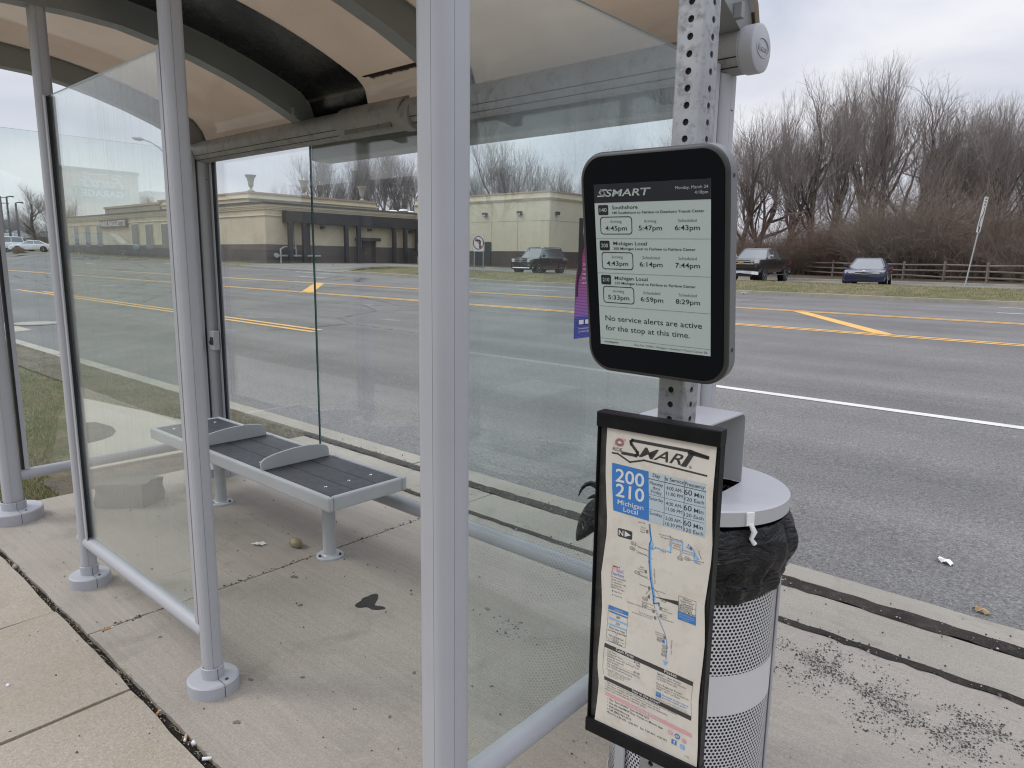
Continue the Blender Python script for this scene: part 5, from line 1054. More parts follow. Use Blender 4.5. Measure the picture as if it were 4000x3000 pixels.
def grow_tree(seed, H, spread=1.0, stems=1, up=0.10, levels=5, r0=0.22, clear=0.22, wob=0.16, kids=5):
    q = random.Random(seed); big, fine = Segs(), Segs()
    def rv(k): return Vector((q.gauss(0, k), q.gauss(0, k), q.gauss(0, k)))
    def branch(p, d, L_, r, lev):
        n = (8, 7, 6, 5, 4, 3)[min(lev, 5)]; sl = L_/n; kidp = []
        for i in range(n):
            d = (d + rv(wob*(0.6 if lev == 0 else 1.0)) + Vector((0, 0, up*(0.5 if lev == 0 else 1.0)))).normalized(); p2 = p + d*sl; r2 = r*(1 - 0.62/n); (big if lev <= 1 else fine).add(p, p2, r, r2); p, r = p2, r2
            if lev < levels and (i + 1)/n > (clear if lev == 0 else 0.18): kidp.append((p.copy(), d.copy(), r, (i + 1)/n))
        if lev >= levels: return
        m_ = (kids + 2, kids, kids, kids - 2, 1, 0)[lev]
        for c in range(m_):
            pk, dk, rk, t = q.choice(kidp); ax = dk.orthogonal().normalized(); ax.rotate(Matrix.Rotation(q.uniform(0, 2*PI), 3, dk)); ang = R(q.uniform(24, 58)*(spread if lev < 2 else 1.0)); dd = dk.copy(); dd.rotate(Matrix.Rotation(ang, 3, ax))
            branch(pk, dd, L_*q.uniform(.50, .74)*(1.12 - .35*t if lev == 0 else 1.0), rk*q.uniform(.48, .72), lev + 1)
        for c in range(2):
            ax = d.orthogonal().normalized(); ax.rotate(Matrix.Rotation(q.uniform(0, 2*PI), 3, d)); dd = d.copy(); dd.rotate(Matrix.Rotation(R(q.uniform(8, 28)), 3, ax)); branch(p, dd, L_*q.uniform(.5, .66), r*.85, lev + 1)
    for s_ in range(stems):
        a = 2*PI*s_/stems + q.uniform(-.4, .4); tilt = 0.0 if stems == 1 else q.uniform(.12, .34); d = Vector((math.cos(a)*tilt, math.sin(a)*tilt, 1)).normalized() if stems > 1 else Vector((q.uniform(-.12, .12), q.uniform(-.12, .12), 1)).normalized(); branch(Vector((math.cos(a)*.18*(stems > 1), math.sin(a)*.18*(stems > 1), -0.2)), d, H*(.52 if stems == 1 else .5)*q.uniform(.9, 1.1), r0*(1 if stems == 1 else .68), 0)
    zt = max(p[2] for p in fine.b); k = H/zt; S = lambda v: Vector(v)*k
    for sg in (big, fine): sg.a = [S(p) for p in sg.a]; sg.b = [S(p) for p in sg.b]
    fine.ra = [max(.0021, r*.92) for r in fine.ra]; fine.rb = [max(.0015, r*.8) for r in fine.rb]
    return big, fine
PROTO = []
for i, (sd, st, sp, upv, cl, wb, kd) in enumerate(((11, 1, .85, .12, .38, .14, 4), (12, 1, .8, .16, .36, .12, 4), (23, 2, .85, .14, .34, .14, 4), (34, 3, .7, .18, .3, .11, 4), (45, 1, 1.0, .09, .42, .17, 4))):
    b_, f2 = grow_tree(sd, 10.0, sp, st, upv, 5, .26, cl, wb, kd); PROTO.append((seg_mesh('trunk', b_, 7, M['bark']), seg_mesh('crown', f2, 3, M['twig'])))
PROTO_G = []
for a, b in PROTO[:4]:
    a2, b2 = a.copy(), b.copy(); a2.materials[0] = M['twig_grey']; b2.materials[0] = M['twig_grey']; PROTO_G.append((a2, b2))
def put_tree(x, y, z, h, k, rz, label, group, pool=PROTO, lean=0.0, wide=1.0):
    t = thing('bare_tree', label, 'tree', (x, y, z), rz, group); s_ = h/10.0; t.scale = (s_*wide, s_*wide, s_); t.rotation_euler = (lean, 0, rz)
    for nm, me in zip(('trunk', 'crown'), pool[k % len(pool)]):
        o = bpy.data.objects.new(nm, me); COL.objects.link(o); o.parent = t
    return t
WOOD = 'bare trees in the wood beyond the rail fence'
for i, (px, d, ty, k, label, wide) in enumerate((
    (2890, 66, 455, 0, 'bare tree at the left end of the wood, just right of the display', .9), (2945, 76, 420, 4, 'slim bare tree standing behind the black pickup in the wood', .9), (3015, 68, 385, 2, 'forked bare tree above the tail of the black pickup', 1.0),
    (3105, 72, 350, 1, 'bare tree between the pickup and the blue sedan, left of its group', .85), (3165, 66, 300, 4, 'bare tree with crooked limbs left of the tallest tree', .8), (3235, 78, 320, 0, 'thin bare tree set back behind the crooked one', .8),
    (3330, 70, 232, 2, 'tallest bare tree of the wood, forked, above the blue sedan', .8), (3385, 80, 250, 1, 'bare tree right behind the tallest one of the wood', .8), (3430, 72, 255, 0, 'bare tree right of the tallest one with a spreading crown', .9),
    (3520, 68, 335, 4, 'broad bare tree rising behind the big tan bush', 1.1), (3600, 78, 385, 1, 'bare tree behind the first rails right of the blue sedan', .9), (3705, 64, 400, 3, 'many stemmed bare tree left of the thin sign post', 1.0),
    (3790, 72, 385, 2, 'forked bare tree straight behind the thin sign post', .9), (3870, 60, 350, 3, 'many stemmed bare tree right of the thin sign post', 1.0), (3960, 66, 395, 0, 'bare tree cut by the right edge of the view', 1.1), (4070, 58, 380, 1, 'bare tree just beyond the right edge of the view', 1.1),
    (2790, 74, 430, 1, 'bare tree hidden behind the arrival display', 1.0), (2640, 80, 450, 2, 'bare tree hidden behind the sign post', 1.0), (4250, 62, 360, 2, 'bare tree outside the right edge of the view', 1.1))):
    x, y = at(px, d); z0 = landz(x, y); put_tree(x, y, z0, (topz(px, ty, d) - z0), k, (i*1.37) % 6.28, label, WOOD, wide=wide)
for i, (az, d, h, k) in enumerate(((8, 52, 15, 2), (15, 55, 17, 0), (22, 50, 14, 1), (29, 56, 16, 3), (36, 52, 15, 2), (44, 58, 17, 4), (52, 60, 15, 0), (60, 66, 16, 1))):
    x, y = d*math.sin(R(az)), d*math.cos(R(az)) + 6; put_tree(x, y, landz(x, y), h, k, i*1.1, 'bare tree past the right edge of the view, mirrored in the end pane', WOOD)
BACK = 'bare trees behind the cream buildings'
for i, (px, d, ty, k, label, wide) in enumerate((
    (1150, 92, 690, 2, 'small grey bare tree left of the pane joint behind the roof', .9), (1245, 96, 540, 0, 'tall grey bare tree behind the brick shop right of the pane joint', .9), (1335, 90, 560, 1, 'grey bare tree below the hanging box, left one of a row', .9), (1420, 98, 560, 3, 'bushy grey bare tree below the middle of the hanging box', 1.0), (1500, 92, 545, 0, 'grey bare tree above the roof vents', .9), (1590, 95, 500, 1, 'tall leaning grey bare tree left of the front shelter post', 1.0), (1680, 92, 560, 2, 'grey bare tree hidden by the front shelter post', 1.0),
    (1955, 92, 520, 3, 'fan shaped grey bare tree above the plain cream building', 1.15), (1875, 96, 650, 0, 'low grey bare tree beside the front post above the cream roof', 1.0), (2055, 98, 640, 1, 'small grey bare tree right of the fan shaped one', .9), (2125, 94, 615, 2, 'grey bare tree above the roof corner of the cream building', 1.1), (2215, 96, 645, 0, 'grey bare tree left of the display top', 1.0), (2300, 90, 585, 1, 'grey bare tree rising behind the display corner', .8), (2450, 88, 560, 3, 'grey bare tree hidden behind the display', 1.0))):
    x, y = at(px, d); z0 = landz(x, y); put_tree(x, y, z0, (topz(px, ty, d) - z0), k, (i*2.11) % 6.28, label, BACK, PROTO_G, wide=wide)
for i, (px, d, ty, k, label) in enumerate(((150, 112, 715, 4, 'dark bare tree left of the far shelter post beyond the parked cars'), (200, 118, 740, 0, 'dark bare tree seen against the left shelter post'), (95, 130, 800, 2, 'low dark bare tree behind the utility poles'), (25, 150, 830, 1, 'distant bare tree at the left edge of the view'), (265, 108, 760, 1, 'dark bare tree beside the long cream shop'), (600, 140, 745, 2, 'pale bare tree over the roof of the long cream shop'))):
    x, y = at(px, d); z0 = landz(x, y); put_tree(x, y, z0, (topz(px, ty, d) - z0), k, i*1.7, label, 'bare trees beyond the parking lot', wide=1.1)
# dense leafless thicket under the wood: one mass nobody could count
def thicket(name, mat, spots, seed, stems, label):
    q = random.Random(seed); sg = Segs()
    for x, y, w, h in spots:
        z0 = landz(x, y)
        for s_ in range(stems):
            a = q.uniform(0, 2*PI); rr_ = w*.5*math.sqrt(q.random()); p = Vector((x + rr_*math.cos(a)*.6, y + rr_*math.sin(a)*.6, z0 - .1)); hh = h*q.uniform(.45, 1.0); out = q.uniform(.15, .75); d = Vector((math.cos(a)*out, math.sin(a)*out, 1)).normalized(); n = 5; r_ = q.uniform(.012, .03)
            for i in range(n):
                d = (d + Vector((q.gauss(0, .2), q.gauss(0, .2), q.gauss(0, .12) - .02*i))).normalized(); p2 = p + d*hh/n; sg.add(p, p2, r_, r_*.75); r_ *= .75
                if i:
                    for c in range(3):
                        dd = (d + Vector((q.gauss(0, .7), q.gauss(0, .7), q.gauss(0, .5)))).normalized(); l = hh*q.uniform(.10, .24); m_ = p2 + dd*l; sg.add(p2, m_, r_*.6, .007)
                        d3 = (dd + Vector((q.gauss(0, .5), q.gauss(0, .5), q.gauss(0, .4) + .2))).normalized(); sg.add(m_, m_ + d3*l*.8, .0075, .006)
                p = p2
    o = bpy.data.objects.new(name, seg_mesh(name, sg, 3, mat)); COL.objects.link(o); stuff(o); return tag(o, label, 'thicket')
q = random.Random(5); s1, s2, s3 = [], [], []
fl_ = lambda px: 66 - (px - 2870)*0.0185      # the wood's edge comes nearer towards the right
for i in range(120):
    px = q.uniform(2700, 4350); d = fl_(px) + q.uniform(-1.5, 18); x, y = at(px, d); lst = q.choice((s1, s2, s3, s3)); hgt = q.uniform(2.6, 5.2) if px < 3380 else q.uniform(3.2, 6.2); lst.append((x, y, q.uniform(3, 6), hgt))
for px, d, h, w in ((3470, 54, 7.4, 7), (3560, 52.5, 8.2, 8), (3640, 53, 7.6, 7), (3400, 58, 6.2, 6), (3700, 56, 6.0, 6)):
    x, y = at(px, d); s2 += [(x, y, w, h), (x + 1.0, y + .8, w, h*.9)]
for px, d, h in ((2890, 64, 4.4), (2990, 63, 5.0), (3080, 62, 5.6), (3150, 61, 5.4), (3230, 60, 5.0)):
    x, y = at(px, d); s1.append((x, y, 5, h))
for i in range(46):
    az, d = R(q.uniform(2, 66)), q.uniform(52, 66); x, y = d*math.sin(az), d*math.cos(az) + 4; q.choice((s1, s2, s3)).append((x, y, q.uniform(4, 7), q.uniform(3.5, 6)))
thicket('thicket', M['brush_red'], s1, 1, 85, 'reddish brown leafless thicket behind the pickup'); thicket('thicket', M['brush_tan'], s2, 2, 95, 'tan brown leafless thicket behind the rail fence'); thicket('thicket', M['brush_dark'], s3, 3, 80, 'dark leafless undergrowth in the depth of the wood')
s4 = []
for i in range(26):
    px = q.uniform(-120, 290); x, y = at(px, q.uniform(118, 150)); s4.append((x, y, 7, q.uniform(3.5, 6)))
thicket('thicket', M['brush_dark'], s4, 4, 60, 'distant dark brush behind the parked cars on the left')

# ================================================================== vehicles
def vpaint(name, col, rough=0.25):
    m, nt, N_, L_, b = new_mat(name); g = G(nt, 'Object'); L_.new(g.mul(col, g.ramp(g.noise(5, 4, .6), .3, .7, .9, 1.12)), b.inputs['Base Color']); setp(b, Roughness=rough, Coat_Weight=0.7, Coat_Roughness=0.06, Specular_IOR_Level=0.5); return m
V_BLACK, V_BLUE, V_WHITE, V_DARK = vpaint('paint_black', (0.012, 0.012, 0.013)), vpaint('paint_blue', (0.010, 0.013, 0.048)), vpaint('paint_white', (0.74, 0.75, 0.77)), vpaint('paint_grey', (0.025, 0.03, 0.038)); V_SILVER = vpaint('paint_silver', (0.42, 0.43, 0.45))
CARGLASS = paint('car_glass', (0.055, 0.075, 0.078), 0.06, spec=1.0, coat=1.0); CHROME = paint('chrome', (0.75, 0.76, 0.77), 0.16, metal=1.0); TYRE = paint('tyre', (0.014, 0.014, 0.014), 0.8); LAMP = paint('lamp_glass', (0.45, 0.46, 0.46), 0.12, coat=1.0); RIMS = paint('rim_metal', (0.42, 0.43, 0.44), 0.3, metal=0.8); GRILLE = paint('grille_dark', (0.008, 0.008, 0.009), 0.5); TAIL = paint('tail_red', (0.35, 0.03, 0.03), 0.2)
def vehicle(name, label, cat, loc, rz, col, L_, Wd, st, gh, wheels, wr, lights, grille, extra=None, group=None):
    """st: (x, zb, zt, halfwidth); gh: dict wb, rf, rr, rb, zb, zr, hb, ht"""
    t = thing(name, label, cat, loc, rz, group); B = lambda mb, nm, mat, par=t, **k: mb.build(nm, mat, par, world=False, **k)
    rings = []
    for x, zb_, zt, hw in st:
        half = [(0, zb_), (hw*.82, zb_), (hw*.965, zb_ + .10*(zt - zb_)), (hw, zb_ + .45*(zt - zb_)), (hw*.99, zb_ + .72*(zt - zb_)), (hw*.955, zt - .05), (hw*.84, zt - .008), (0, zt + .012)]
        rings.append([(x, -y, z) for y, z in half] + [(x, y, z) for y, z in half[-2:0:-1]])
    mb = MB(); mb.loft(rings); body = B(mb, 'body', col, smooth=45)
    def rect(z, xa, xb, h, r): return [(x, y, z) for x, y in rr_pts((xa + xb)/2, 0, (xb - xa)/2, h, r, 4)]
    g_ = gh; zm = g_['zr'] - .07
    mb = MB(); mb.loft([rect(g_['zb'], g_['rb'], g_['wb'], g_['hb'], .10), rect(zm, g_['rr'], g_['rf'], g_['ht'], .10)], caps=False); B(mb, 'windows', CARGLASS, smooth=45)
    mb = MB(); mb.loft([rect(zm - .012, g_['rr'] - .012, g_['rf'] + .018, g_['ht'] + .014, .11), rect(zm + .03, g_['rr'] + .0, g_['rf'] - .02, g_['ht'], .12), rect(g_['zr'], g_['rr'] + .22, g_['rf'] - .30, g_['ht'] - .16, .12)]); B(mb, 'roof', col, smooth=50)
    mb = MB(); w = .045
    for s_ in (-1, 1):
        for xa, xb in ((g_['wb'], g_['rf']), (g_['rb'], g_['rr'])):
            k = -1 if xa == g_['wb'] else 1; mb.tube([(xa + k*.04, s_*(g_['hb'] - .035), g_['zb']), (xb + k*.04, s_*(g_['ht'] - .035), zm)], w, 8)
        for f in g_.get('pil', (.46,)):
            xa = g_['rb'] + (g_['wb'] - g_['rb'])*f; xb = g_['rr'] + (g_['rf'] - g_['rr'])*f*.98; mb.tube([(xa, s_*(g_['hb'] - .012), g_['zb']), (xb, s_*(g_['ht'] - .012), zm)], .032, 6)
    B(mb, 'pillars', col, smooth=50)
    for sx in wheels:
        for s_ in (-1, 1):
            yw = s_*(Wd/2 - .115); hw = Wd/2
            mb = MB(); mb.tube([(sx, s_*(hw - .35), wr + .01), (sx, s_*(hw + .001), wr + .01)], wr + .055, 28); B(mb, 'wheel_arch', GRILLE, smooth=40)
            mb = MB(); mb.loft([[(sx + r_*math.cos(2*PI*i/28), yw + s_*o_, wr + r_*math.sin(2*PI*i/28)) for i in range(28)] for o_, r_ in ((-.10, wr - .03), (-.09, wr), (.095, wr), (.112, wr - .03), (.112, wr*.70), (.08, wr*.68))], caps=True); wl = B(mb, 'wheel', TYRE, smooth=40)
            mb = MB(); yo = yw + s_*.118
            for i in range(5):
                a = 2*PI*i/5 + .3; ca, sa = math.cos(a), math.sin(a); n_ = (-sa, ca); pts_ = [(sx + ca*wr*.12 + n_[0]*.035, yo, wr + sa*wr*.12 + n_[1]*.035), (sx + ca*wr*.66 + n_[0]*.055, yo - s_*.008, wr + sa*wr*.66 + n_[1]*.055), (sx + ca*wr*.66 - n_[0]*.055, yo - s_*.008, wr + sa*wr*.66 - n_[1]*.055), (sx + ca*wr*.12 - n_[0]*.035, yo, wr + sa*wr*.12 - n_[1]*.035)]
                mb.poly(pts_ if s_ < 0 else pts_[::-1])
            mb.tube([(sx + wr*.66*math.cos(2*PI*i/24), yo - s_*.006, wr + wr*.66*math.sin(2*PI*i/24)) for i in range(25)], .014, 5, caps=False); mb.tube([(sx, yo - s_*.02, wr), (sx, yo + s_*.004, wr)], wr*.17, 12); B(mb, 'rim', RIMS, wl, smooth=40)
    for s_ in (-1, 1):
        mb = MB(); mb.loft([[(x_ - .14, s_*y_, z_ + h_/2), (x_, s_*y_, z_ + h_/2), (x_ + .02, s_*y_, z_ - h_/2), (x_ - .14, s_*y_, z_ - h_/2)] for y_, x_, z_, h_ in lights]); B(mb, 'headlight', LAMP, smooth=30, bevel=.012)
        xm, ym, zm2 = gh['wb'] - .28, gh['hb'] + .06, gh['zb'] + .07; mb = MB(); mb.box((xm, s_*(ym + .10), zm2 + .06), (.10, .20, .15)); mb.box((xm, s_*(ym), zm2 + .02), (.05, .10, .04)); B(mb, 'mirror', (extra or {}).get('mirror', col), bevel=.03)
        mb = MB(); xr = -L_/2 + .10; mb.box((xr, s_*(Wd/2 - .13), (extra or {}).get('tailz', .88)), (.16, .20, .16)); B(mb, 'tail_light', TAIL, bevel=.02)
    grille(B); return t
def sedan_grille(B):
    mb = MB(); mb.loft([[(2.36, y, .715 - .05*abs(y)), (2.462, y, .70 - .05*abs(y)), (2.47, y, .60 + .06*abs(y)), (2.36, y, .60)] for y in span(-.34, .34, 9)]); B(mb, 'grille', GRILLE)
    mb = MB(); mb.tube([(2.468 - .10*max(0, abs(y) - .36), y, .712 - .03*abs(y) + .10*max(0, abs(y) - .34)) for y in span(-.76, .76, 17)], .014, 6); mb.tube([(2.474, y, .592 + .07*abs(y)) for y in span(-.36, .36, 11)], .013, 6); mb.tube([(2.46, -.05, .755), (2.46, .05, .755)], .026, 8); B(mb, 'grille_trim', CHROME, smooth=50)
    mb = MB(); mb.loft([[(2.45 - .08*(abs(y)/.6)**3, y, .42), (2.46 - .08*(abs(y)/.6)**3, y, .27), (2.3, y, .25), (2.3, y, .42)] for y in span(-.62, .62, 9)]); B(mb, 'lower_intake', GRILLE)
    mb = MB()
    for s_ in (-1, 1): mb.tube([(2.42, s_*.56, .445), (2.35, s_*.78, .455)], .017, 6)
    B(mb, 'fog_trim', CHROME)
    mb = MB(); mb.loft([[(2.475, y, .52), (2.48, y, .44), (2.38, y, .44), (2.38, y, .52)] for y in (-.22, .22)]); B(mb, 'bumper_recess', GRILLE)
SED = [(-2.42, .42, .86, .74), (-2.32, .30, 1.00, .84), (-1.9, .22, 1.03, .90), (-1.0, .20, .98, .925), (0, .20, .95, .93), (1.0, .20, .945, .925), (1.5, .20, .90, .91), (1.95, .19, .84, .90), (2.22, .18, .79, .88), (2.36, .18, .74, .85), (2.42, .20, .69, .80), (2.445, .30, .62, .72)]
SGH = dict(wb=1.15, rf=.35, rr=-.95, rb=-1.85, zb=.93, zr=1.46, hb=.78, ht=.57, pil=(.50,))
def heading_to_cam(x, y, clockwise): 
    a = math.atan2(-y, -x); return a - R(clockwise)
x, y = at(3398, 37.8); BSED = vehicle('sedan', 'dark blue sedan facing the road on the service drive before the rail fence', 'car', (x, y, landz(x, y) + .03), heading_to_cam(x, y, 5), V_BLUE, 4.84, 1.86, SED, SGH, (1.45, -1.36), .33, ((.36, 2.462, .655, .07), (.60, 2.44, .675, .115), (.80, 2.34, .705, .10)), sedan_grille); BSED.scale = (1.0, 1.12, 0.97)
def truck_grille(B):
    mb = MB(); mb.box((2.86, 0, .98), (.10, 1.46, .46)); B(mb, 'grille', GRILLE, bevel=.02)
    mb = MB(); mb.box((2.925, 0, 1.135), (.03, 1.40, .055)); mb.box((2.925, 0, 1.00), (.03, 1.46, .05)); mb.box((2.90, .63, 1.20), (.03, .2, .03)); mb.box((2.90, -.63, 1.20), (.03, .2, .03)); B(mb, 'grille_bar', CHROME, bevel=.012)
    mb = MB(); mb.prism([(-.16, .028), (-.05, .028), (-.05, .05), (.05, .05), (.05, .028), (.16, .028), (.16, -.028), (.05, -.028), (.05, -.05), (-.05, -.05), (-.05, -.028), (-.16, -.028)], 0, .02, T=Matrix.Translation((2.94, 0, 1.07)) @ Matrix(((0, 0, 1, 0), (1, 0, 0, 0), (0, 1, 0, 0), (0, 0, 0, 1)))); B(mb, 'badge', paint('badge_gold', (.55, .36, .08), .3, metal=.6))
    mb = MB(); mb.loft([[(2.98 - .14*(abs(y)/.98)**4, y, .63 - .05*(abs(y)/.98)**2), (2.99 - .14*(abs(y)/.98)**4, y, .50 - .09*(abs(y)/.98)), (2.86 - .14*(abs(y)/.98)**4, y, .50 - .09*(abs(y)/.98)), (2.86 - .14*(abs(y)/.98)**4, y, .63)] for y in span(-.98, .98, 15)]); B(mb, 'bumper', CHROME, smooth=40)
    mb = MB(); mb.box((2.88, 0, .38), (.10, 1.3, .14)); B(mb, 'lower_intake', GRILLE)
    mb = MB()
    for s_ in (-1, 1): mb.box((-.2, s_*.98, .42), (2.4, .14, .05))
    B(mb, 'step_bar', CHROME, bevel=.015)
    for xa in (.35, -.62):
        mb = MB(); mb.box((xa - .30, 1.018, 1.10), (.18, .03, .04)); B(mb, 'door_handle', GRILLE)
    mb = MB(); mb.b2((-2.85, -.84, .90), (-1.02, .84, 1.392)); B(mb, 'bed_cover', GRILLE, bevel=.02)
    mb = MB(); mb.box((-2.96, 0, .62), (.12, 1.9, .20)); B(mb, 'rear_bumper', CHROME, bevel=.03)
TRK = [(-2.93, .55, 1.36, .94), (-2.88, .50, 1.40, .985), (-1.0, .48, 1.40, 1.0), (-.98, .46, 1.36, 1.0), (.4, .45, 1.35, 1.0), (1.25, .45, 1.34, 1.0), (1.35, .45, 1.33, 1.0), (2.3, .47, 1.30, 1.0), (2.70, .46, 1.26, .99), (2.80, .42, 1.22, .975), (2.84, .46, 1.14, .95)]
TGH = dict(wb=1.30, rf=.62, rr=-.72, rb=-.98, zb=1.32, zr=1.92, hb=.90, ht=.72, pil=(.48,))
x, y = at(2966, 41.6); vehicle('pickup_truck', 'black crew cab pickup truck with chrome front on the service drive', 'pickup truck', (x, y, landz(x, y) + .02), heading_to_cam(x, y, 19), V_BLACK, 5.86, 2.03, TRK, TGH, (1.85, -1.88), .41, ((.56, 2.90, 1.12, .16), (.78, 2.885, 1.13, .19), (.965, 2.80, 1.14, .20)), truck_grille, dict(mirror=CHROME, tailz=1.1))
def suv_grille(B):
    mb = MB(); mb.box((2.44, 0, .90), (.10, 1.0, .34)); B(mb, 'grille', GRILLE, bevel=.03)
    mb = MB(); mb.box((2.50, 0, .97), (.02, .98, .06)); mb.box((2.50, 0, .84), (.02, .90, .06)); mb.tube([(2.51 , .115*math.cos(2*PI*i/20), .905 + .115*math.sin(2*PI*i/20)) for i in range(21)], .014, 6, caps=False)
    for i in range(3):
        a = R(90 + 120*i); mb.tube([(2.515, 0, .905), (2.515, .11*math.cos(a), .905 + .11*math.sin(a))], [.016, .008], 5)
    B(mb, 'grille_bar', CHROME)
    mb = MB(); mb.loft([[(2.54 - .22*(abs(y)/.93)**3, y, .44), (2.56 - .22*(abs(y)/.93)**3, y, .37), (2.44 - .22*(abs(y)/.93)**3, y, .37), (2.44 - .22*(abs(y)/.93)**3, y, .44)] for y in span(-.93, .93, 13)]); B(mb, 'bumper_trim', CHROME)
    mb = MB()
    for s_ in (-1, 1):
        mb.tube([(.75, s_*.60, 1.80), (.45, s_*.62, 1.88), (-1.7, s_*.62, 1.88), (-2.0, s_*.60, 1.80)], .025, 6); mb.tube([(1.16, s_*.825, 1.15), (-2.1, s_*.80, 1.17)], .016, 5); mb.tube([(1.16, s_*.825, 1.15), (.62, s_*.70, 1.70), (-1.75, s_*.68, 1.74), (-2.12, s_*.80, 1.17)], .014, 5); mb.box((-.2, s_*.97, .34), (2.5, .10, .04)); mb.tube([(2.48, s_*.62, .58), (2.36, s_*.88, .59)], .022, 5)
    B(mb, 'bright_trim', CHROME, smooth=50)
    for xa in (.1, -.95):
        mb = MB(); mb.box((xa, .965, 1.02), (.18, .03, .03)); B(mb, 'door_handle', CHROME)
SUVS = [(-2.53, .45, 1.05, .86), (-2.45, .34, 1.14, .92), (-1.6, .25, 1.16, .96), (0, .25, 1.15, .965), (1.2, .25, 1.14, .96), (1.7, .26, 1.10, .95), (2.2, .27, 1.06, .94), (2.38, .26, 1.01, .92), (2.44, .30, .94, .88)]
SUVG = dict(wb=1.25, rf=.55, rr=-1.95, rb=-2.35, zb=1.13, zr=1.84, hb=.84, ht=.66, pil=(.36, .66))
x, y = at(2108, 52); vehicle('suv', 'black SUV with chrome grille and roof rails beside the cream building', 'SUV', (x, y, landz(x, y) + .02), heading_to_cam(x, y, 33), V_BLACK, 5.1, 1.93, SUVS, SUVG, (1.52, -1.55), .39, ((.52, 2.485, .88, .16), (.72, 2.46, .90, .24), (.875, 2.36, .94, .18)), suv_grille)
noop = lambda B: None
def left_of(px, d): x, y = at(px, d); return x, y, landz(x, y) + .03
px_face = lambda px: math.atan2(ray(px, 1000).y, ray(px, 1000).x) + PI/2
CARS_L = 'cars in the parking lot on the left'
k = 1.2
x, y, z = left_of(128, 100); t = vehicle('sedan', 'white sedan parked sideways with its nose left of the far shelter post', 'car', (x, y, max(z, topz(128, 985, 100))), px_face(128) - R(6), V_WHITE, 4.84, 1.86, SED, SGH, (1.45, -1.36), .33, ((.36, 2.462, .655, .07), (.60, 2.44, .675, .115), (.80, 2.34, .705, .10)), sedan_grille, group=CARS_L); t.scale = (1.08,)*3; ZL_ = t.location.z
x, y, z = left_of(72, 106); t = vehicle('suv', 'dark grey SUV parked between the white sedan and the white van', 'SUV', (x, y, ZL_), px_face(60) - R(35), V_DARK, 5.1, 1.93, SUVS, SUVG, (1.52, -1.55), .39, ((.52, 2.485, .88, .16), (.72, 2.46, .90, .24), (.875, 2.36, .94, .18)), noop, group=CARS_L)
x, y, z = left_of(10, 104); t = vehicle('van', 'long white van with dark windows at the left edge of the view', 'van', (x, y, ZL_ + .15), px_face(10) - R(3), V_WHITE, 5.1, 1.93, SUVS, dict(SUVG, rf=.9, rr=-2.2, rb=-2.4, zr=1.9), (1.52, -1.55), .39, ((.52, 2.485, .88, .16), (.72, 2.46, .90, .24), (.875, 2.36, .94, .18)), noop, group=CARS_L); t.scale = (1.2, 1.1, 1.05)
vehicle('suv', 'dark SUV parked behind the viewer, mirrored in the dirty pane', 'SUV', (-55.0, -16.9, landz(-55, -16.9) + .05), R(-41), V_DARK, 5.1, 1.93, SUVS, SUVG, (1.52, -1.55), .39, ((.52, 2.485, .88, .16), (.72, 2.46, .90, .24), (.875, 2.36, .94, .18)), noop)
# far rows of parked cars: small in view, without parts
SMALL = vpaint('paint_far', (0.5, 0.5, 0.52))
def small_car(px, d, py, rz, col, label):
    mb = MB(); rings = []
    for x, zb_, zt, hw in SED: rings.append([(x, -hw, zb_), (x, -hw*.99, zt - .05), (x, -hw*.8, zt), (x, hw*.8, zt), (x, hw*.99, zt - .05), (x, hw, zb_)])
    mb.loft(rings); mb.cur = 1
    mb.loft([[(x, y, z) for x, y in rr_pts((a + b)/2, 0, (b - a)/2, h, .1, 3)] for z, a, b, h in ((.93, -1.85, 1.15, .78), (1.38, -.95, .35, .6))], caps=False); mb.cur = 0
    mb.loft([[(x, y, z) for x, y in rr_pts(-.3, 0, .66 - k_, .6 - k_, .1, 3)] for z, k_ in ((1.37, 0), (1.45, .12))]); o = mb.build('parked_car', [col, CARGLASS], smooth=45); x, y = at(px, d); o.location = (x, y, topz(px, py, d)); o.rotation_euler = (0, 0, rz); return tag(o, label, 'car', 'far rows of parked cars')
small_car(12, 128, 934, 2.2, V_DARK, 'far dark car roof beyond the white van, leftmost'); small_car(50, 132, 930, 2.3, V_BLACK, 'far black car between the utility poles'); small_car(90, 126, 935, 1.3, V_WHITE, 'far white car whose roof shows above the dark SUV'); small_car(28, 140, 927, 2.0, V_SILVER, 'far silver car behind the leftmost utility pole'); small_car(188, 135, 932, 2.0, V_WHITE, 'far white car close to the left shelter post')
# clipped ornamental grass in front of the white sedan
x, y, z = left_of(75, 94); zt_ = topz(75, 989, 94)
def pos_hay(g_): 
    a, r_ = g_.uniform(0, 2*PI), math.sqrt(g_.uniform(0, 1)); return (x + 1.05*r_*math.cos(a), y + .6*r_*math.sin(a), zt_)
o = blades('ornamental_grass', M['hay'], 2600, pos_hay, .55, .95, .05, 8, 'clipped tan clump of dry ornamental grass before the white sedan', lean=.35); o['category'] = 'plant'; del o['kind']

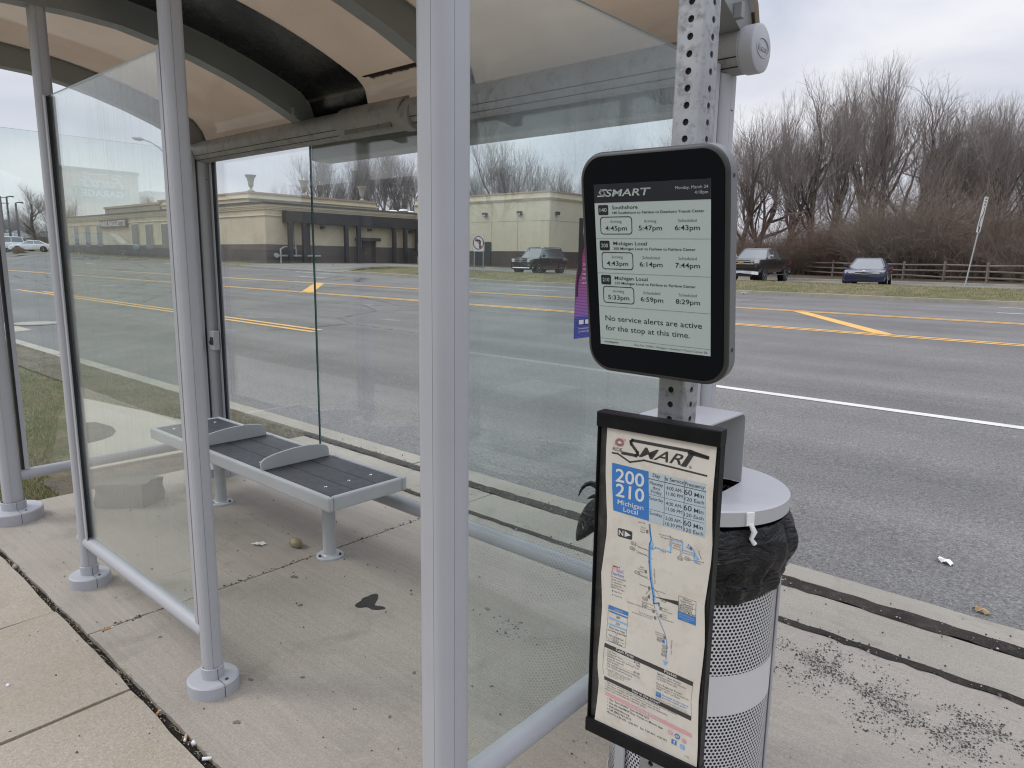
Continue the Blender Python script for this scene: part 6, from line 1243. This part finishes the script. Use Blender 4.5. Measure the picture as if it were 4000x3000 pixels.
# ================================================================== buildings
def brick_mat(name, c1, c2, mort, sx=0.22, sz=0.075):
    m, nt, N_, L_, b = new_mat(name); g = G(nt); s_ = g.sep(); cmb = N_.new('ShaderNodeCombineXYZ'); L_.new(g.math('ADD', s_[0], s_[1]), cmb.inputs[0]); L_.new(s_[2], cmb.inputs[1]); br = N_.new('ShaderNodeTexBrick'); L_.new(cmb.outputs[0], br.inputs['Vector']); br.inputs['Color1'].default_value = (*c1, 1); br.inputs['Color2'].default_value = (*c2, 1); br.inputs['Mortar'].default_value = (*mort, 1); br.inputs['Scale'].default_value = 1.0; br.inputs['Brick Width'].default_value = sx; br.inputs['Row Height'].default_value = sz; br.inputs['Mortar Size'].default_value = 0.010
    L_.new(g.mul(br.outputs['Color'], g.ramp(g.noise(.5, 5, .65), .3, .7, .85, 1.12)), b.inputs['Base Color']); setp(b, Roughness=.85, Specular_IOR_Level=.25); return m
CREAM_B = brick_mat('cream_brick', (.66, .585, .435), (.58, .51, .38), (.44, .40, .32)); DARK_B = brick_mat('dark_brick', (.12, .095, .09), (.085, .075, .075), (.19, .175, .165)); CREAM = paint('cream_render', (.62, .56, .42), .85, var=.07, scale=.4, coord='Position'); CREAM_L = paint('cream_trim', (.68, .61, .47), .8, var=.05, scale=.5, coord='Position'); TANC = paint('tan_coping', (.42, .31, .24), .8, coord='Position'); SHOPG = paint('shop_glass', (.05, .06, .065), .08, spec=.8); BLKM = paint('black_frame', (.03, .033, .04), .5, coord='Position'); BROWN = brick_mat('brown_base', (.085, .065, .058), (.07, .056, .05), (.11, .09, .083), .6, .3)
XC, YC = -60.5, 34.5; XL = -116.0; gz = lambda x: landz(x, 34.6)
BD = thing('brick_shop', 'long cream brick shop with dark brick base and black side frame across the road', 'building', (XC, YC, .8))
Bp = lambda lo, hi, nm, mat, par=BD, **k: (lambda mb: (mb.b2(lo, hi), mb.build(nm, mat, par, **k))[1])(MB())
Bp((XL, YC, .3), (XC, 54.0, 5.9), 'wall', CREAM_B); Bp((XL - .02, YC - .06, .2), (XC + .06, 53.9, 2.72), 'dark_base', DARK_B); Bp((XL - .03, YC - .10, .2), (XC + .10, 53.8, 1.05), 'plinth', BLKM)
Bp((XL, YC - .10, 5.30), (XC + .10, 54, 5.42), 'belt_course', CREAM_L)
for i, (z0, z1, o_) in enumerate(((5.86, 6.0, .12), (6.0, 6.14, .2), (6.14, 6.34, .3), (6.34, 6.50, .42))): Bp((XL, YC - o_, z0), (XC + o_, 54, z1), 'cornice', CREAM_L if i != 3 else paint('cornice_edge', (.10, .105, .11), .6))
Bp((-82, 34.1, 6.55), (-62.5, 48.7, 7.35), 'parapet', CREAM); Bp((-82.1, 34.0, 7.35), (-62.35, 48.8, 7.50), 'coping', TANC); Bp((-82.05, 33.95, 6.90), (-62.3, 48.8, 7.02), 'parapet_band', CREAM_L)
Bp((-97.2, 33.9, 6.45), (-81.4, 35, 7.05), 'parapet', paint('olive_panel', (.26, .25, .20), .8, coord='Position')); Bp((-97.4, 33.8, 7.05), (-81.2, 35, 7.28), 'coping', TANC)
for yq, s_ in ((34.6, 1.0), (40.2, .95), (47.2, 1.0)):
    mb = MB(); mb.lathe([(.26, 0), (.30, .08), (.16, .16), (.10, .26), (.10, .34), (.20, .44), (.22, .62), (.24, .82), (.30, 1.05), (.44, 1.28), (.47, 1.34), (.40, 1.36), (.30, 1.2), (0, 1.0)], 20, T=Matrix.Translation((-62.9, yq, 7.5)) @ Matrix.Scale(1.12, 4)); mb.build('urn', paint('urn_stone', (.36, .35, .30), .8) if 'urn_stone' not in bpy.data.materials else bpy.data.materials['urn_stone'], BD, smooth=40)
for yq, hgt in ((51.0, .35), (52.5, .55), (53.4, .4)):
    mb = MB(); mb.lathe([(.3, 0), (.3, hgt*.5), (.55, hgt*.6), (.4, hgt*.95), (0, hgt*1.05)], 14, T=Matrix.Translation((-62.5, yq, 6.45))); mb.build('roof_vent', M['white'], BD, smooth=40)
# front windows and sign (long side)
for xa, xb, z0, z1 in ((-110.7, -109.2, 2.5, 5.3), (-106.4, -104.8, 2.5, 5.25), (-102.2, -100.6, 2.5, 5.2), (-90.9, -88.9, 2.2, 5.1), (-86.9, -84.9, 2.2, 5.0), (-82.6, -80.9, 2.2, 4.95)):
    f = Bp((xa - .1, YC - .05, z0 - .1), (xb + .1, YC - .005, z1 + .1), 'window', CREAM_L); Bp((xa, YC - .07, z0), (xb, YC - .045, z1), 'pane', SHOPG, f)
sb = Bp((-100.5, YC - .30, 4.85), (-91.8, YC - .12, 5.75), 'sign_board', BLKM)
s = Sheet(Matrix.Translation((-96.2, YC - .31, 5.0)) @ Matrix(((1, 0, 0, 0), (0, 0, -1, 0), (0, 1, 0, 0), (0, 0, 0, 1)))); s.text('ink_white', 'PARIS BAGUETTE', 0, 0, .62, 'c', bold=.03, width=8.2); s.build(sb, {'ink_white': 'lettering'})
# side: black frame of columns and a header, door, lamps, gas meter pipes
mb = MB(); mb.b2((-60.40, 36.2, 4.75), (-59.62, 52.35, 5.78)); mb.build('frame_header', BLKM, BD)
for yq in (36.55, 38.05, 38.85, 42.8, 44.3, 48.9, 50.4, 52.1): mb = MB(); mb.b2((-60.42 + (.5 if yq != 38.85 else .0), yq - .19, .4), (-59.6 if yq != 38.85 else -60.3, yq + .19, 4.75)); mb.build('column', BLKM, BD)
mb = MB(); mb.b2((-60.45, 44.4, 3.3), (-59.7, 47.1, 3.62)); mb.build('door_canopy', BLKM, BD)
dr = Bp((-60.55, 45.25, .6), (-60.42, 46.95, 3.3), 'door', paint('door_dark', (.05, .04, .04), .5)); Bp((-60.42, 45.6, 1.9), (-60.39, 45.7, 2.2), 'handle', CHROME, dr)
for yq in (40.5, 46.14, 51.65):
    l_ = Bp((-60.48, yq - .2, 4.3), (-60.2, yq + .2, 4.55), 'wall_light', BLKM); mb = MB(); mb.poly([(-60.19, yq - .17, 4.34), (-60.19, yq + .17, 4.34), (-60.26, yq + .17, 4.28), (-60.26, yq - .17, 4.28)]); mb.build('lens', M['white'], l_)
gp = MB()
for p_ in ([(-60.1, 35.7, .9), (-60.1, 35.7, 2.3), (-60.1, 36.1, 2.5), (-60.1, 37.0, 2.5), (-60.1, 37.3, 2.3), (-60.1, 37.3, 1.6)], [(-60.1, 35.2, 1.7), (-60.1, 40.0, 1.7)], [(-60.3, 37.4, 1.9), (-60.3, 37.4, 5.4)]): gp.tube(p_, .09, 8)
gp.tube([(-60.0, 35.15, 1.72), (-59.8, 35.15, 1.72)], .22, 14); gp.build('gas_pipes', M['galv_far'], BD, smooth=45)
CB = thing('cream_building', 'plain cream rendered building with three wall lamps beside the brick shop', 'building', (-41.6, 52.4, .5))
Bp((-60.4, 52.4, .2), (-41.6, 75, 7.25), 'wall', CREAM, CB); Bp((-60.4, 52.34, .2), (-41.54, 74.9, 2.45), 'brown_base', BROWN, CB)
for z0, z1, o_ in ((7.15, 7.24, .06), (7.24, 7.33, .12), (7.33, 7.42, .18)): Bp((-60.4, 52.4 - o_, z0), (-41.6 + o_, 75, z1), 'cornice', CREAM_L, CB)
Bp((-60.4, 52.36, 7.42), (-41.56, 75, 7.84), 'parapet', CREAM, CB); Bp((-60.4, 52.3, 7.84), (-41.5, 75, 7.98), 'coping', TANC, CB)
for xq in (-49.72, -45.17):
    l_ = Bp((xq - .24, 52.1, 5.85), (xq + .24, 52.39, 6.2), 'wall_light', BLKM, CB); mb = MB(); mb.poly([(xq - .2, 52.06, 5.98), (xq + .2, 52.06, 5.98), (xq + .2, 52.12, 5.82), (xq - .2, 52.12, 5.82)][::-1]); mb.build('lens', M['white'], l_)
l_ = Bp((-41.59, 53.2, 5.8), (-41.3, 53.6, 6.1), 'wall_light', BLKM, CB)
seam = paint('wall_seam', (.30, .27, .20), .9, coord='Position')
for a in ((-60, 52.385, 5.28, -41.6, 52.41, 5.30), (-48.9, 52.385, 2.45, -48.87, 52.41, 7.15), (-45.5, 52.385, 2.45, -45.47, 52.41, 7.15), (-41.61, 52.4, 5.28, -41.585, 75, 5.30)): Bp(a[:3], a[3:], 'seam', seam, CB)
d2 = Bp((-51.2, 52.28, .4), (-48.95, 52.33, 3.35), 'door', BLKM, CB)
# house far on the left
HS = thing('house', 'pale house with a low gable roof far behind the parked cars', 'house', (*at(10, 175), 4.0))
hx, hy = at(10, 175); mb = MB(); mb.b2((hx - 7, hy - 5, 1.5), (hx + 7, hy + 5, 6.5)); mb.build('wall', M['white'], HS); mb = MB(); mb.prism([(-6, 0), (6, 0), (0, 2.8)], -7.6, 7.6, T=Matrix.Translation((hx, hy, 6.5)) @ Matrix(((0, 0, 1, 0), (1, 0, 0, 0), (0, 1, 0, 0), (0, 0, 0, 1)))); mb.build('roof', paint('shingles', (.22, .22, .23), .9), HS)
# restaurant behind the viewer, seen mirrored in the dirty pane
RT = thing('restaurant', 'tall tan restaurant with a script sign, mirrored in the dirty pane', 'building', (-62, -19, 1.2)); TAN = paint('tan_render', (.50, .36, .25), .85, var=.05, scale=.4, coord='Position')
Bp((-80, -22.0, .2), (-62, -12, 7.9), 'wall', TAN, RT); Bp((-80.1, -22.1, 7.9), (-61.9, -11.9, 8.15), 'coping', paint('maroon', (.20, .09, .09), .7), RT); Bp((-80, -40, .2), (-60.5, -22.0, 6.4), 'wall', TAN, RT); Bp((-80, -40, 6.4), (-60.4, -22.05, 6.65), 'coping', bpy.data.materials['maroon'], RT); Bp((-80.05, -40, .2), (-60.45, -11.95, 2.2), 'dark_base', DARK_B, RT)
sg_ = Bp((-62, -21.2, 5.85), (-61.75, -17.2, 6.72), 'sign_board', paint('sign_slate', (.09, .13, .15), .5), RT)
s = Sheet(Matrix.Translation((-61.74, -19.2, 6.05)) @ Matrix(((0, 0, 1, 0), (1, 0, 0, 0), (0, 1, 0, 0), (0, 0, 0, 1)))); s.text('ink_white', 'GARAGE', 0, 0, .46, 'c', bold=.02, width=3.0); s.text('ink_white', "Ford's", 0, .72, .75, 'c', bold=.02, shear=.5, width=3.2); s.line('ink_white', [(-1.6, 1.6), (-.6, 1.75), (.8, 1.62), (1.4, 1.78)], .07); s.build(sg_, {'ink_white': 'lettering'})

BS = thing('bake_shop', 'low brown shop with dark windows behind the viewer, faintly mirrored in the far pane', 'building', (-34, -31, 1.1)); BRN = paint('shop_brown', (.14, .085, .065), .8, coord='Position')
Bp((-57, -45, .2), (-12, -31, 7.4), 'wall', BRN, BS); Bp((-57.2, -45, 7.4), (-11.8, -30.8, 7.7), 'coping', bpy.data.materials['maroon'], BS)
for xq in range(-55, -14, 6): f = Bp((xq, -31.02, 1.6), (xq + 4.6, -30.94, 4.4), 'window', BLKM, BS); Bp((xq + .15, -30.95, 1.75), (xq + 4.45, -30.90, 4.25), 'pane', SHOPG, f)
f = Bp((-40, -30.99, 5.0), (-30, -30.85, 6.3), 'sign_board', paint('sign_red', (.22, .05, .06), .5), BS); s = Sheet(Matrix.Translation((-35, -30.84, 5.3)) @ Matrix(((-1, 0, 0, 0), (0, 0, 1, 0), (0, 1, 0, 0), (0, 0, 0, 1)))); s.text('ink_white', 'BAKE SHOP', 0, 0, .7, 'c', bold=.02, width=6.4); s.build(f, {'ink_white': 'lettering'})
# ================================================================== fence, signs, poles
FP = [(3083, 62.5, 1085), (3143, 60, 1087), (3258, 56, 1091), (3397, 51, 1095), (3535, 47.5, 1099), (3695, 44, 1103), (3866, 41.0, 1108), (4045, 38.2, 1112), (4240, 35.8, 1116)]
FN = thing('rail_fence', 'weathered split rail fence of posts and three rails before the wood', 'fence', (*at(3535, 47.5), .5)); pr = None
FP = [(2700, 70, 1076), (2790, 68.6, 1078), (2880, 67.2, 1080), (2975, 65.6, 1082)] + FP
for i, (px, d, py) in enumerate(FP):
    x, y = at(px, d); z0 = landz(x, y) - .05; h = 1.36 + .04*math.sin(i*3.1)
    mb = MB(); mb.tube([(x, y, z0), (x + .015*math.sin(i), y, z0 + h - .06), (x + .015*math.sin(i), y, z0 + h)], [.095, .088, .07], 8); mb.build('post', M['rail_wood'], FN, smooth=40)
    if pr is not None:
        for k_, f in enumerate((.30, .66, 1.02)):
            mb = MB(); dz = .03*math.sin(i*2.3 + k_*1.9); mb.tube([(pr[0], pr[1], pr[2] + f + .1 + dz), ((pr[0] + x)/2, (pr[1] + y)/2, (pr[2] + z0)/2 + f + .1), (x, y, z0 + f + .1 - dz)], [.055, .062, .05], 6); mb.build('rail', M['rail_wood'], FN, smooth=40)
    pr = (x, y, z0)
# no left turn sign on two posts
xa, ya = at(1851, 45); xb, yb = at(1886, 45); cxs, cys = (xa + xb)/2, (ya + yb)/2; sgn = thing('road_sign', 'white square no left turn sign on two thin posts before the cream building', 'road sign', (cxs, cys, landz(cxs, cys)))
an = math.atan2(yb - ya, xb - xa); TS = frame_T((cxs, cys, topz(1871, 950, 45)), an, scale=1.0)
for px in (1851, 1886): x, y = at(px, 45); mb = MB(); mb.box((x + .03*math.sin(an)*-1, y + .05, (topz(px, 925, 45) + .3)/2 + .1), (.05, .04, topz(px, 925, 45) - .2), rz=an); mb.build('post', M['galv_far'], sgn)
mb = MB(); mb.prism(rr_pts(0, 0, .38, .53, .06, 4), -.006, 0, T=TS); pl = mb.build('plate', M['white'], sgn)
s = Sheet(TS); s.line('black', [(-.355, -.505), (.355, -.505), (.355, .505), (-.355, .505), (-.355, -.505)], .014, .002)
s.line('black', [(.10, -.27), (.10, .10), (.06, .16), (-.06, .17)], .10, .003); s.poly('black', [(-.05, .29), (-.05, .05), (-.24, .17)], .003)
s.line('red', [(.32*math.cos(2*PI*i/36), .02 + .40*math.sin(2*PI*i/36)) for i in range(37)], .055, .005); s.line('red', [(-.20, .30), (.22, -.26)], .05, .006); s.build(pl, {'black': 'arrow', 'red': 'red_ring'})
# thin sign on the verge, seen edge on
x, y = at(3780, 33); z0 = landz(x, y); es = thing('road_sign', 'narrow white sign turned edge on, on a leaning grey post on the verge', 'road sign', (x, y, z0)); xt, yt = at(3824, 33); zt_ = topz(3826, 772, 33)
mb = MB(); mb.tube([(x, y, z0 - .1), (xt, yt, zt_ - .02)], .032, 8); mb.build('post', M['galv_far'], es, smooth=40)
dv_ = Vector((x - xt, y - yt, z0 - zt_)).normalized(); vd = Vector((xt, yt, 0)).normalized(); sd = Vector((-vd.y, vd.x, 0)); fw = (vd*0.93 + sd*-.36).normalized(); top_ = Vector((xt, yt, zt_)); T4 = Matrix((fw, -dv_, fw.cross(-dv_))).transposed().to_4x4(); T4.translation = top_ + dv_*.82 - vd*.07
mb = MB(); mb.box((0, 0, 0), (.40, 1.62, .012), T4); pl = mb.build('plate', M['white'], es)
nsg = 1 if (T4.to_3x3() @ Vector((0, 0, 1))).dot(Vector((-xt, -yt, 0))) > 0 else -1
s = Sheet(T4 @ Matrix.Diagonal((nsg, 1, nsg, 1))); s.line('black', [(-.10, -.55), (-.10, -.2), (.06, .05), (.06, .3)], .07, .009); s.line('black', [(0, -.72), (.0, -.60)], .12, .009)
for yq in (.42, .55, .68): s.rect('black', -.10, yq, .10, yq + .05, .009)
s.build(pl, {'black': 'symbols'})
# utility poles on the left
for i, (px, d, ty, arm, label) in enumerate(((27, 125, 770, 1, 'leftmost wooden utility pole with two crossarms'), (51, 118, 772, 0, 'middle tall dark pole with a lamp head behind the parked cars'), (84, 112, 795, 0, 'right one of the three poles, nearest the left shelter post'))):
    x, y = at(px, d); z0 = landz(x, y); zt_ = topz(px, ty, d); t = thing('utility_pole', label, 'utility pole', (x, y, z0), 0, 'poles beyond the parking lot'); mb = MB(); mb.tube([(x, y, z0 - .5), (x, y, zt_)], [.20, .13], 10); mb.build('pole', M['pole_wood'] if arm else M['dark_metal'], t, smooth=40); rr2 = Vector((ray(px, 900).y, -ray(px, 900).x, 0)).normalized()
    if arm:
        for zz in (.2, 1.15): mb = MB(); a_ = Vector((x, y, zt_ - zz)); mb.tube([a_ - rr2*1.2, a_ + rr2*1.2], .07, 6); mb.build('crossarm', M['pole_wood'], t)
    else:
        mb = MB(); a_ = Vector((x, y, zt_)); mb.tube([a_, a_ + rr2*.5 + Vector((0, 0, .1)), a_ + rr2*1.0 + Vector((0, 0, .05))], [.06, .10, .14], 6); mb.build('lamp_head', M['dark_metal'], t)
# street lamp whose arm shows behind the pane
d = 45; x, y = at(712, d); zt_ = topz(690, 700, d); SL = thing('street_lamp', 'grey street lamp with a long curved arm seen through the dirty pane', 'street lamp', (x, y, roadz(x, y)))
mb = MB(); pts_ = [(x, y, roadz(x, y)), (x, y, zt_ - .5)]
for px_, py_ in ((668, 640), (645, 600), (620, 575), (590, 556), (560, 545)): v_ = ray(px_, py_)*d; pts_.append((v_.x, v_.y, CAM_H + v_.z))
mb.tube(pts_, [.11, .08, .055, .05, .05, .045, .045], 10); mb.build('pole', M['galv_far'], SL, smooth=50)
v_ = ray(562, 545)*d; v2_ = ray(515, 537)*d; mb = MB(); a_, b2_ = Vector((v_.x, v_.y, CAM_H + v_.z)), Vector((v2_.x, v2_.y, CAM_H + v2_.z)); mb.tube([a_, a_.lerp(b2_, .3), a_.lerp(b2_, .8), b2_], [.05, .14, .12, .03], 8); mb.build('lamp_head', M['galv_far'], SL, smooth=50)
# rusty container with boxes at the side of the brick shop
x0, y0 = -57.8, 52.0; DB = thing('rubbish_skip', 'small dark rubbish skip heaped with cardboard beside the black columns', 'skip', (x0, y0 - 1, .9)); zb_ = landz(x0, 50.5)
mb = MB(); mb.loft([[(x0 - .7, y0 - 1.6, zb_), (x0 + .7, y0 - 1.6, zb_), (x0 + .7, y0, zb_), (x0 - .7, y0, zb_)], [(x0 - .9, y0 - 1.8, zb_ + 1.3), (x0 + .9, y0 - 1.8, zb_ + 1.3), (x0 + .9, y0, zb_ + 1.3), (x0 - .9, y0, zb_ + 1.3)]]); mb.build('container', paint('skip_paint', (.06, .055, .055), .6), DB)
mb = MB(); cbm = paint('cardboard', (.40, .26, .15), .9); mb.box((x0 + .2, y0 - 1.3, zb_ + 1.6), (.1, .8, 1.0)); mb.box((x0 - .3, y0 - .6, zb_ + 1.6), (.7, .1, .9)); mb.box((x0 + .8, y0 - 2.0, zb_ + .4), (.5, .08, .8), rz=.4); mb.build('cardboard', cbm, DB)
# litter on the road and the verge
for i, (px, py, s_) in enumerate(((3690, 2203, .09), (3830, 2390, .07), (2915, 1139, .35))):
    r_ = ray(px, py); tt = (-.11 - CAM_H)/r_.z; x, y = r_.x*tt, r_.y*tt
    if i == 2: x, y = at(2915, 31.0); 
    zz = roadz(x, y) if y < 30.4 else landz(x, y) + .02
    mb = MB(); P_ = blob(0, 0, s_*.5, 14, 40 + i, .6); mb._add([(x + a, y + b, zz + .004 + .012*((j*7) % 3)) for j, (a, b) in enumerate(P_)] + [(x, y, zz + .03)], [(j, (j + 1) % 14, 14) for j in range(14)])
    tag(mb.build('litter', M['white'] if i != 1 else paint('leaf', (.45, .33, .18), .8)), ('flattened white wrapper on the asphalt right of the bin', 'pale tan leaf on the asphalt near the right edge', 'white scrap of litter on the far kerb below the pickup')[i], 'litter')
q = random.Random(3)
